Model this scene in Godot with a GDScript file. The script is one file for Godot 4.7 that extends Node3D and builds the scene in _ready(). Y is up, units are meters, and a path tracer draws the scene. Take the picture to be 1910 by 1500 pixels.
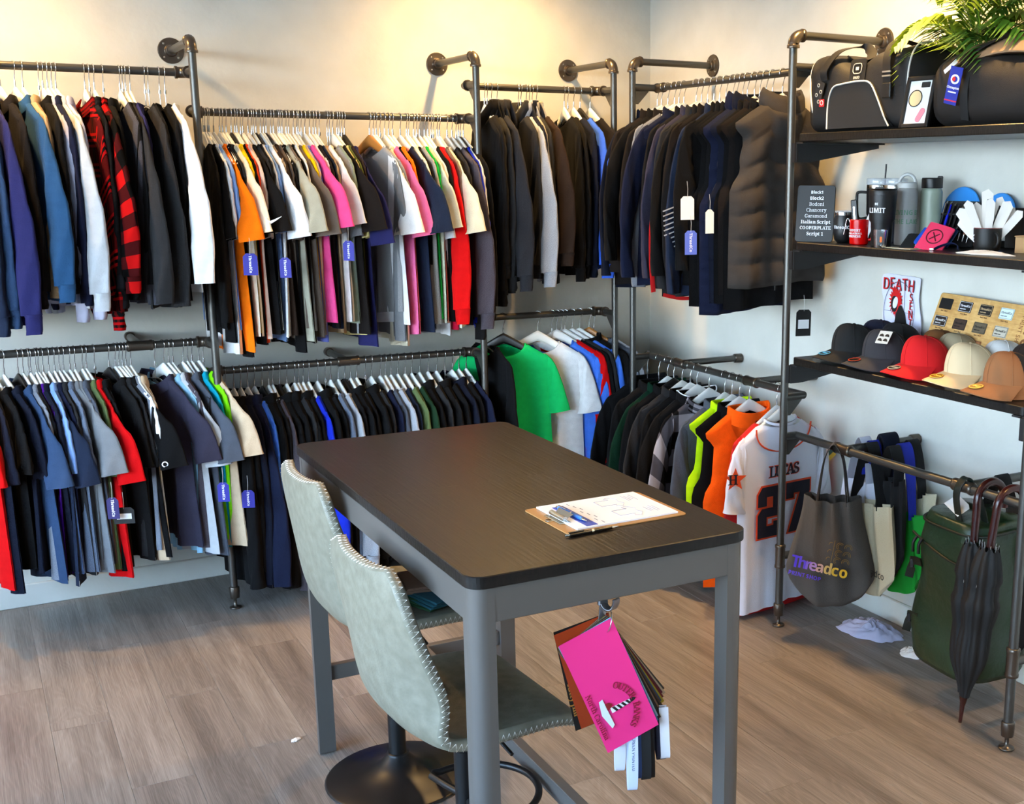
extends Node3D
# A clothing shop: pipe racks of garments along two walls, shelves of samples, a tall table with two stools.
# World: back wall is z = 0, right wall is x = 0, floor is y = 0; the room lies at x < 0, z > 0.

class MB:
	var v := PackedVector3Array()
	var t := PackedVector2Array()
	var ix := PackedInt32Array()
	func vert(p: Vector3, uv := Vector2.ZERO) -> int:
		v.append(p); t.append(uv)
		return v.size() - 1
	func face(pts: Array, inside: Vector3) -> void:
		var n: Vector3 = (pts[2] - pts[0]).cross(pts[1] - pts[0])
		var mid := Vector3.ZERO
		for p in pts: mid += p
		mid /= pts.size()
		var q := pts.duplicate()
		if n.dot(mid - inside) < 0: q.reverse()
		var s := v.size()
		var e0: Vector3 = (q[1] - q[0]).normalized()
		var nn: Vector3 = (q[2] - q[0]).cross(q[1] - q[0]).normalized()
		var e1 := nn.cross(e0)
		for p in q: vert(p, Vector2((p as Vector3).dot(e0), (p as Vector3).dot(e1)))
		for i in range(1, q.size() - 1):
			ix.append(s); ix.append(s + i); ix.append(s + i + 1)
	func box(c: Vector3, s: Vector3, b := Basis.IDENTITY, bev := 0.0) -> MB:
		var h := s / 2
		var g: float = min(bev, min(h.x, min(h.y, h.z)) * 0.9)
		var P := {}
		for sx in [-1, 1]:
			for sy in [-1, 1]:
				for sz in [-1, 1]:
					P[[sx, sy, sz, 0]] = c + b * Vector3(sx * h.x, sy * (h.y - g), sz * (h.z - g))
					P[[sx, sy, sz, 1]] = c + b * Vector3(sx * (h.x - g), sy * h.y, sz * (h.z - g))
					P[[sx, sy, sz, 2]] = c + b * Vector3(sx * (h.x - g), sy * (h.y - g), sz * h.z)
		for k in [-1, 1]:
			face([P[[k, -1, -1, 0]], P[[k, 1, -1, 0]], P[[k, 1, 1, 0]], P[[k, -1, 1, 0]]], c)
			face([P[[-1, k, -1, 1]], P[[1, k, -1, 1]], P[[1, k, 1, 1]], P[[-1, k, 1, 1]]], c)
			face([P[[-1, -1, k, 2]], P[[1, -1, k, 2]], P[[1, 1, k, 2]], P[[-1, 1, k, 2]]], c)
		if g > 0.0:
			for k in [-1, 1]:
				for l in [-1, 1]:
					face([P[[k, l, -1, 0]], P[[k, l, 1, 0]], P[[k, l, 1, 1]], P[[k, l, -1, 1]]], c)
					face([P[[k, -1, l, 0]], P[[k, 1, l, 0]], P[[k, 1, l, 2]], P[[k, -1, l, 2]]], c)
					face([P[[-1, k, l, 1]], P[[1, k, l, 1]], P[[1, k, l, 2]], P[[-1, k, l, 2]]], c)
					for m in [-1, 1]: face([P[[k, l, m, 0]], P[[k, l, m, 1]], P[[k, l, m, 2]]], c)
		return self
	func grid(P: PackedVector3Array, nu: int, nv: int, closed := false, U := PackedVector2Array(), flip := false) -> MB:
		# P[j * nu + i]
		var s := v.size()
		v.append_array(P)
		if U.size() == P.size(): t.append_array(U)
		else:
			for j in nv:
				for i in nu: t.append(Vector2(float(i) / max(1, nu - 1), float(j) / max(1, nv - 1)))
		var ni := nu if closed else nu - 1
		for j in nv - 1:
			for i in ni:
				var a := s + j * nu + i
				var b := s + j * nu + (i + 1) % nu
				var c := a + nu
				var d := b + nu
				if flip: ix.append_array([a, b, d, a, d, c])
				else: ix.append_array([a, d, b, a, c, d])
		return self
	func tube(path: Array, r, sides := 10, caps := true, closed := false, squash := 1.0) -> MB:
		var n := path.size()
		var P := PackedVector3Array(); var U := PackedVector2Array()
		var up := Vector3.ZERO
		var length := 0.0
		var rows := n + 1 if closed else n
		for jj in rows:
			var j := jj % n
			var a: Vector3 = path[(j - 1 + n) % n] if closed or j > 0 else path[j]
			var b: Vector3 = path[(j + 1) % n] if closed or j < n - 1 else path[j]
			var d: Vector3 = (b - a).normalized()
			if up == Vector3.ZERO:
				up = Vector3.UP if absf(d.y) < 0.9 else Vector3.RIGHT
			up = (up - d * up.dot(d)).normalized()
			var side := d.cross(up)
			var rad: float = r[j] if r is Array or r is PackedFloat32Array else r
			if jj > 0: length += (path[j] - path[(j - 1 + n) % n]).length()
			for i in sides:
				var w := TAU * i / sides
				P.append(path[j] + up * cos(w) * rad + side * sin(w) * rad * squash)
				U.append(Vector2(float(i) / sides, length))
		grid(P, sides, rows, true, U, true)
		if caps and not closed:
			for e in [0, n - 1]:
				var pts := []
				for i in sides: pts.append(P[e * sides + i])
				face(pts, path[1] if e == 0 else path[n - 2])
		return self
	func lathe(prof: Array, sides := 24, xf := Transform3D.IDENTITY) -> MB:
		# prof: Vector2(radius, y); a doubled point makes a hard edge
		var run: Array = []
		for k in prof.size():
			if k > 0 and (prof[k] as Vector2).is_equal_approx(prof[k - 1]):
				_lathe(run, sides, xf); run = []
			run.append(prof[k])
		_lathe(run, sides, xf)
		return self
	func _lathe(run: Array, sides: int, xf: Transform3D) -> void:
		if run.size() < 2: return
		var P := PackedVector3Array(); var U := PackedVector2Array()
		for k in run.size():
			for i in sides + 1:
				var w := TAU * i / sides
				P.append(xf * Vector3(run[k].x * cos(w), run[k].y, run[k].x * sin(w)))
				U.append(Vector2(float(i) / sides, run[k].y))
		grid(P, sides + 1, run.size(), false, U)
	func slab(poly: PackedVector2Array, th: float, xf := Transform3D.IDENTITY, bev := 0.0) -> MB:
		# an outline in XY given thickness along Z (centred)
		var n := poly.size()
		var inner := poly
		if bev > 0.0:
			var off := Geometry2D.offset_polygon(poly, -bev, Geometry2D.JOIN_MITER)
			if off.size() > 0 and off[0].size() == n:
				inner = off[0]
				var best := 0
				for k in n:
					if inner[k].distance_to(poly[0]) < inner[best].distance_to(poly[0]): best = k
				var turned := PackedVector2Array()
				for k in n: turned.append(inner[(k + best) % n])
				inner = turned
			else: bev = 0.0
		var area := 0.0
		for k in n: area += poly[k].x * poly[(k + 1) % n].y - poly[(k + 1) % n].x * poly[k].y
		var ccw := area > 0
		var T := Geometry2D.triangulate_polygon(inner)
		for s in [1, -1]:
			var b := v.size()
			for p in inner: vert(xf * Vector3(p.x, p.y, s * th / 2), p)
			for k in range(0, T.size(), 3):
				var a: Vector2 = inner[T[k]]; var bb: Vector2 = inner[T[k + 1]]; var c: Vector2 = inner[T[k + 2]]
				var pos: bool = (bb - a).cross(c - a) > 0
				if pos == (s > 0): ix.append_array([b + T[k], b + T[k + 2], b + T[k + 1]])
				else: ix.append_array([b + T[k], b + T[k + 1], b + T[k + 2]])
		var run := 0.0
		for k in n:
			var p := poly[k]; var q := poly[(k + 1) % n]
			var pi := inner[k]; var qi := inner[(k + 1) % n]
			var L := p.distance_to(q)
			var rows := [[p, th / 2 - bev], [p, -th / 2 + bev]] if bev == 0.0 else [[pi, th / 2], [p, th / 2 - bev], [p, -th / 2 + bev], [pi, -th / 2]]
			var rowq := [[q, th / 2 - bev], [q, -th / 2 + bev]] if bev == 0.0 else [[qi, th / 2], [q, th / 2 - bev], [q, -th / 2 + bev], [qi, -th / 2]]
			for m in rows.size() - 1:
				var A := xf * Vector3(rows[m][0].x, rows[m][0].y, rows[m][1]); var B := xf * Vector3(rowq[m][0].x, rowq[m][0].y, rowq[m][1])
				var C := xf * Vector3(rowq[m + 1][0].x, rowq[m + 1][0].y, rowq[m + 1][1]); var D := xf * Vector3(rows[m + 1][0].x, rows[m + 1][0].y, rows[m + 1][1])
				var b := v.size()
				vert(A, Vector2(run, rows[m][1])); vert(B, Vector2(run + L, rows[m][1])); vert(C, Vector2(run + L, rows[m + 1][1])); vert(D, Vector2(run, rows[m + 1][1]))
				if ccw: ix.append_array([b, b + 1, b + 2, b, b + 2, b + 3])
				else: ix.append_array([b, b + 2, b + 1, b, b + 3, b + 2])
			run += L
		return self
	func blob(c: Vector3, r: Vector3, b := Basis.IDENTITY, nu := 16, nv := 10) -> MB:
		var P := PackedVector3Array()
		for j in nv:
			var ph := PI * j / (nv - 1) - PI / 2
			for i in nu:
				var w := TAU * i / nu
				P.append(c + b * Vector3(r.x * cos(ph) * cos(w), r.y * sin(ph), r.z * cos(ph) * sin(w)))
		grid(P, nu, nv, true)
		return self
	func done() -> ArrayMesh:
		var n := PackedVector3Array(); n.resize(v.size())
		for k in range(0, ix.size(), 3):
			var a := ix[k]; var b := ix[k + 1]; var c := ix[k + 2]
			var f := (v[c] - v[a]).cross(v[b] - v[a])
			n[a] += f; n[b] += f; n[c] += f
		for k in n.size():
			n[k] = n[k].normalized() if n[k].length_squared() > 1e-20 else Vector3.UP
		var arr := []
		arr.resize(Mesh.ARRAY_MAX)
		arr[Mesh.ARRAY_VERTEX] = v; arr[Mesh.ARRAY_NORMAL] = n; arr[Mesh.ARRAY_TEX_UV] = t; arr[Mesh.ARRAY_INDEX] = ix
		var m := ArrayMesh.new()
		m.add_surface_from_arrays(Mesh.PRIMITIVE_TRIANGLES, arr)
		return m

var taken := {}
var M := {}          # materials by name
var TX := {}         # textures by name
var rng := RandomNumberGenerator.new()

func numbered(called: String) -> String:
	var k: int = taken.get(called, 0)
	taken[called] = k + 1
	return called if k == 0 else "%s_%03d" % [called, k]
func tag(o: Node, label: String, category := "", group := "", kind := "") -> void:
	if label: o.set_meta("label", label)
	if category: o.set_meta("category", category)
	if group: o.set_meta("group", group)
	if kind: o.set_meta("kind", kind)
func thing(called: String, label: String, category: String, at := Vector3.ZERO, turn := 0.0, group := "") -> Node3D:
	var o := Node3D.new()
	o.name = numbered(called)
	add_child(o)
	o.position = at
	o.rotation.y = turn
	tag(o, label, category, group)
	return o
func part(parent: Node, called: String, mesh, mat: Material, xf := Transform3D.IDENTITY, label := "") -> MeshInstance3D:
	var o := MeshInstance3D.new()
	o.mesh = mesh.done() if mesh is MB else mesh
	o.material_override = mat
	o.name = called
	o.transform = xf
	o.cast_shadow = GeometryInstance3D.SHADOW_CASTING_SETTING_ON
	parent.add_child(o, true)
	if label: o.set_meta("label", label)
	return o
func struct(called: String, mesh, mat: Material, parent: Node = self) -> MeshInstance3D:
	var o := part(parent, called, mesh, mat)
	if parent == self: o.set_meta("kind", "structure")
	return o
func text(parent: Node, called: String, words: String, high: float, mat: Material, xf: Transform3D, font := "Droid Sans", bold := false, italic := false, depth := 0.0006) -> MeshInstance3D:
	var m := TextMesh.new()
	var f := SystemFont.new()
	f.font_names = PackedStringArray([font])
	f.font_weight = 700 if bold else 400
	f.font_italic = italic
	m.font = f
	m.text = words
	m.font_size = 32
	m.pixel_size = high / 23.0
	m.depth = depth
	m.curve_step = 2.0
	return part(parent, called, m, mat, xf)
func rrect(w: float, h: float, r: float, n := 5) -> PackedVector2Array:
	var P := PackedVector2Array()
	for k in 4:
		var c := Vector2((w / 2 - r) * (1 if k == 0 or k == 3 else -1), (h / 2 - r) * (1 if k < 2 else -1))
		for i in n + 1:
			var a := PI / 2 * k + PI / 2 * i / n
			P.append(c + r * Vector2(cos(a), sin(a)))
	return P
func smooth_path(pts: Array, sub := 6, closed := false) -> Array:
	var out := []
	var n := pts.size()
	var segs := n if closed else n - 1
	for k in segs:
		var p0 = pts[(k - 1 + n) % n] if closed or k > 0 else pts[0]
		var p1 = pts[k]
		var p2 = pts[(k + 1) % n]
		var p3 = pts[(k + 2) % n] if closed or k + 2 < n else pts[n - 1]
		for i in sub:
			var x := float(i) / sub
			out.append(0.5 * (2.0 * p1 + (p2 - p0) * x + (2.0 * p0 - 5.0 * p1 + 4.0 * p2 - p3) * x * x + (3.0 * p1 - p0 - 3.0 * p2 + p3) * x * x * x))
	if not closed: out.append(pts[n - 1])
	return out
func yaw(a: float) -> Basis: return Basis(Vector3.UP, a)
func at(p: Vector3, b := Basis.IDENTITY) -> Transform3D: return Transform3D(b, p)

func mat(called: String, c: Color, rough := 0.8, metal := 0.0) -> StandardMaterial3D:
	if M.has(called): return M[called]
	var m := StandardMaterial3D.new()
	m.albedo_color = c
	m.roughness = rough
	m.metallic = metal
	M[called] = m
	return m
func noise_image(w: int, h: int, freq: float, seed_: int, oct := 4, sx := 1.0, sy := 1.0) -> Array:
	var f := FastNoiseLite.new()
	f.seed = seed_; f.frequency = freq; f.fractal_octaves = oct
	f.noise_type = FastNoiseLite.TYPE_SIMPLEX_SMOOTH
	return [f, w, h, sx, sy]
func noise_tex(seed_: int, freq: float, oct: int, lo: Color, hi: Color, size := 512, normal := false, strength := 4.0) -> NoiseTexture2D:
	var f := FastNoiseLite.new()
	f.seed = seed_; f.frequency = freq; f.fractal_octaves = oct
	f.noise_type = FastNoiseLite.TYPE_SIMPLEX_SMOOTH
	var t := NoiseTexture2D.new()
	t.width = size; t.height = size; t.seamless = true; t.noise = f
	if normal:
		t.as_normal_map = true; t.bump_strength = strength
	else:
		var g := Gradient.new()
		g.set_color(0, lo); g.set_color(1, hi)
		t.color_ramp = g
	return t

func make_camera() -> void:
	var cam := Camera3D.new()
	cam.name = "camera"
	var near := 0.05
	var f := 2198.28
	cam.projection = Camera3D.PROJECTION_FRUSTUM
	cam.near = near
	cam.far = 100.0
	cam.size = near * 1500.0 / f
	cam.frustum_offset = Vector2((955.0 - 1217.48) / f * near, (812.87 - 750.0) / f * near)
	var b := Basis(Vector3.UP, -0.5307) * Basis(Vector3.RIGHT, -0.2177) * Basis(Vector3.BACK, 0.0015)
	cam.transform = Transform3D(b, Vector3(-3.2097, 1.8155, 5.5014))
	add_child(cam)
	cam.current = true
func make_light() -> void:
	var env := Environment.new()
	env.background_mode = Environment.BG_SKY
	var sky := Sky.new()
	var sm := ProceduralSkyMaterial.new()
	sm.sky_top_color = Color(0.48, 0.65, 0.83)
	sm.sky_horizon_color = Color(0.84, 0.90, 0.93)
	sm.ground_bottom_color = Color(0.42, 0.43, 0.43)
	sm.ground_horizon_color = Color(0.6, 0.62, 0.63)
	sm.energy_multiplier = 1.0
	sky.sky_material = sm
	env.sky = sky
	env.background_energy_multiplier = SKY
	env.tonemap_mode = Environment.TONE_MAPPER_LINEAR
	env.tonemap_exposure = EXPO
	env.ambient_light_source = Environment.AMBIENT_SOURCE_SKY
	env.sdfgi_enabled = true
	env.ssao_enabled = true
	env.ssil_enabled = true
	var we := WorldEnvironment.new()
	we.name = "environment"
	we.environment = env
	add_child(we)

const SKY := 19.0
const EXPO := 2.1
const LAMP := 2.5
const ROOM_X := -6.4
const ROOM_Z := 8.6
const ROOM_Y := 3.15

func grain_image(w: int, h: int, seed_: int, base: Color, dark: Color, light: Color, rings: float, knots: int) -> Image:
	# w runs across the plank, h along it
	var warp := FastNoiseLite.new(); warp.seed = seed_; warp.frequency = 1.0; warp.fractal_octaves = 3
	var fine := FastNoiseLite.new(); fine.seed = seed_ + 7; fine.frequency = 1.0; fine.fractal_octaves = 2
	var r := RandomNumberGenerator.new(); r.seed = seed_
	var kn := []
	for k in knots: kn.append(Vector2(r.randf_range(0.2, 0.8), r.randf_range(0.05, 0.95)))
	var centre := r.randf_range(0.3, 0.7)
	var img := Image.create(w, h, false, Image.FORMAT_RGB8)
	for y in h:
		var v := float(y) / h
		for x in w:
			var u := float(x) / w
			var a := u - centre + 0.16 * warp.get_noise_2d(u * 1.4, v * 2.6)
			for q in kn:
				var dx: float = u - q.x; var dy: float = (v - q.y) * 6.0
				var dd := dx * dx * 14.0 + dy * dy * 2.0
				if dd < 4.0: a += 0.12 * exp(-dd) * signf(dx)
			var ring := absf(a) * rings + 2.2 * warp.get_noise_2d(u * 0.9 + 9.0, v * 1.7) + 0.8 * absf(a) * v
			var s := 0.5 + 0.5 * sin(ring * TAU)
			s = s * s
			var streak := fine.get_noise_2d(u * 60.0, v * 2.2)
			var fleck := fine.get_noise_2d(u * 160.0, v * 9.0)
			var broad := warp.get_noise_2d(u * 2.0 + 31.0, v * 1.1)
			var k := clampf(0.5 + 0.13 * (s - 0.5) + 0.34 * streak + 0.22 * fleck + 0.42 * broad, 0.0, 1.0)
			img.set_pixel(x, y, dark.lerp(base, minf(1.0, k * 2.0)) if k < 0.5 else base.lerp(light, (k - 0.5) * 2.0))
	img.generate_mipmaps()
	return img

func make_room() -> void:
	var wall := mat("wall", Color(0.83, 0.825, 0.785), 0.85)
	wall.normal_enabled = true
	wall.normal_texture = noise_tex(4, 0.02, 5, Color.BLACK, Color.WHITE, 512, true, 3.0)
	wall.normal_scale = 0.25
	wall.uv1_triplanar = true; wall.uv1_world_triplanar = true; wall.uv1_scale = Vector3(1.1, 1.1, 1.1)
	wall.albedo_texture = noise_tex(11, 0.006, 4, Color(0.955, 0.955, 0.95), Color(1, 1, 1), 512)
	var W := -ROOM_X; var L := ROOM_Z; var H := ROOM_Y
	var D := 0.25
	struct("wall_back", MB.new().box(Vector3(-W / 2, H / 2 - D / 2, -0.1), Vector3(W + 0.4, H + D, 0.2)), wall)
	struct("wall_right", MB.new().box(Vector3(0.1, H / 2 - D / 2, L / 2), Vector3(0.2, H + D, L + 0.2)), wall)
	struct("wall_front", MB.new().box(Vector3(-W / 2, H / 2 - D / 2, L + 0.1), Vector3(W + 0.4, H + D, 0.2)), mat("wall_darkened_for_bounce", Color(0.40, 0.40, 0.41), 0.85))  # unseen wall behind the camera, darkened to cut bounce onto surfaces facing it
	struct("ceiling", MB.new().box(Vector3(-W / 2, H + 0.1, L / 2), Vector3(W + 0.4, 0.2, L + 0.4)), mat("ceiling", Color(0.86, 0.86, 0.85), 0.9))
	# the shop front on the left: sill wall, piers, head, and three glazed bays
	var m := MB.new()
	var y0 := 0.8; var y1 := 2.85
	m.box(Vector3(ROOM_X - 0.1, y0 / 2 - D / 2, L / 2), Vector3(0.2, y0 + D, L))
	m.box(Vector3(ROOM_X - 0.1, (H + y1) / 2, L / 2), Vector3(0.2, H - y1, L))
	m.box(Vector3(ROOM_X - 0.1, (y0 + y1) / 2, 0.5), Vector3(0.2, y1 - y0, 1.0))
	m.box(Vector3(ROOM_X - 0.1, (y0 + y1) / 2, L - 0.3), Vector3(0.2, y1 - y0, 0.6))
	struct("wall_left", m, wall)
	var frame := mat("window_frame", Color(0.18, 0.18, 0.18), 0.5)
	var glass := mat("window_glass", Color(1, 1, 1, 0.05), 0.02)
	glass.transparency = BaseMaterial3D.TRANSPARENCY_ALPHA
	var z0 := 1.0; var zs := (L - 0.6 - z0) / 3
	for k in 3:
		var za := z0 + zs * k; var zb := za + zs
		var f := MB.new()
		for y in [y0 + 0.03, y1 - 0.03]: f.box(Vector3(ROOM_X - 0.06, y, (za + zb) / 2), Vector3(0.08, 0.06, zs))
		for z in [za + 0.03, zb - 0.03]: f.box(Vector3(ROOM_X - 0.06, (y0 + y1) / 2, z), Vector3(0.08, y1 - y0 - 0.12, 0.06))
		var o := struct("window_%d" % (k + 1), f, frame)
		part(o, "pane", MB.new().box(Vector3(ROOM_X - 0.06, (y0 + y1) / 2, (za + zb) / 2), Vector3(0.006, y1 - y0 - 0.12, zs - 0.12)), glass)
	var pave := struct("floor_outside", MB.new().box(Vector3(ROOM_X - 12.2, -0.12, L / 2), Vector3(24, 0.1, 40)), mat("pavement", Color(0.62, 0.61, 0.59), 0.9))
	# baseboards
	struct("baseboard_back", MB.new().box(Vector3(-W / 2, 0.05, 0.008), Vector3(W, 0.1, 0.016), Basis.IDENTITY, 0.004), wall)
	struct("baseboard_right", MB.new().box(Vector3(-0.008, 0.05, L / 2), Vector3(0.016, 0.1, L), Basis.IDENTITY, 0.004), wall)
	# floor: planks along z, each its own piece, over a thin bed
	var fl := struct("floor", MB.new().box(Vector3(-W / 2, -0.06, L / 2), Vector3(W, 0.1, L)), mat("floor_bed", Color(0.36, 0.33, 0.30), 0.9))
	var kinds := []
	var tone := [[Color(0.505, 0.47, 0.44), Color(0.385, 0.352, 0.325), Color(0.605, 0.57, 0.54)], [Color(0.55, 0.515, 0.485), Color(0.42, 0.387, 0.36), Color(0.655, 0.62, 0.59)],
		[Color(0.48, 0.445, 0.415), Color(0.355, 0.325, 0.30), Color(0.59, 0.55, 0.52)], [Color(0.53, 0.495, 0.465), Color(0.41, 0.377, 0.35), Color(0.63, 0.60, 0.57)]]
	for k in 6:
		var c: Array = tone[k % 4]
		var p := StandardMaterial3D.new()
		p.albedo_texture = ImageTexture.create_from_image(grain_image(160, 640, 100 + k * 13, c[0], c[1], c[2], 7.0 + k % 3 * 2.5, 1 + k % 3))
		p.roughness = 0.42
		p.albedo_color = Color(0.95, 0.95, 0.95)
		p.metallic_specular = 0.45
		kinds.append(p)
	var pw := 0.182; var pl := 1.22
	var mesh := {}
	var col := int(ceil(W / pw))
	rng.seed = 5
	for i in col:
		var x := -pw * (i + 0.5) - 0.01
		var off := fposmod(i * 0.43 + rng.randf_range(-0.1, 0.1), 1.0) * pl
		var z := -off
		while z < L:
			var a := maxf(z, 0.005); var b := minf(z + pl, L)
			z += pl
			if b - a < 0.15 and z < L:
				z -= pl - (b - a)
				b = minf(a + pl + b - a, L)
				z = b
			var key := "%.3f" % (b - a)
			if not mesh.has(key):
				var q := MB.new()
				var w2 := pw / 2 - 0.0003; var l2 := (b - a) / 2 - 0.0003; var g := 0.0009
				var pts := [Vector3(-w2 + g, 0, -l2 + g), Vector3(w2 - g, 0, -l2 + g), Vector3(w2 - g, 0, l2 - g), Vector3(-w2 + g, 0, l2 - g)]
				var low := [Vector3(-w2, -0.0008, -l2), Vector3(w2, -0.0008, -l2), Vector3(w2, -0.0008, l2), Vector3(-w2, -0.0008, l2)]
				q.face(pts, Vector3(0, -1, 0))
				for e in q.t.size(): q.t[e] = Vector2(q.v[e].x / pw + 0.5, q.v[e].z / pl + 0.5)
				for e in 4:
					q.face([pts[e], pts[(e + 1) % 4], low[(e + 1) % 4], low[e]], Vector3(0, -0.5, 0))
					q.face([low[e], low[(e + 1) % 4], low[(e + 1) % 4] - Vector3(0, 0.008, 0), low[e] - Vector3(0, 0.008, 0)], Vector3(0, -0.01, 0))
				mesh[key] = q.done()
			part(fl, "plank", mesh[key], kinds[rng.randi() % 6], at(Vector3(x, 0, (a + b) / 2), yaw(PI if rng.randf() < 0.5 else 0.0)))

func make_lamps() -> void:
	# ceiling track spots close to the walls: their scallops show at the top of both walls
	var body := mat("lamp_body", Color(0.9, 0.9, 0.9), 0.5)
	var glow := mat("lamp_glow", Color(1, 0.9, 0.75), 0.5)
	glow.emission_enabled = true; glow.emission = Color(1.0, 0.78, 0.5); glow.emission_energy_multiplier = 3.0
	var spots := [[Vector3(-0.98, 0, 0.56), "over the middle of the back wall"], [Vector3(-3.2, 0, 0.56), "over the left rack of the back wall"], [Vector3(-0.52, 0, 2.15), "over the shelves on the right wall"], [Vector3(-5.4, 0, 0.5), "at the far left of the back wall"], [Vector3(-0.5, 0, 4.4), "over the right wall near the viewer"]]
	for s in spots:
		var p: Vector3 = s[0] + Vector3(0, ROOM_Y, 0)
		var o := thing("ceiling_spotlight", "white ceiling spotlight " + s[1], "lamp", p, 0, "ceiling spotlights along the walls")
		part(o, "canopy", MB.new().lathe([Vector2(0, 0), Vector2(0.05, 0), Vector2(0.05, 0), Vector2(0.05, -0.02), Vector2(0.05, -0.02), Vector2(0, -0.02)]), body)
		part(o, "head", MB.new().lathe([Vector2(0.012, -0.02), Vector2(0.012, -0.04), Vector2(0.045, -0.05), Vector2(0.05, -0.12), Vector2(0.05, -0.12), Vector2(0.044, -0.12), Vector2(0.042, -0.11)]), body)
		part(o, "lamp_glow", MB.new().lathe([Vector2(0.0, -0.112), Vector2(0.042, -0.112)]), glow)
		var l := SpotLight3D.new()
		l.name = "lamp_light"
		l.light_color = Color(1.0, 0.80, 0.51)
		l.light_energy = LAMP
		l.light_size = 0.04
		l.spot_range = 12.0
		l.spot_angle = 76.0
		l.spot_angle_attenuation = 1.0
		l.spot_attenuation = 2.0
		l.shadow_enabled = true
		l.position = Vector3(0, -0.125, 0)
		l.rotation = Vector3(-PI / 2, 0, 0)
		o.add_child(l)

const ZR := 0.335        # back wall rails
const ZP := 0.4766       # back wall posts
const XP := -0.4417      # right wall posts
const PR := 0.0155       # pipe radius

func pipe(a: Vector3, b: Vector3, r := PR) -> MB: return MB.new().tube([a, b], r, 16)
func elbow_mesh(d1: Vector3, d2: Vector3) -> MB:
	# a cast pipe elbow joining two arms that leave the corner along d1 and d2, collars at both ends
	var m := MB.new()
	var pts := []
	var k := 0.036
	for i in 9:
		var a := PI / 2 * i / 8
		pts.append(d1 * k * (1 - sin(a)) + d2 * k * (1 - cos(a)))
	m.tube(pts, 0.0215, 14)
	for d in [d1, d2]: m.tube([d * 0.03, d * 0.036, d * 0.0361, d * 0.046, d * 0.0465], [0.0215, 0.0215, 0.0245, 0.0245, 0.0235], 14)
	return m
func flange_mesh(n: Vector3) -> MB:
	var q := Quaternion(Vector3.UP, n)
	var x := Transform3D(Basis(q), Vector3.ZERO)
	var m := MB.new()
	m.lathe([Vector2(0.052, 0), Vector2(0.053, 0.003), Vector2(0.051, 0.007), Vector2(0.05, 0.0075), Vector2(0.027, 0.0085), Vector2(0.024, 0.012), Vector2(0.0225, 0.022), Vector2(0.021, 0.024), Vector2(0.015, 0.024)], 28, x)
	return m
func coupling_mesh(d: Vector3, half := 0.032) -> MB:
	return MB.new().tube([-d * half, -d * (half - 0.003), -d * (half - 0.012), -d * (half - 0.014), d * (half - 0.014), d * (half - 0.012), d * (half - 0.003), d * half], [0.018, 0.0225, 0.0225, 0.0205, 0.0205, 0.0225, 0.0225, 0.018], 16)
func bracket(parent: Node, post: Vector3, d: Vector3, reach: float, m: Material) -> void:
	# an arm from a post to the rail with a gusset plate under it
	part(parent, "bracket_arm", pipe(Vector3.ZERO, d * reach), m, at(post))
	var q := Basis(d, Vector3.UP, d.cross(Vector3.UP))
	part(parent, "gusset_plate", MB.new().slab(PackedVector2Array([Vector2(0.012, -0.005), Vector2(0.012, -0.075), Vector2(0.03, -0.075), Vector2(0.085, -0.018), Vector2(0.085, -0.005)]), 0.005, Transform3D(q, Vector3.ZERO)), m, at(post))
func foot(parent: Node, p: Vector3, m: Material) -> void:
	var k := part(parent, "foot", MB.new().lathe([Vector2(0.0, 0.0), Vector2(0.024, 0.0), Vector2(0.026, 0.004), Vector2(0.024, 0.008), Vector2(0.007, 0.012), Vector2(0.007, 0.045), Vector2(0.02, 0.047), Vector2(0.022, 0.075), Vector2(0.022, 0.095), Vector2(0.0165, 0.097)], 20), m, at(p))
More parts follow.
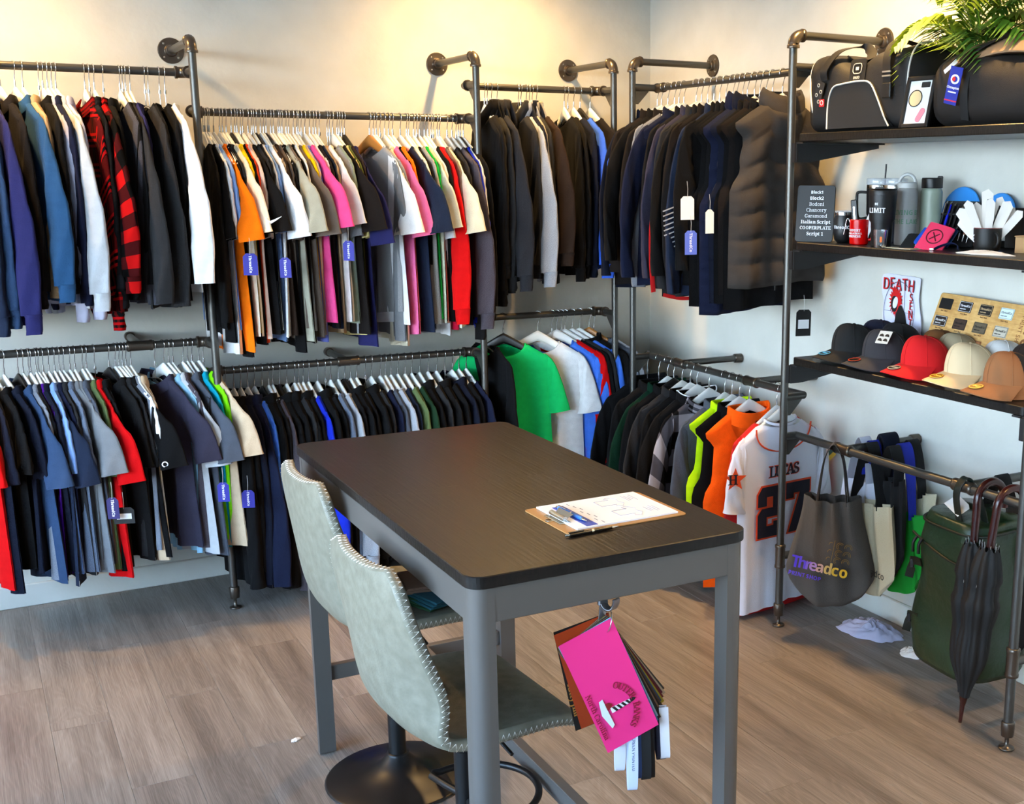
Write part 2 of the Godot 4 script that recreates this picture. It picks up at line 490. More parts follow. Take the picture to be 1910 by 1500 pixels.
func make_racks() -> void:
	var iron := mat("iron_pipe", Color(0.36, 0.355, 0.34), 0.36, 0.8)
	iron.normal_enabled = true; iron.normal_texture = noise_tex(21, 0.05, 4, Color.BLACK, Color.WHITE, 256, true, 3.0); iron.normal_scale = 0.12
	iron.uv1_triplanar = true; iron.uv1_scale = Vector3(8, 8, 8)
	var cast := mat("cast_fitting", Color(0.38, 0.345, 0.31), 0.3, 0.85)
	var T := 2.323
	# back wall
	var r := thing("pipe_clothing_rack", "long dark iron pipe clothing rack along the back wall", "clothing rack", Vector3(-2.0, 0, ZP))
	var o := r.position
	var posts := [[-3.5, "x"], [-2.334, "A"], [-1.16, "B"], [-0.475, "C"]]
	for p in posts:
		var x: float = p[0]
		var base := Vector3(x, 0, ZP) - o
		part(r, "post", pipe(Vector3(0, 0.09, 0), Vector3(0, T - 0.04, 0)), iron, at(base))
		foot(r, base, cast)
		part(r, "elbow", elbow_mesh(Vector3.DOWN, Vector3(0, 0, -1)), cast, at(base + Vector3(0, T, 0)))
		var wp := part(r, "wall_pipe", pipe(Vector3(0, 0, -0.04), Vector3(0, 0, -ZP + 0.02)), iron, at(base + Vector3(0, T, 0)))
		var fl := part(wp, "flange", flange_mesh(Vector3(0, 0, 1)), cast, at(Vector3(0, 0, -ZP)))
		for k in 4:
			var a := PI / 4 + PI / 2 * k
			part(fl, "screw", MB.new().blob(Vector3(cos(a) * 0.039, sin(a) * 0.039, 0.008), Vector3(0.0045, 0.0045, 0.003), Basis.IDENTITY, 8, 6), mat("screw_head", Color(0.62, 0.6, 0.57), 0.3, 0.9))
	var rails := [[-3.5, -2.334, 2.211, 1.134], [-2.334, -1.16, 2.061, 1.005], [-1.16, -0.475, 2.204, 1.158]]
	for k in 3:
		for h in [rails[k][2], rails[k][3]]:
			var a := Vector3(rails[k][0], h, ZR) - o; var b := Vector3(rails[k][1], h, ZR) - o
			part(r, "rail", pipe(a + Vector3(0.02, 0, 0), b - Vector3(0.02, 0, 0)), iron)
			for e in [a, b]:
				bracket(r, Vector3(e.x, e.y, 0), Vector3(0, 0, -1), ZP - ZR, iron)
				var s := 1.0 if e == a else -1.0
				part(r, "rail_elbow", elbow_mesh(Vector3(0, 0, 1), Vector3(s, 0, 0)), cast, at(e))
	# low braces back to the wall
	for x in [-2.6, -1.75]:
		var hy: float = 1.134 if x < -2.334 else 1.005
		var br := part(r, "wall_brace", pipe(Vector3(0, 0, 0), Vector3(0, 0.0, -ZR + 0.004)), iron, at(Vector3(x, hy, ZR) - o))
		part(br, "end_cap", MB.new().tube([Vector3(0, 0, -ZR + 0.003), Vector3(0, 0, -ZR + 0.035), Vector3(0, 0, -ZR + 0.038)], [0.021, 0.021, 0.017], 16), cast)
		part(br, "tee_coupling", coupling_mesh(Vector3.RIGHT, 0.05), cast)
	# right wall
	r = thing("pipe_clothing_rack", "dark iron pipe rack with shelves along the right wall", "clothing rack", Vector3(XP, 0, 1.8))
	o = r.position
	for z in [0.596, 1.8114, 3.0526]:
		var base := Vector3(XP, 0, z) - o
		part(r, "post", pipe(Vector3(0, 0.09, 0), Vector3(0, T - 0.04, 0)), iron, at(base))
		foot(r, base, cast)
		part(r, "elbow", elbow_mesh(Vector3.DOWN, Vector3(1, 0, 0)), cast, at(base + Vector3(0, T, 0)))
		var wp := part(r, "wall_pipe", pipe(Vector3(0.04, 0, 0), Vector3(-XP - 0.02, 0, 0)), iron, at(base + Vector3(0, T, 0)))
		var fl := part(wp, "flange", flange_mesh(Vector3(-1, 0, 0)), cast, at(Vector3(-XP, 0, 0)))
		for k in 4:
			var a := PI / 4 + PI / 2 * k
			part(fl, "screw", MB.new().blob(Vector3(-0.008, cos(a) * 0.039, sin(a) * 0.039), Vector3(0.003, 0.0045, 0.0045), Basis.IDENTITY, 8, 6), mat("screw_head", Color(0.62, 0.6, 0.57), 0.3, 0.9))
		if z > 1.0:
			var jn := part(r, "post_coupling", coupling_mesh(Vector3.UP, 0.05), cast, at(base + Vector3(0, 0.30, 0)))
			part(jn, "low_brace", pipe(Vector3.ZERO, Vector3(-XP - 0.01, 0, 0)), iron)
	for q in [[0.596, 1.8114, 2.21, -0.31], [0.596, 1.8114, 0.958, -0.345], [1.8114, 3.0526, 0.798, -0.378]]:
		var a := Vector3(q[3], q[2], q[0]) - o; var b := Vector3(q[3], q[2], q[1]) - o
		part(r, "rail", pipe(a, b), iron)
		for e in [a, b]:
			bracket(r, Vector3(0, e.y, e.z), Vector3(1, 0, 0), q[3] - XP, iron)
			if q[2] > 2.0: part(r, "rail_coupling", coupling_mesh(Vector3(0, 0, 1), 0.035), cast, at(e + Vector3(0, 0, 0.03 if e == a else -0.03)))
	for q in [[0.874, 0.958, -0.345], [1.45, 0.958, -0.345], [2.11, 0.798, -0.378], [2.735, 0.798, -0.378]]:
		var br := part(r, "wall_brace", pipe(Vector3.ZERO, Vector3(-q[2] - 0.006, 0, 0)), iron, at(Vector3(q[2], q[1], q[0]) - o))
		part(br, "end_cap", MB.new().tube([Vector3(-q[2] - 0.004, 0, 0), Vector3(-q[2] - 0.04, 0, 0), Vector3(-q[2] - 0.043, 0, 0)], [0.022, 0.022, 0.017], 16), cast)
		part(br, "tee_coupling", coupling_mesh(Vector3(0, 0, 1), 0.045), cast)
	# shelf brackets belong to the rack; boards rest on them
	var steel := mat("bracket_steel", Color(0.15, 0.15, 0.155), 0.42, 0.3)
	for h in [1.938, 1.537, 1.094]:
		for z in [1.8114, 3.0526]:
			var s := 1.0 if z < 2 else -1.0
			var p := Vector3(XP, h, z + 0.035 * s) - o
			var bk := part(r, "shelf_bracket", MB.new().slab(PackedVector2Array([Vector2(0.0, 0.0), Vector2(0.0, -0.075), Vector2(0.06, -0.075), Vector2(0.40, -0.02), Vector2(0.40, 0.0)]), 0.008, Transform3D.IDENTITY), steel, at(p))
			part(bk, "bracket_lip", MB.new().box(Vector3(0.2, -0.004, 0.018 * s), Vector3(0.4, 0.006, 0.04)), steel)
			part(bk, "bracket_clamp", MB.new().box(Vector3(0.0, -0.04, -0.017 * s), Vector3(0.012, 0.07, 0.03)), steel)
	var wood := black_wood()
	for q in [[1.938, "top"], [1.537, "middle"], [1.094, "lowest"]]:
		var b := thing("shelf_board", "%s black wooden shelf board on the right wall rack" % q[1], "shelf", Vector3(-0.225, q[0], 2.44), 0, "black shelf boards")
		part(b, "board", MB.new().slab(rrect(0.43, 1.17, 0.012, 4), 0.03, Transform3D(Basis(Vector3.RIGHT, PI / 2), Vector3(0, 0.015, 0)), 0.0025), wood)
func black_wood() -> StandardMaterial3D:
	if M.has("black_wood"): return M.black_wood
	var m := mat("black_wood", Color(1, 1, 1), 0.38)
	var img := grain_image(256, 512, 77, Color(0.088, 0.076, 0.068), Color(0.045, 0.039, 0.036), Color(0.135, 0.115, 0.10), 9.0, 2)
	m.albedo_texture = ImageTexture.create_from_image(img)
	var h := img.duplicate()
	h.clear_mipmaps()
	h.bump_map_to_normal_map(14.0)
	m.normal_enabled = true
	m.normal_texture = ImageTexture.create_from_image(h)
	m.normal_scale = 0.18
	m.uv1_scale = Vector3(1.4, 0.7, 1)
	m.roughness = 0.36
	m.metallic_specular = 0.4
	return m

func make_table() -> void:
	var x0 := -2.380; var x1 := -1.684; var z0 := 1.921; var z1 := 3.351; var H := 1.012
	var t := thing("counter_table", "tall grey steel table with a black-brown wooden top", "table", Vector3((x0 + x1) / 2, 0, (z0 + z1) / 2))
	var w := x1 - x0; var l := z1 - z0
	var grey := mat("table_grey", Color(0.35, 0.335, 0.32), 0.42, 0.1)
	part(t, "table_top", MB.new().slab(rrect(w, l, 0.04, 8), 0.028, Transform3D(Basis(Vector3.RIGHT, PI / 2), Vector3(0, H - 0.014, 0)), 0.002), black_wood())
	var hw := w / 2 - 0.006; var hl := l / 2 - 0.006
	var ap := 0.078; var ya := H - 0.028 - ap / 2
	for s in [-1, 1]:
		part(t, "apron", MB.new().box(Vector3(s * (hw - 0.012), ya, 0), Vector3(0.022, ap, 2 * hl - 0.1), Basis.IDENTITY, 0.002), grey)
		part(t, "apron", MB.new().box(Vector3(0, ya, s * (hl - 0.012)), Vector3(2 * hw - 0.1, ap, 0.022), Basis.IDENTITY, 0.002), grey)
	var q := 0.052
	for sx in [-1, 1]:
		for sz in [-1, 1]:
			var P := PackedVector2Array()
			# square leg with its outer corner well rounded
			P.append(Vector2(-q / 2, -q / 2)); P.append(Vector2(q / 2, -q / 2))
			var r := 0.034
			for i in 9: P.append(Vector2(q / 2 - r, q / 2 - r) + r * Vector2(cos(PI / 2 * i / 8), sin(PI / 2 * i / 8)))
			P.append(Vector2(-q / 2, q / 2))
			var m := MB.new()
			var ring := PackedVector3Array()
			for y in [0.004, H - 0.0285]:
				for p in P: ring.append(Vector3(p.x * sx, y, p.y * sz))
			# sides: smooth round the corner, hard elsewhere
			for k in P.size():
				var k2 := (k + 1) % P.size()
				if k >= 2 and k2 <= 10 and k2 > 2: continue
				m.face([ring[k], ring[k2], ring[k2 + P.size()], ring[k + P.size()]], Vector3(0, 0.5, 0))
			var arc := PackedVector3Array()
			for y in [0.004, H - 0.0285]:
				for i in 9: arc.append(Vector3(P[2 + i].x * sx, y, P[2 + i].y * sz))
			m.grid(arc, 9, 2, false, PackedVector2Array(), sx * sz > 0)
			var cap := []
			for k in P.size(): cap.append(ring[k])
			m.face(cap, Vector3(0, 0.5, 0))
			var leg := part(t, "leg", m, grey, at(Vector3(sx * (hw - q / 2), 0, sz * (hl - q / 2))))
			part(leg, "glide", MB.new().box(Vector3(0, 0.003, 0), Vector3(0.036, 0.006, 0.036)), mat("black_plastic", Color(0.05, 0.05, 0.052), 0.4))
	for s in [-1, 1]: part(t, "stretcher", MB.new().box(Vector3(0, 0.265, s * (hl - q / 2)), Vector3(2 * hw - 2 * q, 0.05, 0.025), Basis.IDENTITY, 0.002), grey)
	part(t, "stretcher", MB.new().box(Vector3(0.02, 0.265, 0), Vector3(0.03, 0.05, 2 * hl - q - 0.025), Basis.IDENTITY, 0.002), grey)

func stool_shell(out: float) -> Array:
	# the padded bucket as a height field over (u across, s from seat front to back top); out = offset along the normal
	var prof := smooth_path([Vector2(0.225, 0.540), Vector2(0.205, 0.568), Vector2(0.13, 0.580), Vector2(0.0, 0.572), Vector2(-0.10, 0.572), Vector2(-0.168, 0.600), Vector2(-0.202, 0.675), Vector2(-0.218, 0.78), Vector2(-0.228, 0.89), Vector2(-0.232, 0.985)], 4)
	var nv := prof.size(); var nu := 25
	var P := PackedVector3Array()
	for j in nv:
		var s := float(j) / (nv - 1)
		var w := 0.215 + 0.03 * smoothstep(0.0, 0.35, s) - 0.018 * smoothstep(0.6, 1.0, s)
		if s < 0.16: w *= 0.66 + 0.34 * sqrt(1.0 - pow(1.0 - s / 0.16, 2.2))
		if s > 0.84: w *= 0.66 + 0.34 * sqrt(maxf(0.0, 1.0 - pow((s - 0.84) / 0.16, 2.2)))
		var back := smoothstep(0.45, 0.75, s)
		for i in nu:
			var u := -1.0 + 2.0 * i / (nu - 1)
			u = signf(u) * pow(absf(u), 0.9)
			var k := pow(absf(u), 2.4)
			var p: Vector2 = prof[j]
			var lift := k * (0.028 * (1 - back) * smoothstep(0.08, 0.4, s))
			var wrap := k * 0.075 * back * (1.0 - 0.8 * smoothstep(0.62, 1.0, s))
			P.append(Vector3(p.x + wrap, p.y + lift, u * w))
	if out != 0.0:
		var Q := PackedVector3Array()
		for j in nv:
			for i in nu:
				var a := P[j * nu + maxi(0, i - 1)]; var b := P[j * nu + mini(nu - 1, i + 1)]
				var c := P[maxi(0, j - 1) * nu + i]; var d := P[mini(nv - 1, j + 1) * nu + i]
				Q.append(P[j * nu + i] + (b - a).cross(d - c).normalized() * out)
		P = Q
	return [P, nu, nv]
func make_stool(label: String, pos: Vector3, turn: float, drop := 0.0) -> Node3D:
	var o := thing("bar_stool", label, "stool", pos, turn, "grey leather bar stools")
	if not M.has("leather"):
		var l := mat("leather", Color(0.53, 0.52, 0.46), 0.48)
		l.albedo_texture = noise_tex(31, 0.014, 6, Color(0.80, 0.80, 0.78), Color(1, 1, 1), 512)
		l.normal_enabled = true; l.normal_texture = noise_tex(32, 0.08, 3, Color.BLACK, Color.WHITE, 512, true, 3.0); l.normal_scale = 0.2
		l.uv1_triplanar = true; l.uv1_scale = Vector3(3, 3, 3)
		var inner := stool_shell(0.0); var outer := stool_shell(0.03)
		var nu: int = inner[1]; var nv: int = inner[2]
		var A: PackedVector3Array = inner[0]; var B: PackedVector3Array = outer[0]
		var m := MB.new()
		M["stool_inner"] = MB.new().grid(A, nu, nv, false).done()
		m.grid(B, nu, nv, false, PackedVector2Array(), true)
		# rim: follow the outline round and join both faces with a rounded edge
		var loop := []
		for i in nu: loop.append(i)
		for j in range(1, nv): loop.append(j * nu + nu - 1)
		for i in range(nu - 2, -1, -1): loop.append((nv - 1) * nu + i)
		for j in range(nv - 2, 0, -1): loop.append(j * nu)
		var C := Vector3.ZERO
		var R := PackedVector3Array()
		var n := loop.size()
		var steps := 6
		var st := MB.new()
		var zig := []
		for h in steps + 1:
			for k in n:
				var a: Vector3 = A[loop[k]]; var b: Vector3 = B[loop[k]]
				var e: Vector3 = (A[loop[(k + 1) % n]] - A[loop[(k - 1 + n) % n]]).normalized()
				var outward := e.cross(b - a).normalized()
				var w := PI * h / steps
				R.append(a.lerp(b, 0.5 - 0.5 * cos(w)) + outward * sin(w) * 0.012)
		m.grid(R, n, steps + 1, true)
		M["stool_mesh"] = m.done()
		# zigzag seam round the rim, on the outside edge
		var path := []
		for k in n:
			var a: Vector3 = A[loop[k]]; var b: Vector3 = B[loop[k]]
			var e: Vector3 = (A[loop[(k + 1) % n]] - A[loop[(k - 1 + n) % n]]).normalized()
			var outward := e.cross(b - a).normalized()
			path.append([a.lerp(b, 0.35) + outward * 0.0135, a.lerp(b, 0.92) + outward * 0.0065, (b - a).normalized() * 0.002])
		var total := 0.0
		var lens := [0.0]
		for k in n:
			total += (path[(k + 1) % n][0] - path[k][0]).length()
			lens.append(total)
		var pitch := 0.0075
		var cnt := int(total / pitch)
		var k2 := 0
		for c in cnt:
			var d := c * pitch
			while k2 < n - 1 and lens[k2 + 1] < d: k2 += 1
			var x: float = clampf((d - lens[k2]) / maxf(1e-5, lens[k2 + 1] - lens[k2]), 0, 1)
			var lo: Vector3 = path[k2][0].lerp(path[(k2 + 1) % n][0], x); var hi: Vector3 = path[k2][1].lerp(path[(k2 + 1) % n][1], x)
			zig.append((lo if c % 2 == 0 else hi) + (Vector3.ZERO if c % 2 == 0 else path[k2][2]))
		st.tube(zig, 0.0014, 4, false)
		M["stitch_mesh"] = st.done()
	var sh := at(Vector3(0, drop, 0))
	part(o, "seat_shell", M.stool_mesh, M.leather, sh)
	part(o, "seat_pad", M.stool_inner, M.leather, sh)
	part(o, "stitching", M.stitch_mesh, mat("stitch", Color(0.88, 0.87, 0.83), 0.7), sh, "cream zigzag stitching round the rim")
	var black := mat("stool_black", Color(0.07, 0.07, 0.075), 0.38, 0.2)
	part(o, "column", MB.new().lathe([Vector2(0.026, 0.06), Vector2(0.026, 0.40), Vector2(0.026, 0.40), Vector2(0.031, 0.405), Vector2(0.031, 0.53 + drop)], 24), black)
	part(o, "seat_plate", MB.new().box(Vector3(0.0, 0.535, 0), Vector3(0.2, 0.02, 0.2), Basis.IDENTITY, 0.004), black, sh)
	var b := part(o, "base", MB.new().lathe([Vector2(0.0, 0.0), Vector2(0.218, 0.0), Vector2(0.222, 0.004), Vector2(0.215, 0.010), Vector2(0.17, 0.017), Vector2(0.12, 0.026), Vector2(0.08, 0.038), Vector2(0.052, 0.056), Vector2(0.034, 0.078), Vector2(0.033, 0.078), Vector2(0.033, 0.084), Vector2(0.026, 0.085)], 48), black)
	# D-shaped footrest and the lift lever
	var ring := []
	for k in 21:
		var a := -PI * 0.62 + PI * 1.24 * k / 20
		ring.append(Vector3(0.03 + 0.16 * cos(a), 0.265, 0.16 * sin(a)))
	ring.push_front(Vector3(0.0, 0.265, -0.02)); ring.append(Vector3(0.0, 0.265, 0.02))
	part(o, "footrest", MB.new().tube(smooth_path(ring, 2), 0.0095, 10), black)
	part(o, "lever", MB.new().tube([Vector3(0.0, 0.52, 0.04), Vector3(0.03, 0.515, 0.14), Vector3(0.035, 0.50, 0.20)], 0.005, 8), black, sh)
	return o
func make_stools() -> void:
	make_stool("grey leather bar stool nearest the camera, seat tucked under the table", Vector3(-2.235, 0, 2.90), 0.06, -0.04)
	make_stool("farther grey leather bar stool with folded clothes on its seat", Vector3(-2.20, 0, 2.235), 0.02)

# ---------- garments: local X runs along the shoulders, Y up from the rail axis, +Z is the front ----------
const ORD := ["first", "second", "third", "fourth", "fifth", "sixth", "seventh", "eighth", "ninth", "tenth", "eleventh", "twelfth", "thirteenth", "fourteenth", "fifteenth", "sixteenth", "seventeenth", "eighteenth", "nineteenth"]
const TENS := ["", "", "twent", "thirt", "fort", "fift", "sixt", "sevent"]
func ordinal(n: int) -> String:
	if n < 20: return ORD[n - 1]
	var d := n / 10
	if n % 10 == 0: return TENS[d] + "ieth"
	return TENS[d] + "y-" + ORD[n % 10 - 1]

func shoulder(x: float) -> float: return -0.046 - 0.138 * pow(absf(x) / 0.225, 1.08)

func body_mesh(o: Dictionary) -> ArrayMesh:
	var wt: float = o.get("wt", 0.225); var wm: float = o.get("wm", 0.205); var wh: float = o.get("wh", 0.215)
	var hem: float = -o.get("len", 0.90)
	var nw: float = o.get("neck", 0.106); var scoop: float = o.get("scoop", 0.06); var t: float = o.get("t", 0.012)
	var A: float = o.get("fold", 0.012); var fq: float = o.get("freq", 2.2); var ph: float = o.get("ph", 0.0)
	var quilt: int = o.get("quilt", 0); var vest: bool = o.get("vest", false)
	var nu := 25; var nv: int = 61 if quilt else 20
	var yn := shoulder(nw)
	var m := MB.new()
	var dn: float = o.get("neck_depth", 0.032)
	for side in [1, -1]:
		var P := PackedVector3Array(); var U := PackedVector2Array()
		for j in nv:
			var v := float(j) / (nv - 1)
			if not quilt: v = pow(v, 1.5)
			for i in nu:
				var u := -1.0 + 2.0 * i / (nu - 1)
				var xt := u * wt
				var yt := shoulder(xt)
				var k := 1.0 - pow(minf(1.0, absf(xt) / nw), 2.0)
				if absf(xt) < nw: yt = yn - (scoop if side > 0 else 0.010) * sqrt(k) + 0.0
				var w := lerpf(wt, wm, smoothstep(0.0, 0.35, v)) + (wh - wm) * smoothstep(0.35, 1.0, v)
				var y := lerpf(yt, hem + 0.012 * sin(2.4 * u + ph), v)
				if vest:
					# arm holes bite into the sides between shoulder and chest
					var bite := smoothstep(0.02, 0.10, v) * (1.0 - smoothstep(0.30, 0.42, v))
					w -= 0.045 * bite
				var x := u * w
				var edge := sqrt(maxf(0.0, 1.0 - pow(absf(u), 5.0)))
				var d := t * edge * lerpf(0.75, 1.0, smoothstep(0.0, 0.22, v))
				d = maxf(d, 0.010 * edge) * sqrt(minf(1.0, v / 0.012))
				if absf(xt) < nw: d = lerpf(maxf(d, dn * sqrt(k) + 0.006), d, smoothstep(0.0, 0.28, v))
				if quilt:
					var q := absf(sin(PI * quilt * v))
					d += (0.021 * pow(q, 0.40) + 0.003 * sin(u * 31.0 + v * 50.0) * q) * edge
				var z: float = side * d
				var vv := pow(v, 1.2)
				z += vv * A * (sin(fq * u * PI + ph + 1.1 * v) + 0.45 * sin(fq * 2.3 * u * PI + ph * 1.7))
				z += vv * side * 0.005 * sin(9.0 * u + ph * 3.0 + side) + vv * 0.004 * sin(19.0 * u + ph * 5.0 + 2.0 * v)
				P.append(Vector3(x, y, z)); U.append(Vector2(x, -y))
		m.grid(P, nu, nv, false, U, side < 0)
	return m.done()
func sleeve_mesh(side: float, O: Array, I: Array, b0: float, b1: float, drift: float, ph: float, rows := 16, twist := 0.0, begin := 0.15) -> ArrayMesh:
	var outer := smooth_path(O, 6); var inner := smooth_path(I, 6)
	var ring := 14
	var P := PackedVector3Array(); var U := PackedVector2Array()
	for j in rows:
		var s := float(j) / (rows - 1)
		var a: Vector2 = outer[int(round(s * (outer.size() - 1)))]; var c: Vector2 = inner[int(round(s * (inner.size() - 1)))]
		var mid := (a + c) / 2; var half := (a - c) / 2
		var b := lerpf(b0, b1, s)
		for i in ring:
			var w := TAU * i / ring
			var tw := twist * smoothstep(begin, 1.0, s)
			var thick := b * sin(w) * (1.0 - 0.25 * cos(w) * cos(w)) * (1.0 + 0.16 * sin(17.0 * s + ph + 2.0 * cos(w))) + 0.006 * s * sin(3.0 * cos(w) + ph + 4.0 * s) + 0.0022 * sin(31.0 * s + 5.0 * cos(w) + ph)
			var q := mid + half * (cos(w) * cos(tw))
			var across := half.normalized().x
			var z := thick * cos(tw) - half.length() * cos(w) * sin(tw) + drift * s * s
			P.append(Vector3((q.x + thick * sin(tw) * across) * side, q.y, z))
			U.append(Vector2(half.length() * cos(w), -mid.y))
	return MB.new().grid(P, ring, rows, true, U, side > 0).done()
func pop_short(side: float, ph: float, k: int) -> ArrayMesh:
	var e := 0.012 * k
	return sleeve_mesh(side, [Vector2(0.195, -0.158), Vector2(0.240, -0.200), Vector2(0.300 + e, -0.30), Vector2(0.372 + e, -0.455)],
		[Vector2(0.200, -0.34), Vector2(0.222, -0.39), Vector2(0.250 + e, -0.435), Vector2(0.268 + e, -0.480)], 0.012, 0.017, 0.0, ph, 14, side * (0.75 + 0.15 * (k % 2)), 0.40)
func pop_long(side: float, ph: float, k: int) -> ArrayMesh:
	var e := 0.010 * k
	return sleeve_mesh(side, [Vector2(0.195, -0.158), Vector2(0.245, -0.20), Vector2(0.292 + e, -0.34), Vector2(0.330 + e, -0.52), Vector2(0.335 + e, -0.70), Vector2(0.325 + e, -0.86)],
		[Vector2(0.200, -0.34), Vector2(0.205, -0.40), Vector2(0.215 + e, -0.48), Vector2(0.232 + e, -0.60), Vector2(0.240 + e, -0.74), Vector2(0.245 + e, -0.865)], 0.014, 0.024, 0.0, ph, 24, side * (0.65 + 0.15 * (k % 2)), 0.28)
func short_sleeve(side: float, ph: float, spread := 0.0, drift := 0.0, b := 0.020, twist := 0.0) -> ArrayMesh:
	return sleeve_mesh(side, [Vector2(0.195, -0.158), Vector2(0.236, -0.200), Vector2(0.262 + spread * 0.45, -0.30), Vector2(0.287 + spread, -0.455)],
		[Vector2(0.200, -0.34), Vector2(0.20, -0.39), Vector2(0.185 + spread * 0.3, -0.43), Vector2(0.160 + spread * 0.95, -0.475)], 0.012, b, drift, ph, 12, twist)
func long_sleeve(side: float, ph: float, full := 0.0, drift := 0.0, b := 0.024, twist := 0.0) -> ArrayMesh:
	return sleeve_mesh(side, [Vector2(0.195, -0.158), Vector2(0.238 + full * 0.5, -0.20), Vector2(0.262 + full, -0.34), Vector2(0.280 + full, -0.52), Vector2(0.272 + full, -0.70), Vector2(0.260 + full, -0.86)],
		[Vector2(0.200, -0.36), Vector2(0.195 + full * 0.2, -0.42), Vector2(0.165 + full * 0.6, -0.50), Vector2(0.152 + full * 0.9, -0.62), Vector2(0.158 + full * 0.9, -0.74), Vector2(0.170 + full * 0.9, -0.865)], 0.014, b, drift, ph, 20, twist)
func cuff_mesh(side: float, full := 0.0, drift := 0.0, twist := 0.0) -> ArrayMesh:
	return sleeve_mesh(side, [Vector2(0.262 + full, -0.855), Vector2(0.252 + full, -0.875), Vector2(0.249 + full, -0.93)], [Vector2(0.168 + full * 0.9, -0.86), Vector2(0.176 + full * 0.9, -0.88), Vector2(0.179 + full * 0.9, -0.935)], 0.024, 0.018, drift, 0.0, 6, twist)
func neck_loop(nw: float, scoop: float, dn: float, grow: float, rise: float, n := 28) -> PackedVector3Array:
	var P := PackedVector3Array()
	var yn := shoulder(nw)
	for i in n:
		var a := TAU * i / n
		var f := sin(a)
		P.append(Vector3(nw * grow * cos(a), yn - (scoop if f > 0 else 0.010) * absf(f) + rise, (dn + 0.006) * grow * f))
	return P
func collar_mesh(rows: Array, nw: float, scoop: float, dn: float) -> ArrayMesh:
	var P := PackedVector3Array()
	for r in rows: P.append_array(neck_loop(nw, scoop, dn, r[0], r[1]))
	return MB.new().grid(P, 28, rows.size(), true).done()
func hood_mesh() -> ArrayMesh:
	var m := MB.new()
	# the hood lies folded behind the neck, its opening edges come round to the front
	var P := PackedVector3Array()
	for r in [[1.02, -0.01], [1.14, 0.02], [1.10, 0.055], [0.95, 0.062], [0.82, 0.03], [0.8, -0.03]]:
		var L := neck_loop(0.09, 0.075, 0.038, r[0], r[1])
		for i in L.size():
			var back := maxf(0.0, -sin(TAU * i / L.size()))
			P.append(L[i] + Vector3(0, back * 0.012, -back * 0.012))
	m.grid(P, 28, 6, true)
	var Q := PackedVector3Array()
	for j in 12:
		var v := float(j) / 11
		for i in 20:
			var a := TAU * i / 20
			var w := 0.112 * sqrt(maxf(0.0, 1.0 - pow(absf(2 * v - 0.75) / 1.25, 2.4)))
			Q.append(Vector3(cos(a) * w, -0.055 - 0.20 * v + 0.01 * cos(2 * a), -0.030 - 0.018 * sin(PI * v) + sin(a) * 0.022 * sqrt(sin(PI * clampf(v, 0.02, 0.98)))))
	m.grid(Q, 20, 12, true)
	return m.done()

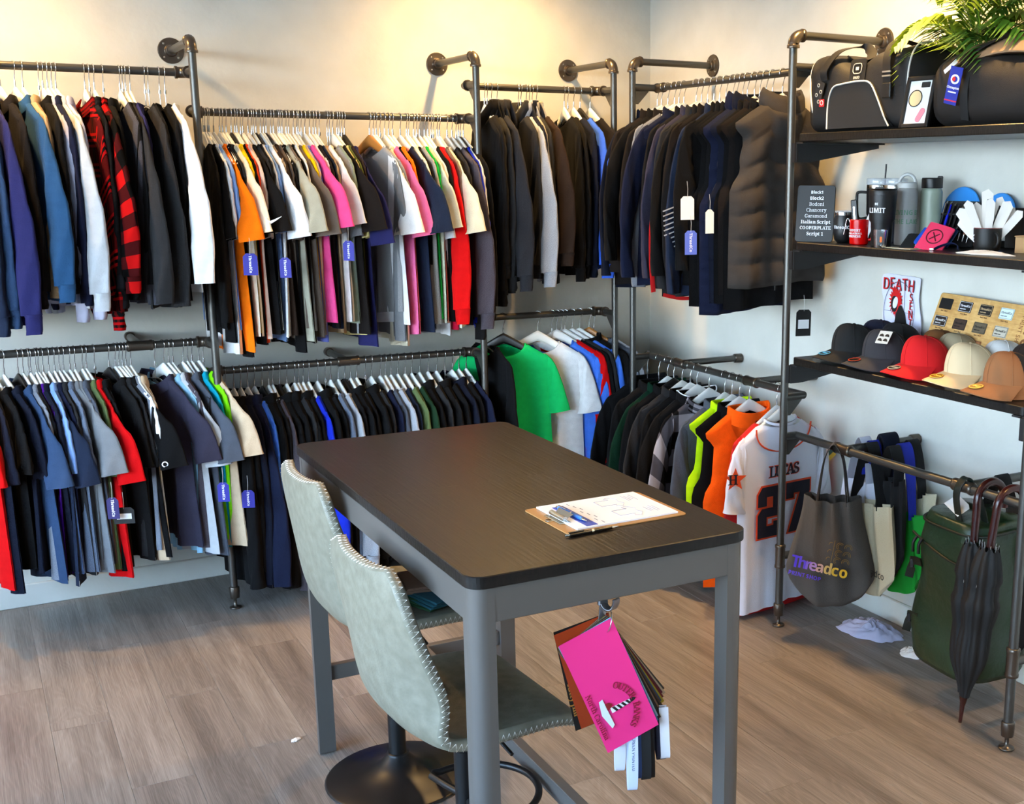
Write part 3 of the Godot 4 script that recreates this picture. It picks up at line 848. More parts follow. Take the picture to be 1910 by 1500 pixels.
var G := {}      # shared garment meshes
func garment_parts() -> void:
	for k in 4:
		var ph := k * 1.7
		G["tee%d" % k] = body_mesh({"ph": ph, "t": 0.011, "fold": 0.010, "freq": 1.6 + 0.5 * k, "wh": 0.20 + 0.008 * k})
		G["loose%d" % k] = body_mesh({"ph": ph, "t": 0.020, "fold": 0.016, "freq": 1.5 + 0.4 * k, "wm": 0.215, "wh": 0.225})
		G["shirt%d" % k] = body_mesh({"ph": ph, "t": 0.018, "fold": 0.014, "freq": 1.5 + 0.4 * k, "scoop": 0.045, "wm": 0.215, "wh": 0.22})
		G["jacket%d" % k] = body_mesh({"ph": ph, "t": 0.026, "fold": 0.012, "freq": 1.2 + 0.4 * k, "scoop": 0.035, "wt": 0.235, "wm": 0.235, "wh": 0.24, "neck": 0.108, "neck_depth": 0.042})
		for s in [-1.0, 1.0]:
			var e := "r" if s > 0 else "l"
			G["short%d%s" % [k, e]] = short_sleeve(s, ph, 0.012 * (k % 3), 0.006 * (k - 1.5), 0.018 + 0.004 * (k % 2))
			G["wide%d%s" % [k, e]] = short_sleeve(s, ph, 0.022 + 0.008 * (k % 2), 0.004 * (k - 1.5), 0.020)
			G["long%d%s" % [k, e]] = long_sleeve(s, ph, 0.0, 0.006 * (k - 1.5), 0.024)
			G["full%d%s" % [k, e]] = long_sleeve(s, ph, 0.02, 0.008 * (k - 1.5), 0.036)
	for k in 4:
		for s in [-1.0, 1.0]:
			var e := "r" if s > 0 else "l"
			# sleeves that swing out and turn their flat side to the aisle
			G["popshort%d%s" % [k, e]] = pop_short(s, k * 2.1, k)
			G["poplong%d%s" % [k, e]] = pop_long(s, k * 2.1, k)
		G["poptee%d" % k] = body_mesh({"ph": k * 1.3, "t": 0.013, "fold": 0.016, "freq": 1.3 + 0.4 * k, "wm": 0.225, "wh": 0.245})
		G["popshirt%d" % k] = body_mesh({"ph": k * 1.3, "t": 0.018, "fold": 0.018, "freq": 1.3 + 0.4 * k, "scoop": 0.045, "wm": 0.23, "wh": 0.25})
	for e in [-1.0, 1.0]:
		G["popcuff" + ("r" if e > 0 else "l")] = sleeve_mesh(e, [Vector2(0.336, -0.855), Vector2(0.326, -0.875), Vector2(0.322, -0.93)], [Vector2(0.250, -0.86), Vector2(0.258, -0.88), Vector2(0.262, -0.935)], 0.024, 0.018, 0.0, 0.0, 6, e * 0.55, -1.0)
		G["cuff" + ("r" if e > 0 else "l")] = cuff_mesh(e)
		G["fullcuff" + ("r" if e > 0 else "l")] = cuff_mesh(e, 0.02)
	G["vest0"] = body_mesh({"vest": true, "t": 0.022, "fold": 0.008, "wt": 0.228, "wm": 0.24, "wh": 0.24, "scoop": 0.04, "len": 0.92, "neck": 0.09})
	G["puffer0"] = body_mesh({"vest": true, "t": 0.026, "fold": 0.006, "wt": 0.23, "wm": 0.25, "wh": 0.25, "scoop": 0.035, "len": 0.88, "quilt": 7, "neck": 0.095, "neck_depth": 0.045})
	G["puffer1"] = body_mesh({"vest": true, "t": 0.018, "fold": 0.006, "wt": 0.228, "wm": 0.24, "wh": 0.235, "scoop": 0.035, "len": 0.94, "quilt": 16, "neck": 0.09})
	G["crew"] = collar_mesh([[1.0, -0.012], [1.03, -0.004], [1.0, 0.006], [0.94, 0.004], [0.92, -0.012]], 0.106, 0.06, 0.032)
	G["polo"] = collar_mesh([[0.96, -0.01], [0.95, 0.012], [0.98, 0.022], [1.06, 0.022], [1.18, -0.004], [1.20, -0.022], [1.17, -0.02]], 0.106, 0.05, 0.034)
	G["stand"] = collar_mesh([[1.05, -0.03], [1.05, 0.0], [1.02, 0.032], [0.98, 0.037], [0.94, 0.030], [0.95, -0.01]], 0.108, 0.035, 0.042)
	G["puffcollar"] = collar_mesh([[1.05, -0.02], [1.16, 0.01], [1.12, 0.045], [1.0, 0.066], [0.88, 0.05], [0.9, 0.0]], 0.095, 0.035, 0.045)
	G["hood"] = hood_mesh()
	# hangers
	var m := MB.new()
	var n := 27
	var P := PackedVector3Array()
	for i in n:
		var x := -0.208 + 0.416 * i / (n - 1)
		var y := -0.076 - 0.138 * pow(absf(x) / 0.225, 1.08)
		var h := lerpf(0.050, 0.022, pow(absf(x) / 0.222, 0.8))
		var th := 0.0065
		if i == 0 or i == n - 1: h *= 0.5; th *= 0.5
		for k in 8:
			var a := TAU * (k + 0.5) / 8
			P.append(Vector3(x, y - h / 2 + h / 2 * clampf(1.3 * sin(a), -1, 1), th * clampf(1.3 * cos(a), -1, 1)))
	m.grid(P, 8, n, true, PackedVector2Array(), true)
	for e in [0, n - 1]:
		var pts := []
		for k in 8: pts.append(P[e * 8 + k])
		m.face(pts, Vector3(0, -0.1, 0))
	G["hanger_body"] = m.done()
	G["hanger_bar"] = MB.new().tube([Vector3(-0.19, -0.214, 0), Vector3(0.19, -0.214, 0)], 0.004, 6).done()
	var hook := [Vector3(0, -0.085, 0), Vector3(0, -0.050, 0), Vector3(0.004, -0.034, 0)]
	for k in 15:
		var a := -0.95 + (PI + 1.25) * k / 14
		hook.append(Vector3(0.0182 * cos(a), 0.0182 * sin(a), 0))
	G["hook"] = MB.new().tube(smooth_path(hook, 2), 0.0018, 6).done()
	G["ferrule"] = MB.new().tube([Vector3(0, -0.080, 0), Vector3(0, -0.052, 0)], 0.0034, 8).done()
	# clip hanger of bent wire with a swivel block
	var wire := []
	for x in [-0.19, -0.10, 0.0, 0.10, 0.19]: wire.append(Vector3(x, -0.136 - 0.055 * pow(absf(x) / 0.19, 1.1), 0))
	G["wire_body"] = MB.new().tube(smooth_path(wire, 4), 0.0035, 8).tube([Vector3(0, -0.058, 0), Vector3(0, -0.136, 0)], 0.0022, 6).tube([Vector3(0, -0.070, 0), Vector3(0, -0.085, 0)], 0.0055, 8).done()

func fabric(cname: String) -> StandardMaterial3D:
	var key := "fabric_" + cname
	if M.has(key): return M[key]
	if not TX.has("weave"):
		TX["weave"] = noise_tex(51, 0.12, 3, Color.BLACK, Color.WHITE, 256, true, 4.0)
		TX["heather"] = noise_tex(52, 0.09, 3, Color(0.55, 0.55, 0.56), Color(1, 1, 1), 512)
		TX["soft"] = noise_tex(53, 0.012, 4, Color(0.93, 0.93, 0.93), Color(1, 1, 1), 256)
	var c: Color = PAL[cname]
	var m := mat(key, c, 0.92)
	m.metallic_specular = 0.25
	m.normal_enabled = true; m.normal_texture = TX.weave; m.normal_scale = 0.35
	m.uv1_triplanar = true; m.uv1_scale = Vector3(7, 7, 7)
	m.albedo_texture = TX.heather if cname in HEATHER else TX.soft
	m.rim_enabled = true; m.rim = 0.1
	return m
func plaid(cname: String, a: Color, b: Color, c: Color, size: float, thin := false) -> StandardMaterial3D:
	var key := "plaid_" + cname
	if M.has(key): return M[key]
	var n := 64
	var img := Image.create(n, n, false, Image.FORMAT_RGB8)
	for y in n:
		for x in n:
			var hx := x < n / 2; var hy := y < n / 2
			var q := a
			if thin:
				hx = (x < n / 2) and (x / 6) % 2 == 0; hy = (y < n / 2) and (y / 6) % 2 == 0
				q = a if hy else (b if (y < n / 2 or x < n / 2) else c)
				if hx and not hy: q = c
			else: q = a if hx and hy else (b if not hx and not hy else c)
			var g := 0.94 + 0.06 * float((x + y) % 2)
			img.set_pixel(x, y, Color(q.r * g, q.g * g, q.b * g))
	var m := mat(key, Color(1, 1, 1), 0.93)
	m.albedo_texture = ImageTexture.create_from_image(img)
	m.uv1_scale = Vector3(1.0 / size, 1.0 / size, 1)
	m.metallic_specular = 0.2
	return m

const HEATHER := ["heather grey", "heather blue-grey", "dark heather grey", "oatmeal", "light heather", "mauve grey", "ash grey", "charcoal heather"]
var PAL := {
	"black": Color(0.055, 0.053, 0.056), "soft black": Color(0.075, 0.07, 0.07), "brown-black": Color(0.10, 0.082, 0.075), "charcoal": Color(0.16, 0.16, 0.165), "charcoal heather": Color(0.20, 0.20, 0.215),
	"dark brown": Color(0.17, 0.12, 0.09), "taupe": Color(0.42, 0.37, 0.33), "tan": Color(0.66, 0.54, 0.40), "beige": Color(0.80, 0.70, 0.58), "cream": Color(0.88, 0.84, 0.74), "ivory": Color(0.86, 0.83, 0.73),
	"white": Color(0.90, 0.90, 0.90), "off-white": Color(0.87, 0.85, 0.83), "light grey": Color(0.72, 0.73, 0.74), "grey": Color(0.46, 0.47, 0.48), "slate grey": Color(0.30, 0.32, 0.36), "ash grey": Color(0.70, 0.70, 0.70),
	"heather grey": Color(0.58, 0.60, 0.64), "heather blue-grey": Color(0.47, 0.52, 0.60), "dark heather grey": Color(0.33, 0.33, 0.36), "oatmeal": Color(0.76, 0.74, 0.70), "light heather": Color(0.78, 0.79, 0.81), "mauve grey": Color(0.37, 0.34, 0.37),
	"lilac grey": Color(0.70, 0.70, 0.77), "plum grey": Color(0.20, 0.19, 0.25), "steel blue": Color(0.15, 0.29, 0.43), "indigo": Color(0.15, 0.15, 0.33), "navy": Color(0.085, 0.105, 0.19), "slate navy": Color(0.115, 0.15, 0.225), "denim blue": Color(0.18, 0.26, 0.38),
	"royal blue": Color(0.10, 0.18, 0.72), "cornflower blue": Color(0.26, 0.46, 0.86), "light blue": Color(0.50, 0.63, 0.84), "sky blue": Color(0.56, 0.74, 0.84), "periwinkle": Color(0.42, 0.47, 0.80), "teal": Color(0.05, 0.62, 0.72),
	"lime green": Color(0.48, 0.84, 0.05), "kelly green": Color(0.02, 0.62, 0.20), "bright green": Color(0.08, 0.78, 0.42), "sage": Color(0.55, 0.60, 0.52), "sage grey": Color(0.64, 0.63, 0.56), "olive": Color(0.33, 0.37, 0.16), "moss green": Color(0.36, 0.42, 0.26), "dark green": Color(0.10, 0.20, 0.12), "bottle green": Color(0.03, 0.16, 0.10),
	"yellow": Color(0.95, 0.78, 0.02), "pale yellow": Color(0.90, 0.83, 0.55), "hi-vis yellow": Color(0.80, 0.98, 0.05), "orange": Color(0.98, 0.45, 0.02), "red-orange": Color(0.95, 0.26, 0.05), "hi-vis orange": Color(1.0, 0.38, 0.05),
	"red": Color(0.80, 0.03, 0.05), "bright red": Color(0.86, 0.06, 0.06), "crimson": Color(0.75, 0.08, 0.22), "hot pink": Color(0.90, 0.30, 0.55), "pink": Color(0.93, 0.45, 0.65), "blush": Color(0.88, 0.77, 0.70), "purple": Color(0.30, 0.08, 0.52),
	"medium blue": Color(0.22, 0.38, 0.80), "puffer grey": Color(0.23, 0.215, 0.205), "midnight": Color(0.07, 0.085, 0.14),
}
const KINDS := {"T": ["t_shirt", "short-sleeved t-shirt", "t-shirt"], "P": ["polo_shirt", "polo shirt", "polo shirt"], "S": ["dress_shirt", "long-sleeved shirt", "shirt"], "L": ["long_sleeve_top", "long-sleeved top", "top"], "W": ["sweatshirt", "sweatshirt", "sweatshirt"],
	"H": ["hoodie", "hoodie", "hoodie"], "J": ["jacket", "jacket", "jacket"], "V": ["vest", "vest", "vest"], "Q": ["puffer_vest", "quilted puffer vest", "vest"], "F": ["flannel_shirt", "flannel shirt", "shirt"]}

func hanger(kind: String, label: String, pos: Vector3, turn: float, tilt: float, group: String) -> void:
	var o := thing("clothes_hanger", label, "hanger", pos, turn, group)
	o.rotation.z = tilt
	var chrome := mat("chrome", Color(0.80, 0.80, 0.80), 0.18, 1.0)
	part(o, "hook", G.hook, chrome)
	if kind == "wire":
		part(o, "wire_frame", G.wire_body, chrome)
		return
	part(o, "ferrule", G.ferrule, chrome)
	var m := mat("hanger_white", Color(0.90, 0.90, 0.88), 0.45)
	if kind == "black": m = mat("hanger_black", Color(0.04, 0.04, 0.042), 0.4)
	elif kind == "wood": m = mat("hanger_wood", Color(0.72, 0.47, 0.20), 0.45)
	part(o, "shoulder_bar", G.hanger_body, m)
	part(o, "trouser_bar", G.hanger_bar, m)
func garment(kind: String, cname: String, k: int, label: String, pos: Vector3, turn: float, tilt: float, stretch: float, group: String, opt: Dictionary) -> Node3D:
	var info: Array = KINDS[kind]
	var o := thing(info[0], label, info[2], pos, turn, group)
	o.rotation.z = tilt
	var f: Material = opt.get("mat", null)
	if f == null: f = fabric(cname)
	var v := k % 4
	var st := Transform3D(Basis.from_scale(Vector3(1, stretch, 1)), Vector3(0, 0.06 * (stretch - 1.0), 0))
	var body := "tee"; var sl := "short"
	match kind:
		"T": body = "loose" if opt.get("loose", false) else "tee"; sl = "wide" if opt.get("loose", false) else "short"
		"P": body = "shirt"; sl = "wide"
		"S", "F": body = "shirt"; sl = "long"
		"L": body = "tee"; sl = "long"
		"W", "H": body = "loose"; sl = "full" if opt.get("loose", false) else "long"
		"J": body = "jacket"; sl = "full"
	var pop: bool = opt.get("pop", false)
	var near: String = opt.get("near", "r")
	if kind == "V": part(o, "body", G.vest0, f, st)
	elif kind == "Q": part(o, "body", G.puffer1 if opt.get("fine", false) else G.puffer0, f, st)
	else:
		if pop and kind != "J": body = "poptee" if kind in ["T", "L"] else "popshirt"
		part(o, "body", G["%s%d" % [body, v]], f, st)
		var sm: Material = opt.get("sleeve_mat", f)
		for e in ["l", "r"]:
			var out: bool = pop and e == near
			var shape: String = ("pop" + ("short" if kind in ["T", "P"] else "long")) if out else sl
			var kk := rng.randf_range(0.94, 1.06)
			var ss := st * Transform3D(Basis.from_scale(Vector3(1, kk, 1)), Vector3(0, -0.16 * (1.0 - kk), 0))
			var s := part(o, "sleeve", G["%s%d%s" % [shape, 0 if out and kind in ["W", "H", "S", "F"] else (v + 1) % 4, e]], sm, ss)
			if kind in ["W", "H", "S", "F"]: part(s, "cuff", G[("popcuff" if out else ("fullcuff" if sl == "full" else "cuff")) + e], sm)
	match kind:
		"T", "L", "W": part(o, "neckband", G.crew, opt.get("trim", f), at(Vector3(0, 0, 0)))
		"P", "S", "F": part(o, "collar", G.polo, opt.get("trim", f))
		"H": part(o, "hood", G.hood, f)
		"J", "V": part(o, "collar", G.stand, opt.get("trim", f))
		"Q": part(o, "collar", G.puffcollar, f)
	if kind in ["J", "V", "Q"]:
		var front := 0.050 if kind == "Q" else 0.034
		part(o, "zipper", MB.new().box(Vector3(0, -0.50 * stretch, front), Vector3(0.009, 0.72 * stretch, 0.02), Basis.IDENTITY, 0.002), mat("zip_dark", Color(0.03, 0.03, 0.032), 0.35, 0.3))
	garment_detail(o, kind, opt)
	return o
func hang_tag(o: Node3D, p: Vector3, turn: float, size: Vector2, col: Color, words := "", ink := Color.WHITE, upright := true) -> MeshInstance3D:
	# a card tag on a short string, hanging from a garment
	var h := size.y / 2; var w := size.x / 2; var c := 0.012
	var poly := PackedVector2Array([Vector2(-w, -h), Vector2(w, -h), Vector2(w, h - c), Vector2(w - c, h), Vector2(-w + c, h), Vector2(-w, h - c)])
	var g := part(o, "hang_tag", MB.new().slab(poly, 0.0012), mat("card_%s" % col.to_html(), col, 0.6), Transform3D(yaw(turn), p), "printed card price tag on a string")
	part(g, "string", MB.new().tube([Vector3(0, h - 0.006, 0.002), Vector3(0.002, h + 0.03, 0), Vector3(0, h + 0.06, -0.004)], 0.0008, 4, false), mat("string", Color(0.8, 0.8, 0.78), 0.8))
	if col.get_luminance() < 0.06: part(g, "barcode_label", MB.new().box(Vector3(0, -size.y * 0.05, 0.0009), Vector3(size.x * 0.72, size.y * 0.34, 0.0008)), mat("paper_label", Color(0.9, 0.9, 0.9), 0.6))
	if words:
		var b := Basis.IDENTITY if upright else Basis(Vector3.BACK, -PI / 2)
		text(g, "lettering", words, size.x * 0.16 if upright else size.y * 0.125, mat("ink_%s" % ink.to_html(), ink, 0.6), Transform3D(b, Vector3(0, 0, 0.0009)), "Droid Sans", true)
	return g
func hang_all(rows: Array, rail: String, where: Callable, hgroup: String) -> Array:
	# rows: [coordinate along the rail, kind, colour, turn, stretch, hanger kind, options]
	var made := []
	for k in rows.size():
		var q: Array = rows[k]
		var x: Transform3D = where.call(q[0], deg_to_rad(q[3]))
		var opt: Dictionary = q[6] if q.size() > 6 else {}
		var info: Array = KINDS[q[1]]
		var said: String = opt.get("say", q[2] + " " + info[1])
		var label := "%s, %s on the %s" % [said, ordinal(k + 1), rail]
		if rail.begins_with("upper right") or rail.begins_with("lower right"): opt["near"] = "l"
		rng.seed = hash(rail) + k * 31
		var tilt := rng.randf_range(-0.02, 0.02)
		var jit := rng.randf_range(0.955, 1.045)
		var turn := x.basis.get_euler().y
		if q[5] != "none": hanger(q[5], "%s hanger holding the %s garment on the %s" % [{"white": "white", "black": "black", "wire": "chrome wire", "wood": "tan wooden"}[q[5]], ordinal(k + 1), rail], x.origin, turn, tilt, "hangers on the " + rail)
		made.append(garment(q[1], q[2], opt.get("var", k), label, x.origin - Vector3(0, 0.023, 0), turn, tilt, q[4] * jit * 0.975, "garments on the " + rail, opt))
	return made

func rows(rail: String) -> Array:
	match rail:
		"UL": return [
			[-3.141, "S", "slate navy", 15, 1.02, "white"],
			[-3.097, "S", "denim blue", 15, 1.02, "white"],
			[-3.059, "S", "indigo", 15, 1.0, "white", {"pop": true}],
			[-2.996, "S", "brown-black", 13, 0.96, "white"],
			[-2.947, "S", "steel blue", 16, 0.99, "white", {"pop": true}],
			[-2.921, "S", "tan", 13, 0.95, "white"],
			[-2.867, "S", "black", 9, 0.95, "wire"],
			[-2.853, "S", "lilac grey", 12, 0.97, "white"],
			[-2.838, "S", "navy", 11, 0.96, "white"],
			[-2.824, "S", "light grey", 15, 0.98, "white", {"pop": true}],
			[-2.809, "S", "lilac grey", 15, 0.97, "white"],
			[-2.709, "F", "red plaid", 5, 1.04, "white", {"mat": plaid("red stripe", Color(0.62, 0.03, 0.04), Color(0.03, 0.03, 0.03), Color(0.30, 0.03, 0.03), 0.11, true), "say": "red and black striped plaid flannel shirt"}],
			[-2.693, "F", "charcoal", 5, 0.99, "wire", {"mat": plaid("charcoal check", Color(0.10, 0.10, 0.11), Color(0.035, 0.035, 0.04), Color(0.06, 0.06, 0.065), 0.10), "say": "charcoal and black checked flannel shirt"}],
			[-2.676, "F", "red plaid", 8, 0.96, "white", {"mat": plaid("buffalo", Color(0.70, 0.05, 0.05), Color(0.02, 0.02, 0.02), Color(0.24, 0.03, 0.035), 0.11), "say": "red and black buffalo check flannel shirt", "pop": true}],
			[-2.644, "S", "black", 5, 0.95, "wire"],
			[-2.585, "L", "dark heather grey", 6, 0.97, "white"],
			[-2.575, "L", "black", 4, 0.98, "wire"],
			[-2.565, "L", "charcoal", 6, 0.99, "white", {"pop": true}],
			[-2.548, "L", "indigo", 4, 0.98, "white"],
			[-2.495, "L", "charcoal", 6, 0.99, "wire", {"pop": true}],
			[-2.482, "L", "soft black", 4, 0.97, "wire"],
			[-2.441, "L", "black", 5, 0.97, "wire"],
			[-2.421, "L", "white", 7, 0.97, "wire", {"pop": true}],
		]
		"UM": return [
			[-2.288, "L", "black", -2.0, 1.0, "white"],
			[-2.281, "T", "black", 5.0, 1.0, "white"],
			[-2.271, "T", "white", 6.0, 1.04, "white"],
			[-2.265, "T", "light blue", 8.0, 0.98, "white", {"tags": [[Vector3(0.37, -0.56, 0.0), 1.05, Vector2(0.055, 0.085), Color(0.13, 0.12, 0.55), "ThreadCo", false]]}],
			[-2.248, "T", "orange", 9.0, 1.03, "white", {"pop": true}],
			[-2.225, "T", "black", 6.0, 1.05, "white"],
			[-2.213, "T", "charcoal", 6.0, 1.03, "white"],
			[-2.199, "T", "cream", 7.0, 0.97, "white", {"pop": true}],
			[-2.179, "T", "yellow", 5.0, 1.0, "black"],
			[-2.165, "T", "black", 6.0, 1.0, "white"],
			[-2.156, "T", "red-orange", 5.0, 1.0, "white"],
			[-2.143, "T", "blush", 5.0, 0.98, "wire"],
			[-2.133, "T", "black", 8.0, 1.0, "white", {"swoosh": true, "say": "black t-shirt with a white swoosh on its sleeve", "tags": [[Vector3(0.37, -0.58, 0.0), 0.9, Vector2(0.045, 0.08), Color(0.13, 0.12, 0.55), "ThreadCo", false]], "pop": true}],
			[-2.112, "T", "charcoal", 7.0, 0.98, "white"],
			[-2.099, "T", "black", 5.0, 1.01, "wire"],
			[-2.091, "T", "off-white", 5.0, 0.98, "white"],
			[-2.08, "T", "light blue", 6.0, 1.0, "black"],
			[-2.062, "T", "white", 8.0, 1.0, "white", {"pop": true}],
			[-2.05, "T", "tan", 7.0, 0.97, "white"],
			[-2.04, "T", "dark brown", 5.0, 0.98, "black"],
			[-2.021, "T", "taupe", 5.0, 1.0, "white"],
			[-2.01, "T", "black", 6.0, 1.05, "white"],
			[-1.991, "T", "sage grey", 6.0, 0.98, "white", {"pop": true}],
			[-1.984, "T", "taupe", 5.0, 1.02, "white"],
			[-1.975, "T", "black", 7.0, 1.04, "white"],
			[-1.958, "T", "white", 5.0, 1.0, "white"],
			[-1.947, "T", "taupe", 8.0, 0.99, "white", {"pop": true}],
			[-1.928, "T", "yellow", 6.0, 0.98, "white"],
			[-1.914, "T", "beige", 5.0, 1.0, "white"],
			[-1.908, "T", "periwinkle", 5.5, 1.02, "wire"],
			[-1.896, "T", "hot pink", 8.0, 0.97, "wire", {"pop": true}],
			[-1.88, "T", "white", 8.0, 0.98, "white", {"tags": [[Vector3(0.38, -0.52, 0.0), 0.6, Vector2(0.05, 0.08), Color(0.13, 0.12, 0.55), "ThreadCo", false]]}],
			[-1.861, "T", "brown-black", 5.0, 1.0, "white"],
			[-1.845, "T", "slate navy", 6.0, 1.0, "white"],
			[-1.834, "T", "tan", 5.0, 0.96, "white"],
			[-1.82, "T", "off-white", 7.0, 0.93, "wire", {"pop": true}],
			[-1.787, "T", "ash grey", 8.0, 1.04, "wire"],
			[-1.777, "T", "sage", 7.0, 0.98, "wire"],
			[-1.763, "T", "brown-black", 8.5, 0.97, "white", {"pop": true}],
			[-1.744, "T", "pale yellow", 5.0, 1.0, "white"],
			[-1.735, "T", "olive", 5.0, 0.98, "wire"],
			[-1.724, "T", "dark brown", 6.0, 1.0, "wire"],
			[-1.712, "T", "indigo", 6.0, 1.02, "black", {"pop": true}],
			[-1.603, "T", "ash grey", 16, 0.96, "wood", {"loose": true, "say": "light grey crew-neck t-shirt with a small black chest mark", "chest": true}],
			[-1.586, "T", "white", 8.0, 1.0, "white", {"pop": true}],
			[-1.573, "T", "grey", 4.0, 1.02, "white"],
			[-1.556, "T", "ivory", 5.0, 1.04, "wire"],
			[-1.536, "T", "pink", 9.0, 1.0, "white", {"loose": true, "pop": true}],
			[-1.517, "T", "soft black", 7.0, 0.99, "white"],
			[-1.5, "T", "orange", 4.0, 0.99, "white"],
			[-1.465, "T", "slate navy", 7.0, 0.97, "white", {"pop": true}],
			[-1.437, "T", "cream", 2.0, 1.0, "white"],
			[-1.427, "T", "black", 4.0, 1.0, "white"],
			[-1.405, "T", "oatmeal", 3.0, 1.0, "white"],
			[-1.391, "T", "kelly green", 2.0, 0.98, "wire"],
			[-1.376, "T", "ivory", 3.0, 1.0, "white", {"pop": true}],
			[-1.354, "T", "white", 2.5, 1.03, "white"],
			[-1.339, "T", "black", 2.5, 1.0, "white"],
			[-1.324, "W", "bright red", 2.0, 0.93, "wire", {"pop": true}],
			[-1.314, "T", "crimson", 2.0, 1.0, "wire"],
			[-1.296, "T", "taupe", 2.0, 1.0, "white"],
			[-1.284, "T", "ivory", 2.5, 1.0, "white", {"pop": true}],
			[-1.249, "T", "charcoal", 2.0, 1.0, "white"],
			[-1.226, "W", "mauve grey", 5.0, 0.97, "white", {"pop": true}],
			[-1.206, "W", "soft black", 3.0, 0.95, "wire"],
			[-1.195, "T", "royal blue", 2.0, 0.98, "white"],
			[-1.185, "T", "white", 2.0, 0.98, "black"],
			[-1.172, "W", "black", 3.0, 0.97, "white"],
		]
		"UR": return [
			[-1.064, "H", "black", -7, 1.0, "white"],
			[-1.051, "H", "soft black", -7, 0.97, "white"],
			[-1.031, "H", "charcoal", -3, 0.98, "white"],
			[-1.004, "H", "charcoal heather", -2, 0.97, "white", {"pop": true}],
			[-0.898, "H", "charcoal", -5, 0.93, "wire"],
			[-0.885, "H", "light heather", -1, 0.93, "white", {"pop": true}],
			[-0.858, "H", "midnight", -4, 0.96, "wire"],
			[-0.842, "H", "oatmeal", -7, 0.88, "wire"],
			[-0.828, "W", "charcoal", -5, 0.96, "white"],
			[-0.807, "W", "dark brown", 1, 0.9, "white", {"pop": true}],
			[-0.663, "W", "black", -9, 0.9, "white"],
			[-0.644, "W", "soft black", -7, 0.9, "wire"],
			[-0.613, "W", "midnight", -3, 0.91, "white"],
			[-0.579, "W", "medium blue", -1, 0.92, "black", {"pop": true}],
			[-0.525, "W", "brown-black", 1, 0.9, "white", {"pop": true}],
		]
		"LL": return [
			[-3.212, "P", "red", 13, 0.95, "white"],
			[-3.166, "P", "midnight", 13, 1.0, "white"],
			[-3.126, "P", "black", 15, 0.92, "white"],
			[-3.094, "P", "midnight", 18, 0.92, "white", {"piping": true, "say": "midnight navy polo shirt with white piping"}],
			[-3.046, "P", "denim blue", 15, 0.95, "black", {"pop": true}],
			[-3.028, "P", "heather grey", 15, 0.98, "white"],
			[-3.009, "P", "black", 13, 0.92, "wire"],
			[-3.002, "P", "purple", 15, 0.93, "white"],
			[-2.983, "P", "midnight", 11, 0.95, "white"],
			[-2.975, "P", "slate navy", 18, 0.98, "white", {"pop": true}],
			[-2.959, "P", "light blue", 11, 0.97, "white"],
			[-2.938, "P", "navy", 13, 0.96, "white"],
			[-2.918, "P", "charcoal", 11, 0.96, "white"],
			[-2.901, "P", "heather blue-grey", 13, 0.93, "white"],
			[-2.887, "P", "grey", 19, 0.92, "white", {"pop": true}],
			[-2.863, "P", "grey", 13, 0.9, "white"],
			[-2.845, "P", "slate grey", 11, 0.92, "white", {"tags": [[Vector3(0.37, -0.55, 0.02), 0.9, Vector2(0.045, 0.085), Color(0.12, 0.06, 0.34), "ThreadCo", false]]}],
			[-2.818, "P", "moss green", 13, 0.92, "white", {"tags": [[Vector3(0.37, -0.58, 0.02), 1.0, Vector2(0.075, 0.065), Color(0.04, 0.04, 0.045), "8127", true]]}],
			[-2.804, "P", "red", 15, 0.98, "white", {"pop": true}],
			[-2.774, "P", "black", 11, 0.94, "wire"],
			[-2.722, "P", "soft black", 17, 0.94, "black"],
			[-2.697, "P", "charcoal", 17, 0.94, "white"],
			[-2.684, "P", "black", 21, 0.93, "white", {"ring": true, "say": "black polo shirt with a small white sleeve logo", "pop": true}],
			[-2.671, "P", "heather grey", 18, 0.93, "white"],
			[-2.658, "P", "white", 15, 0.92, "white"],
			[-2.64, "P", "beige", 13, 0.9, "white"],
			[-2.549, "P", "plum grey", 21, 0.9, "wire", {"pop": true}],
			[-2.515, "P", "sky blue", 21, 0.92, "white"],
			[-2.496, "P", "light grey", 19, 0.93, "white", {"pop": true}],
			[-2.479, "P", "mauve grey", 15, 0.92, "white", {"tags": [[Vector3(0.37, -0.54, 0.0), 0.9, Vector2(0.045, 0.08), Color(0.13, 0.12, 0.55), "ThreadCo", false]]}],
			[-2.439, "P", "slate grey", 16, 0.91, "white", {"pop": true}],
			[-2.421, "P", "charcoal", 11, 0.92, "white"],
			[-2.404, "P", "teal", 15, 0.9, "white"],
			[-2.376, "P", "lime green", 15, 0.9, "white", {"tags": [[Vector3(0.36, -0.58, 0.0), 0.95, Vector2(0.05, 0.075), Color(0.13, 0.12, 0.55), "ThreadCo", false]]}],
			[-2.36, "P", "beige", 15, 0.9, "wire", {"pop": true}],
		]
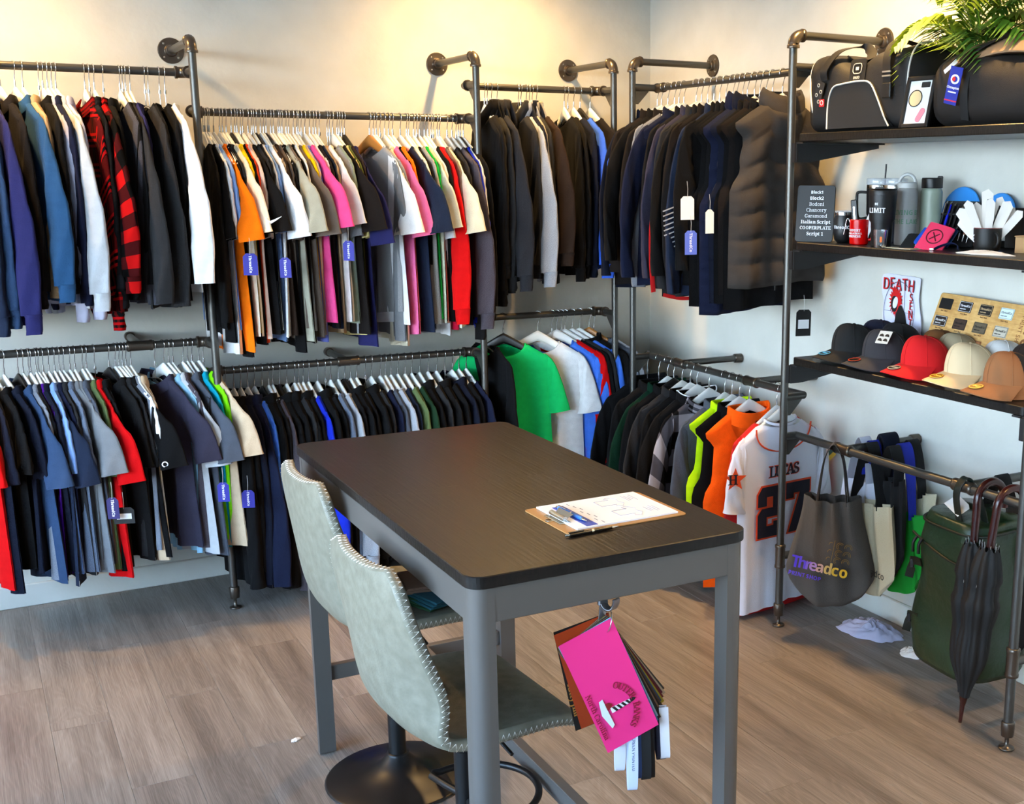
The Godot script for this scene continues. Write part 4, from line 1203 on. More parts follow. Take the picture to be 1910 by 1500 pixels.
		"LM": return [
			[-2.28, "J", "black", 5, 1.0, "white"],
			[-2.245, "J", "black", 5, 0.98, "white"],
			[-2.217, "J", "midnight", 5, 1.0, "white"],
			[-2.188, "J", "navy", 5, 1.0, "white", {"pop": true}],
			[-2.159, "W", "cornflower blue", 5, 0.98, "white"],
			[-2.128, "J", "black", 5, 1.0, "black"],
			[-2.1, "L", "soft black", 5, 1.0, "white"],
			[-2.083, "W", "mauve grey", 5, 1.0, "white", {"pop": true}],
			[-2.054, "J", "black", 5, 1.0, "black"],
			[-2.024, "J", "black", 5, 0.98, "white"],
			[-1.99, "W", "charcoal", 5, 0.98, "white"],
			[-1.973, "J", "black", 3, 0.98, "white"],
			[-1.953, "W", "soft black", 4, 0.98, "white"],
			[-1.929, "W", "royal blue", 5, 0.96, "white", {"pop": true}],
			[-1.89, "J", "black", 4, 0.97, "white"],
			[-1.857, "W", "black", 4, 0.97, "wire"],
			[-1.833, "W", "heather blue-grey", 5, 0.97, "white"],
			[-1.798, "W", "light heather", 5, 0.96, "white", {"pop": true}],
			[-1.769, "W", "black", 4, 0.96, "black"],
			[-1.743, "J", "black", 4, 0.96, "white"],
			[-1.715, "W", "soft black", 4, 0.96, "white"],
			[-1.677, "J", "black", 4, 0.96, "wire"],
			[-1.647, "W", "charcoal", 5, 0.96, "white"],
			[-1.606, "W", "navy", 4, 0.96, "white"],
			[-1.583, "W", "slate grey", 4, 0.96, "white"],
			[-1.557, "W", "light heather", 5, 0.96, "white", {"pop": true}],
			[-1.525, "W", "slate navy", 5, 0.96, "white"],
			[-1.491, "W", "moss green", 4, 0.96, "white"],
			[-1.46, "W", "dark green", 5, 0.96, "white", {"pop": true}],
			[-1.421, "J", "black", 4, 0.96, "white"],
			[-1.381, "W", "charcoal", 5, 0.95, "white"],
			[-1.339, "J", "soft black", 4, 0.95, "white"],
			[-1.301, "W", "black", 4, 0.95, "wire"],
			[-1.263, "J", "midnight", 5, 0.95, "white"],
			[-1.23, "W", "black", 5, 0.95, "white"],
			[-1.194, "W", "navy", 5, 0.95, "white", {"pop": true}],
		]
		"LR": return [
			[-1.092, "L", "black", 6, 0.9, "wire"],
			[-1.003, "T", "bright green", 58, 0.95, "black", {"loose": true}],
			[-0.821, "T", "white", 56, 0.95, "white", {"loose": true}],
			[-0.747, "T", "cornflower blue", 52, 0.98, "wire", {"loose": true}],
			[-0.721, "W", "red", 50, 0.92, "white"],
			[-0.698, "W", "black", 50, 0.92, "wire"],
			[-0.677, "W", "charcoal", 50, 0.92, "white"],
			[-0.637, "W", "cornflower blue", 48, 0.92, "white"],
			[-0.596, "J", "black", 48, 0.9, "white"],
			[-0.542, "W", "slate grey", 47, 0.9, "wood"],
			[-0.516, "T", "light heather", 46, 0.92, "wire"],
		]
		"RU": return [
			[0.597, "J", "midnight", 2, 0.98, "white", {"pop": true}],
			[0.636, "J", "brown-black", 0, 0.97, "white"],
			[0.693, "J", "black", 3, 0.97, "white", {"pop": true}],
			[0.75, "J", "brown-black", 2, 0.97, "white"],
			[0.791, "W", "heather grey", 3, 0.97, "white"],
			[0.833, "J", "navy", 3, 0.98, "white", {"pop": true}],
			[0.935, "J", "soft black", 3, 0.98, "white"],
			[0.979, "J", "plum grey", 4, 1.0, "white", {"stripe": true, "say": "plum grey jacket edged with a red stripe", "pop": true}],
			[1.026, "J", "charcoal", 2, 0.98, "wire"],
			[1.077, "J", "soft black", 4, 0.99, "white", {"pop": true}],
			[1.123, "J", "brown-black", 3, 1.0, "wire"],
			[1.172, "J", "slate navy", 5, 1.03, "white", {"grid": true, "say": "slate navy jacket with a reflective dotted sleeve panel", "pop": true}],
			[1.225, "J", "black", 4, 0.96, "white"],
			[1.256, "V", "black", 6, 0.98, "white", {"bluetag": true, "say": "black fleece vest with a light blue label"}],
			[1.296, "V", "soft black", 4, 0.97, "wire", {"tags": [[Vector3(-0.30, -0.50, 0.02), -0.3, Vector2(0.058, 0.095), Color(0.90, 0.90, 0.90)], [Vector3(-0.29, -0.64, 0.03), -0.3, Vector2(0.052, 0.098), Color(0.36, 0.44, 0.80), "ThreadCo", false]]}],
			[1.33, "Q", "navy", 5, 1.03, "white", {"fine": true, "say": "navy finely quilted puffer vest"}],
			[1.38, "Q", "midnight", 4, 1.0, "white", {"fine": true}],
			[1.418, "V", "black", 6, 0.96, "wire", {"tags": [[Vector3(-0.285, -0.55, 0.03), -0.3, Vector2(0.036, 0.095), Color(0.88, 0.90, 0.87)]]}],
			[1.462, "V", "brown-black", 4, 0.95, "white"],
			[1.506, "V", "black", 4, 1.0, "white"],
			[1.574, "Q", "puffer grey", 3, 0.96, "white", {"say": "dark grey quilted puffer vest", "tags": [[Vector3(0.13, -0.97, 0.03), -0.2, Vector2(0.07, 0.11), Color(0.035, 0.035, 0.037), "", true]]}],
		]
		"RL": return [
			[0.567, "J", "black", 2, 0.96, "wire", {"say": "black fleece jacket with a small chest label", "pop": true}],
			[0.677, "J", "soft black", 2, 0.95, "wire"],
			[0.757, "J", "bottle green", 4, 0.95, "white", {"pop": true}],
			[0.815, "J", "black", 2, 0.96, "black"],
			[0.892, "J", "charcoal", 4, 0.96, "white", {"pop": true}],
			[0.96, "J", "black", 2, 0.96, "white"],
			[1.017, "J", "soft black", 4, 0.97, "white", {"pipe": true, "say": "black softshell jacket with white collar piping", "pop": true}],
			[1.12, "F", "grey plaid", 2, 0.96, "white", {"mat": plaid("grey", Color(0.62, 0.60, 0.62), Color(0.06, 0.055, 0.06), Color(0.30, 0.29, 0.31), 0.17), "say": "grey black and white quilted plaid flannel shirt", "pop": true}],
			[1.245, "J", "slate grey", 6, 0.96, "white"],
			[1.304, "V", "hi-vis yellow", 4, 0.88, "white"],
			[1.362, "V", "black", 2, 0.95, "white"],
			[1.434, "V", "hi-vis orange", 3, 0.9, "white"],
		]
	return []

func make_garments() -> void:
	garment_parts()
	var back := func(h: float): return func(x: float, a: float): return Transform3D(yaw(-PI / 2 + a), Vector3(x, h, ZR))
	var right := func(h: float, xr: float): return func(z: float, a: float): return Transform3D(yaw(a), Vector3(xr, h, z))
	var names := {"UL": "upper left rail", "UM": "upper middle rail", "UR": "upper rail beside the corner", "LL": "lower left rail", "LM": "lower middle rail", "LR": "lower rail beside the corner", "RU": "upper right rail", "RL": "lower right rail"}
	var hs := {"UL": 2.211, "UM": 2.061, "UR": 2.204, "LL": 1.134, "LM": 1.005, "LR": 1.158}
	for k in hs: hang_all(rows(k), names[k], back.call(hs[k]), "")
	hang_all(rows("RU"), names.RU, right.call(2.21, -0.31), "")
	hang_all(rows("RL"), names.RL, right.call(0.958, -0.345), "")

# ---------- things on the shelves; facing the aisle: local +X = world +z, local +Z = world -x ----------
const AISLE := -PI / 2
func text_arrays(words: String, high: float, font := "Droid Sans", bold := false, italic := false, wrap_r := 0.0, depth := 0.0008) -> ArrayMesh:
	var m := TextMesh.new()
	var f := SystemFont.new()
	f.font_names = PackedStringArray([font]); f.font_weight = 700 if bold else 400; f.font_italic = italic
	m.font = f; m.text = words; m.font_size = 32; m.pixel_size = high / 23.0; m.depth = depth; m.curve_step = 2.0
	var a := m.get_mesh_arrays()
	if wrap_r > 0.0:
		var V: PackedVector3Array = a[Mesh.ARRAY_VERTEX]
		for k in V.size(): V[k] = Vector3(sin(V[k].x / wrap_r) * (wrap_r + V[k].z), V[k].y, cos(V[k].x / wrap_r) * (wrap_r + V[k].z))
		a[Mesh.ARRAY_VERTEX] = V
		a[Mesh.ARRAY_NORMAL] = null
	var b := MB.new()
	b.v = a[Mesh.ARRAY_VERTEX]
	b.t.resize(b.v.size())
	b.ix = a[Mesh.ARRAY_INDEX]
	return b.done()
func flat(parent: Node, called: String, poly: PackedVector2Array, c: Color, xf: Transform3D, th := 0.001) -> MeshInstance3D:
	return part(parent, called, MB.new().slab(poly, th), mat("print_" + c.to_html(), c, 0.6), xf)
func disc(r: float, n := 20, sx := 1.0) -> PackedVector2Array:
	var P := PackedVector2Array()
	for k in n: P.append(Vector2(cos(TAU * k / n) * r * sx, sin(TAU * k / n) * r))
	return P
func ring_mesh(r: float, w: float, th := 0.001, n := 24, sx := 1.0) -> MB:
	var P := PackedVector3Array()
	for q in [[r - w / 2, th / 2], [r + w / 2, th / 2], [r + w / 2, -th / 2], [r - w / 2, -th / 2], [r - w / 2, th / 2]]:
		for k in n: P.append(Vector3(cos(TAU * k / n) * q[0] * sx, sin(TAU * k / n) * q[0], q[1]))
	return MB.new().grid(P, n, 5, true)
func strap(pts: Array, w: float, th: float, side: Vector3, sub := 6) -> MB:
	# a flat strap following pts; side = the direction of its width
	var path := smooth_path(pts, sub)
	var P := PackedVector3Array()
	var s := side.normalized()
	for k in path.size():
		var d: Vector3 = (path[mini(k + 1, path.size() - 1)] - path[maxi(k - 1, 0)]).normalized()
		var ss := (s - d * s.dot(d)).normalized()
		var n := d.cross(ss).normalized()
		for q in [[-1, -1], [1, -1], [1, 1], [-1, 1]]: P.append(path[k] + ss * (w / 2 * q[0]) + n * (th / 2 * q[1]))
	return MB.new().grid(P, 4, path.size(), true)
func duffel(L: float, D: float, top: Callable, bulge := 0.5) -> MB:
	# a soft bag: sections in the YZ plane lofted along X
	var nu := 36; var nx := 26
	var P := PackedVector3Array()
	for j in nx:
		var s := float(j) / (nx - 1)
		var x := (s - 0.5) * L
		var e := minf(s, 1 - s) * L
		var k := sqrt(clampf(1.0 - pow(maxf(0.0, 1.0 - e / 0.05), 2.0), 0.0, 1.0))
		if j == 0 or j == nx - 1: k = 0.0
		k = lerpf(0.80, 1.0, k) if k > 0 else 0.0
		var H: float = top.call(s)
		for i in nu:
			var a := TAU * i / nu
			var c := cos(a); var q := sin(a)
			var ex := bulge
			var z := D / 2 * signf(c) * pow(absf(c), ex) * k
			var y := H / 2 + H / 2 * signf(q) * pow(absf(q), ex * (1.15 if q > 0 else 0.7)) * (k if q > 0 else lerpf(k, 1.0, 0.7))
			z += 0.004 * sin(x * 31.0 + y * 20.0) * (1 if q > 0 else 0)
			P.append(Vector3(x, maxf(0.0, y), z))
	var m := MB.new().grid(P, nu, nx, true)
	return m

func make_top_shelf() -> void:
	var y := 1.9685
	# black duffel with white piping
	var nylon := mat("nylon_black", Color(0.085, 0.08, 0.078), 0.62)
	nylon.normal_enabled = true; nylon.normal_texture = noise_tex(61, 0.15, 2, Color.BLACK, Color.WHITE, 256, true, 4.0); nylon.normal_scale = 0.3; nylon.uv1_triplanar = true; nylon.uv1_scale = Vector3(9, 9, 9)
	var webbing := mat("webbing", Color(0.06, 0.052, 0.048), 0.7)
	var white := mat("piping_white", Color(0.86, 0.85, 0.82), 0.6)
	var o := thing("duffel_bag", "black sports duffel bag with white piping on the top shelf", "bag", Vector3(-0.245, y, 2.125), AISLE)
	var hf := func(s: float): return 0.285 - 0.055 * exp(-pow((s - 0.42) / 0.16, 2.0)) - 0.01 * s
	part(o, "body", duffel(0.58, 0.30, hf, 0.42), nylon)
	var F := 0.151
	var arch := smooth_path([Vector2(-0.145, 0.012), Vector2(-0.142, 0.10), Vector2(-0.118, 0.155), Vector2(-0.06, 0.166), Vector2(0.03, 0.170), Vector2(0.085, 0.160), Vector2(0.125, 0.11), Vector2(0.165, 0.045), Vector2(0.19, 0.012)], 5)
	var poly := PackedVector2Array()
	for q in arch: poly.append(q)
	part(o, "pocket", MB.new().slab(poly, 0.02, at(Vector3(0, 0, F)), 0.0), mat("nylon_slate", Color(0.10, 0.105, 0.108), 0.6))
	var line := []
	for q in arch: line.append(Vector3(q.x, q.y, F + 0.011))
	part(o, "piping", MB.new().tube(line, 0.0032, 6), white)
	var edge := []
	for k in 12:
		var a := -PI / 2 * 0.98 + PI * 0.98 * k / 11
		edge.append(Vector3(-0.262 + 0.012 * sin(k * 0.5), 0.14 + 0.135 * sin(a), 0.02 + 0.132 * pow(maxf(0.0, cos(a)), 0.42)))
	part(o, "piping", MB.new().tube(smooth_path(edge, 3), 0.0034, 6), white)
	var edge2 := []
	for q in edge: edge2.append(Vector3(0.265, q.y + 0.012, q.z))
	part(o, "piping", MB.new().tube(smooth_path(edge2, 3), 0.0034, 6), white)
	part(o, "zipper", strap([Vector3(-0.15, 0.268, 0.06), Vector3(-0.08, 0.250, 0.09), Vector3(0.0, 0.236, 0.10), Vector3(0.1, 0.255, 0.08), Vector3(0.22, 0.275, 0.06)], 0.022, 0.006, Vector3(0, 0.5, 1)), webbing)
	# handles
	part(o, "handle", strap([Vector3(-0.175, 0.185, F + 0.004), Vector3(-0.17, 0.225, F + 0.008), Vector3(-0.135, 0.285, 0.12), Vector3(-0.09, 0.300, 0.05), Vector3(-0.03, 0.275, 0.06), Vector3(0.02, 0.245, 0.11)], 0.036, 0.004, Vector3(1, 0, 0)), webbing)
	part(o, "handle", strap([Vector3(0.175, 0.10, F + 0.010), Vector3(0.172, 0.18, F + 0.012), Vector3(0.165, 0.25, F + 0.004), Vector3(0.15, 0.298, 0.10), Vector3(0.15, 0.285, 0.0)], 0.038, 0.004, Vector3(1, 0, 0)), webbing)
	var bk := part(o, "buckle", MB.new().box(Vector3(0.178, 0.13, F + 0.014), Vector3(0.042, 0.05, 0.012), Basis.IDENTITY, 0.003), mat("black_plastic", Color(0.05, 0.05, 0.052), 0.4))
	for k in 2: part(bk, "slider_bar", MB.new().box(Vector3(0.176, 0.178 + 0.014 * k, F + 0.016), Vector3(0.042, 0.005, 0.005)), mat("bar_steel", Color(0.75, 0.73, 0.68), 0.3, 0.7))
	# emblem: an O made of two brackets round a block, with the name under it
	var em := part(o, "emblem_patch", MB.new().slab(rrect(0.085, 0.085, 0.01, 3), 0.004, at(Vector3(0.0, 0.205, F - 0.006), Basis(Vector3.RIGHT, -0.12))), mat("rubber", Color(0.07, 0.072, 0.074), 0.5))
	var silver := Color(0.80, 0.79, 0.74)
	var ex := at(Vector3(0.0, 0.215, F - 0.0025), Basis(Vector3.RIGHT, -0.12))
	var frame_out := rrect(0.046, 0.034, 0.012, 4); var pts := []
	for q in frame_out: pts.append(ex * Vector3(q.x, q.y, 0))
	part(em, "logo", MB.new().tube(pts, 0.0016, 5, false, true), mat("print_silver", silver, 0.5))
	flat(em, "logo", rrect(0.016, 0.011, 0.001, 2), silver, ex)
	part(em, "lettering", text_arrays("OGIO", 0.0095, "Droid Sans", true), mat("print_silver", silver, 0.5), at(Vector3(0.0, 0.184, F + 0.0015), Basis(Vector3.RIGHT, -0.12)))
	# tags on the left handle
	var tg := flat(o, "hang_tag", rrect(0.045, 0.075, 0.003, 2), Color(0.12, 0.125, 0.13), at(Vector3(-0.195, 0.145, F + 0.012), Basis(Vector3.BACK, -0.35)))
	for k in 4: part(tg, "printed_mark", ring_mesh(0.006, 0.002, 0.001, 12), mat("print_silver", silver, 0.5), at(Vector3(-0.01 + 0.02 * (k % 2), 0.022 - 0.018 * k, 0.001)))
	var rt := flat(o, "red_label", rrect(0.028, 0.026, 0.002, 2), Color(0.85, 0.06, 0.12), at(Vector3(-0.172, 0.105, F + 0.016)))
	part(rt, "printed_mark", ring_mesh(0.008, 0.003, 0.001, 14), white, at(Vector3(0, 0.001, 0.001)))
	# framed patches leaning between the bags
	var fr := thing("picture_frame", "small black frame with sample patches leaning between two bags", "frame", Vector3(-0.425, y, 2.46), AISLE + 0.12)
	var lean := Basis(Vector3.RIGHT, -0.22)
	var fm := MB.new()
	for s in [-1, 1]:
		fm.box(Vector3(s * 0.054, 0.085, 0), Vector3(0.014, 0.17, 0.016), Basis.IDENTITY, 0.002)
		fm.box(Vector3(0, 0.085 + s * 0.078, 0), Vector3(0.12, 0.014, 0.016), Basis.IDENTITY, 0.002)
	part(fr, "frame_border", fm, mat("frame_black", Color(0.06, 0.05, 0.045), 0.45), Transform3D(lean, Vector3.ZERO))
	flat(fr, "mat_board", rrect(0.098, 0.146, 0.001, 2), Color(0.92, 0.92, 0.91), Transform3D(lean, lean * Vector3(0, 0.085, 0)))
	var b := flat(fr, "round_patch", disc(0.027), Color(0.85, 0.76, 0.58), Transform3D(lean, lean * Vector3(-0.014, 0.098, 0.002)))
	part(b, "patch_border", ring_mesh(0.027, 0.003), mat("frame_black", Color(0.06, 0.05, 0.045), 0.45), at(Vector3(0, 0, 0.001)))
	flat(fr, "label_patch", rrect(0.036, 0.018, 0.002, 2), Color(0.09, 0.09, 0.09), Transform3D(lean, lean * Vector3(0.020, 0.142, 0.002)))
	flat(fr, "pink_patch", rrect(0.022, 0.05, 0.01, 4), Color(0.90, 0.55, 0.60), Transform3D(lean * Basis(Vector3.BACK, -0.5), lean * Vector3(0.018, 0.042, 0.002)))
	# barrel duffel with tan top
	var c := thing("duffel_bag", "dark brown barrel duffel bag with tan top and blue tag", "bag", Vector3(-0.25, y, 2.775), AISLE + 0.06)
	var canvas := mat("canvas_brown", Color(0.12, 0.092, 0.075), 0.8)
	canvas.normal_enabled = true; canvas.normal_texture = noise_tex(61, 0.15, 2, Color.BLACK, Color.WHITE, 256, true, 4.0); canvas.normal_scale = 0.3; canvas.uv1_triplanar = true; canvas.uv1_scale = Vector3(9, 9, 9)
	var tan := mat("canvas_tan", Color(0.66, 0.52, 0.38), 0.85)
	part(c, "body", duffel(0.56, 0.29, func(s: float): return 0.225 + 0.02 * sin(s * 7.0), 0.72), canvas)
	part(c, "tan_panel", strap([Vector3(-0.20, 0.214, 0.092), Vector3(-0.1, 0.236, 0.078), Vector3(0.0, 0.246, 0.07), Vector3(0.12, 0.236, 0.07), Vector3(0.25, 0.216, 0.06)], 0.10, 0.012, Vector3(0, -0.7, 1)), tan)
	part(c, "flap", strap([Vector3(-0.15, 0.19, 0.135), Vector3(-0.125, 0.232, 0.105), Vector3(-0.06, 0.268, 0.05), Vector3(0.02, 0.262, 0.02)], 0.05, 0.006, Vector3(1, 0.2, 0)), canvas)
	part(c, "handle", strap([Vector3(0.235, 0.03, 0.148), Vector3(0.20, 0.13, 0.16), Vector3(0.165, 0.20, 0.14), Vector3(0.19, 0.245, 0.10), Vector3(0.25, 0.265, 0.07), Vector3(0.33, 0.28, 0.05)], 0.036, 0.004, Vector3(1, 0.3, 0)), webbing)
	part(c, "handle", strap([Vector3(0.17, 0.24, -0.03), Vector3(0.20, 0.285, -0.04), Vector3(0.25, 0.29, -0.04), Vector3(0.28, 0.25, -0.03)], 0.034, 0.004, Vector3(0.2, 0, 1)), webbing)
	for x in [-0.13, 0.16]: part(c, "side_strap", strap([Vector3(x, 0.02, 0.128), Vector3(x + 0.01, 0.10, 0.151), Vector3(x + 0.004, 0.17, 0.135)], 0.03, 0.004, Vector3(1, 0, 0)), webbing)
	var bt := flat(c, "hang_tag", PackedVector2Array([Vector2(-0.026, -0.058), Vector2(0.026, -0.058), Vector2(0.026, 0.058), Vector2(-0.026, 0.058)]), Color(0.10, 0.17, 0.62), at(Vector3(-0.155, 0.125, 0.162), Basis(Vector3.BACK, -0.22)), 0.0015)
	part(bt, "logo", ring_mesh(0.012, 0.006, 0.001, 20, 1.2), mat("print_white", Color(0.93, 0.93, 0.93), 0.6), at(Vector3(0.002, 0.02, 0.0012)))
	flat(bt, "logo", disc(0.007), Color(0.85, 0.10, 0.15), at(Vector3(-0.003, 0.02, 0.0016)))
	part(bt, "lettering", text_arrays("Champion", 0.0072, "Droid Serif", true, true), mat("print_white", Color(0.93, 0.93, 0.93), 0.6), at(Vector3(0, -0.006, 0.0012)))
	flat(bt, "printed_line", rrect(0.034, 0.004, 0.0005, 1), Color(0.85, 0.86, 0.95), at(Vector3(0, -0.02, 0.0012)))
	flat(bt, "printed_line", rrect(0.052, 0.004, 0.0005, 1), Color(0.8, 0.12, 0.25), at(Vector3(0, -0.046, 0.0012)))
	flat(c, "white_label", rrect(0.06, 0.013, 0.001, 1), Color(0.92, 0.92, 0.92), at(Vector3(-0.175, 0.185, 0.158), Basis(Vector3.BACK, 0.55)), 0.001)
	make_plant(Vector3(-0.16, y, 2.50))
func make_plant(p: Vector3) -> void:
	var o := thing("palm_plant", "green potted palm with feathery fronds behind the top shelf bags", "plant", p)
	part(o, "pot", MB.new().lathe([Vector2(0.0, 0.0), Vector2(0.055, 0.0), Vector2(0.058, 0.004), Vector2(0.07, 0.13), Vector2(0.074, 0.135), Vector2(0.074, 0.135), Vector2(0.066, 0.135), Vector2(0.064, 0.118), Vector2(0.0, 0.116)], 28), mat("pot_grey", Color(0.55, 0.54, 0.52), 0.7))
	var leafs := [mat("leaf_bright", Color(0.52, 0.64, 0.16), 0.5), mat("leaf_mid", Color(0.32, 0.52, 0.13), 0.5), mat("leaf_deep", Color(0.18, 0.40, 0.11), 0.5)]
	for l in leafs: l.backlight_enabled = true; l.backlight = Color(0.25, 0.3, 0.05)
	rng.seed = 41
	# [direction of growth on plan (degrees, 0 = +x world), reach, height, droop, leaf tone]
	var fronds := [[205, 0.30, 0.36, 0.20, 0], [240, 0.30, 0.30, 0.30, 0], [275, 0.32, 0.40, 0.26, 1], [300, 0.26, 0.34, 0.20, 2], [150, 0.26, 0.42, 0.16, 0], [120, 0.26, 0.46, 0.12, 1], [92, 0.32, 0.40, 0.16, 1], [60, 0.24, 0.50, 0.10, 2], [180, 0.16, 0.52, 0.06, 1], [225, 0.18, 0.50, 0.08, 1], [258, 0.20, 0.46, 0.12, 2], [110, 0.36, 0.34, 0.22, 1], [135, 0.30, 0.30, 0.22, 2], [80, 0.20, 0.30, 0.08, 0]]
	for f in fronds:
		var a: float = deg_to_rad(f[0]); var dir := Vector3(cos(a), 0, -sin(a))
		if dir.x > 0.3: dir.x *= 0.4
		dir = Vector3(dir.x, 0, -dir.z)
		var pts := []
		for k in 15:
			var s := k / 14.0
			pts.append(Vector3(0, 0.11, 0) + Vector3(minf(dir.x, 0.3), 0, dir.z) * f[1] * pow(s, 1.25) + Vector3(0, f[2] * (1.0 - pow(1.0 - s, 1.6)) - f[3] * pow(s, 2.6), 0))
		var m := MB.new().tube(pts, [0.0035, 0.0034, 0.0033, 0.0032, 0.003, 0.0028, 0.0026, 0.0024, 0.0022, 0.002, 0.0018, 0.0016, 0.0014, 0.0012, 0.001], 5)
		for k in range(4, 15):
			for h in 2:
				var x := (k + 0.5 * h) / 14.0
				if x > 1.0: continue
				var i := int(x * 14.0); var fr := x * 14.0 - i
				var c: Vector3 = pts[i].lerp(pts[mini(14, i + 1)], fr)
				var d: Vector3 = (pts[mini(14, i + 1)] - pts[maxi(0, i - 1)]).normalized()
				var side := d.cross(Vector3.UP).normalized()
				for s in [-1.0, 1.0]:
					var ll: float = 0.185 * sin(PI * clampf(0.18 + 0.78 * x, 0, 1)) + 0.02
					var w := 0.0095
					var out: Vector3 = (side * s * 0.85 + d * 0.65 + Vector3(0, 0.12 + rng.randf_range(-0.08, 0.08), 0)).normalized()
					var q1: Vector3 = c + out * ll * 0.45; var q2: Vector3 = c + out * ll + Vector3(0, -ll * 0.42, 0)
					var wid := out.cross(Vector3.UP).normalized() * w
					var up := Vector3(0, -0.003, 0)
					var b := m.v.size()
					for p2: Vector3 in [c, q1 + wid + up, q1, q1 - wid + up, q2]: m.vert(Vector3(minf(p2.x, 0.146), p2.y, p2.z))
					m.ix.append_array([b, b + 2, b + 1, b, b + 3, b + 2, b + 1, b + 2, b + 4, b + 2, b + 3, b + 4])
		part(o, "frond", m, leafs[f[4]])

func tumbler(called: String, label: String, pos: Vector3, prof: Array, m: Material, group := "drinkware on the middle shelf") -> Node3D:
	var o := thing(called, label, "tumbler", pos, AISLE + 0.75, group)
	part(o, "body", MB.new().lathe(prof, 36), m)
	return o
func make_middle_shelf() -> void:
	var y := 1.5675
	var white := mat("print_white", Color(0.93, 0.93, 0.93), 0.6)
	var black := mat("powder_black", Color(0.045, 0.045, 0.048), 0.42)
	var steel := mat("steel", Color(0.72, 0.72, 0.70), 0.22, 1.0)
	var clear := mat("clear_lid", Color(0.85, 0.9, 0.95, 0.28), 0.05)
	clear.transparency = BaseMaterial3D.TRANSPARENCY_ALPHA
	# font sample card
	var o := thing("font_sample_card", "black card listing embroidery fonts in white, beside the post", "card", Vector3(-0.385, y, 1.895), AISLE + 0.62)
	var lean := Basis(Vector3.RIGHT, -0.12)
	part(o, "card", MB.new().slab(rrect(0.148, 0.212, 0.012, 4), 0.006, Transform3D(lean, lean * Vector3(0, 0.106, 0)), 0.001), mat("card_black", Color(0.03, 0.03, 0.031), 0.55))
	var lines := [["Block1", "Droid Sans", true, false, 0.013], ["Block2", "Droid Sans", true, false, 0.0145], ["Bodoni", "Droid Serif", false, false, 0.0145], ["Chancery", "Droid Serif", false, true, 0.0145], ["Garamond", "Droid Serif", false, false, 0.0145], ["Italian Script", "Droid Serif", true, true, 0.0145], ["COOPERPLATE", "Droid Serif", true, false, 0.0135], ["Script 1", "Droid Serif", true, true, 0.0145]]
	for k in lines.size():
		var l: Array = lines[k]
		part(o, "lettering", text_arrays(l[0], l[4] * 0.86, l[1], l[2], l[3]), white, Transform3D(lean, lean * Vector3(0.004, 0.186 - 0.0222 * k, 0.0042)))
	# wine tumbler
	o = tumbler("wine_tumbler", "short rounded black tumbler with a clear lid beside the font card", Vector3(-0.315, y, 1.985), [Vector2(0, 0), Vector2(0.022, 0.0), Vector2(0.034, 0.012), Vector2(0.040, 0.04), Vector2(0.039, 0.075), Vector2(0.034, 0.102), Vector2(0.034, 0.102), Vector2(0.030, 0.102)], black)
	part(o, "steel_rim", MB.new().lathe([Vector2(0.034, 0.102), Vector2(0.0345, 0.112), Vector2(0.033, 0.114)], 36), steel)
	part(o, "lid", MB.new().lathe([Vector2(0.035, 0.112), Vector2(0.036, 0.118), Vector2(0.03, 0.121), Vector2(0.0, 0.119)], 36), clear)
	part(o, "lettering", text_arrays("ThreadCo", 0.012, "Droid Sans", true, false, 0.040), white, at(Vector3(0, 0.058, 0)))
	# red mug holding small things
	o = tumbler("mug", "glossy red mug with white lettering holding small samples", Vector3(-0.345, y, 2.11), [Vector2(0, 0.004), Vector2(0.030, 0.0), Vector2(0.034, 0.004), Vector2(0.035, 0.088), Vector2(0.034, 0.091), Vector2(0.0315, 0.090), Vector2(0.031, 0.01), Vector2(0, 0.008)], mat("red_glaze", Color(0.78, 0.02, 0.02), 0.12))
	var hd := []
	for k in 13:
		var a := -PI / 2 + PI * k / 12
		hd.append(Vector3(0.034 + 0.020 * cos(a), 0.045 + 0.028 * sin(a), 0))
	part(o, "handle", MB.new().tube(hd, 0.0052, 8), M.red_glaze)
	for k in 3: part(o, "lettering", text_arrays(["SUPPORT", "LOCAL & SMALL", "BUSINESS"][k], [0.008, 0.0055, 0.008][k], "Droid Serif", true, false, 0.0352), white, at(Vector3(0, 0.052 - 0.0105 * k, 0), yaw(-0.5)))
	var q := thing("multi_tool", "black folding tool standing in the red mug", "tool", Vector3(-0.345, y + 0.012, 2.098), AISLE + 0.6)
	q.rotation.z = 0.10
	part(q, "handle", MB.new().box(Vector3(0, 0.075, 0), Vector3(0.024, 0.15, 0.014), Basis.IDENTITY, 0.003), mat("tool_dark", Color(0.10, 0.09, 0.08), 0.35, 0.3))
	part(q, "clip", MB.new().box(Vector3(0, 0.09, 0.0085), Vector3(0.006, 0.07, 0.002)), steel)
	q = thing("playing_card", "white card leaning in the red mug", "card", Vector3(-0.338, y + 0.02, 2.125), AISLE + 0.7)
	q.rotation.z = -0.35
	part(q, "card", MB.new().slab(rrect(0.03, 0.11, 0.003, 3), 0.001, at(Vector3(0, 0.055, 0))), white)
	q = thing("keyring", "small steel keyring clip over the rim of the red mug", "keyring", Vector3(-0.37, y + 0.085, 2.085), AISLE + 0.6)
	part(q, "loop", MB.new().tube(smooth_path([Vector3(0.006, -0.02, 0.002), Vector3(-0.004, 0.008, 0), Vector3(-0.012, 0.0, 0), Vector3(-0.018, -0.04, 0.004), Vector3(-0.02, -0.05, 0.004)], 4), 0.0015, 6), steel)
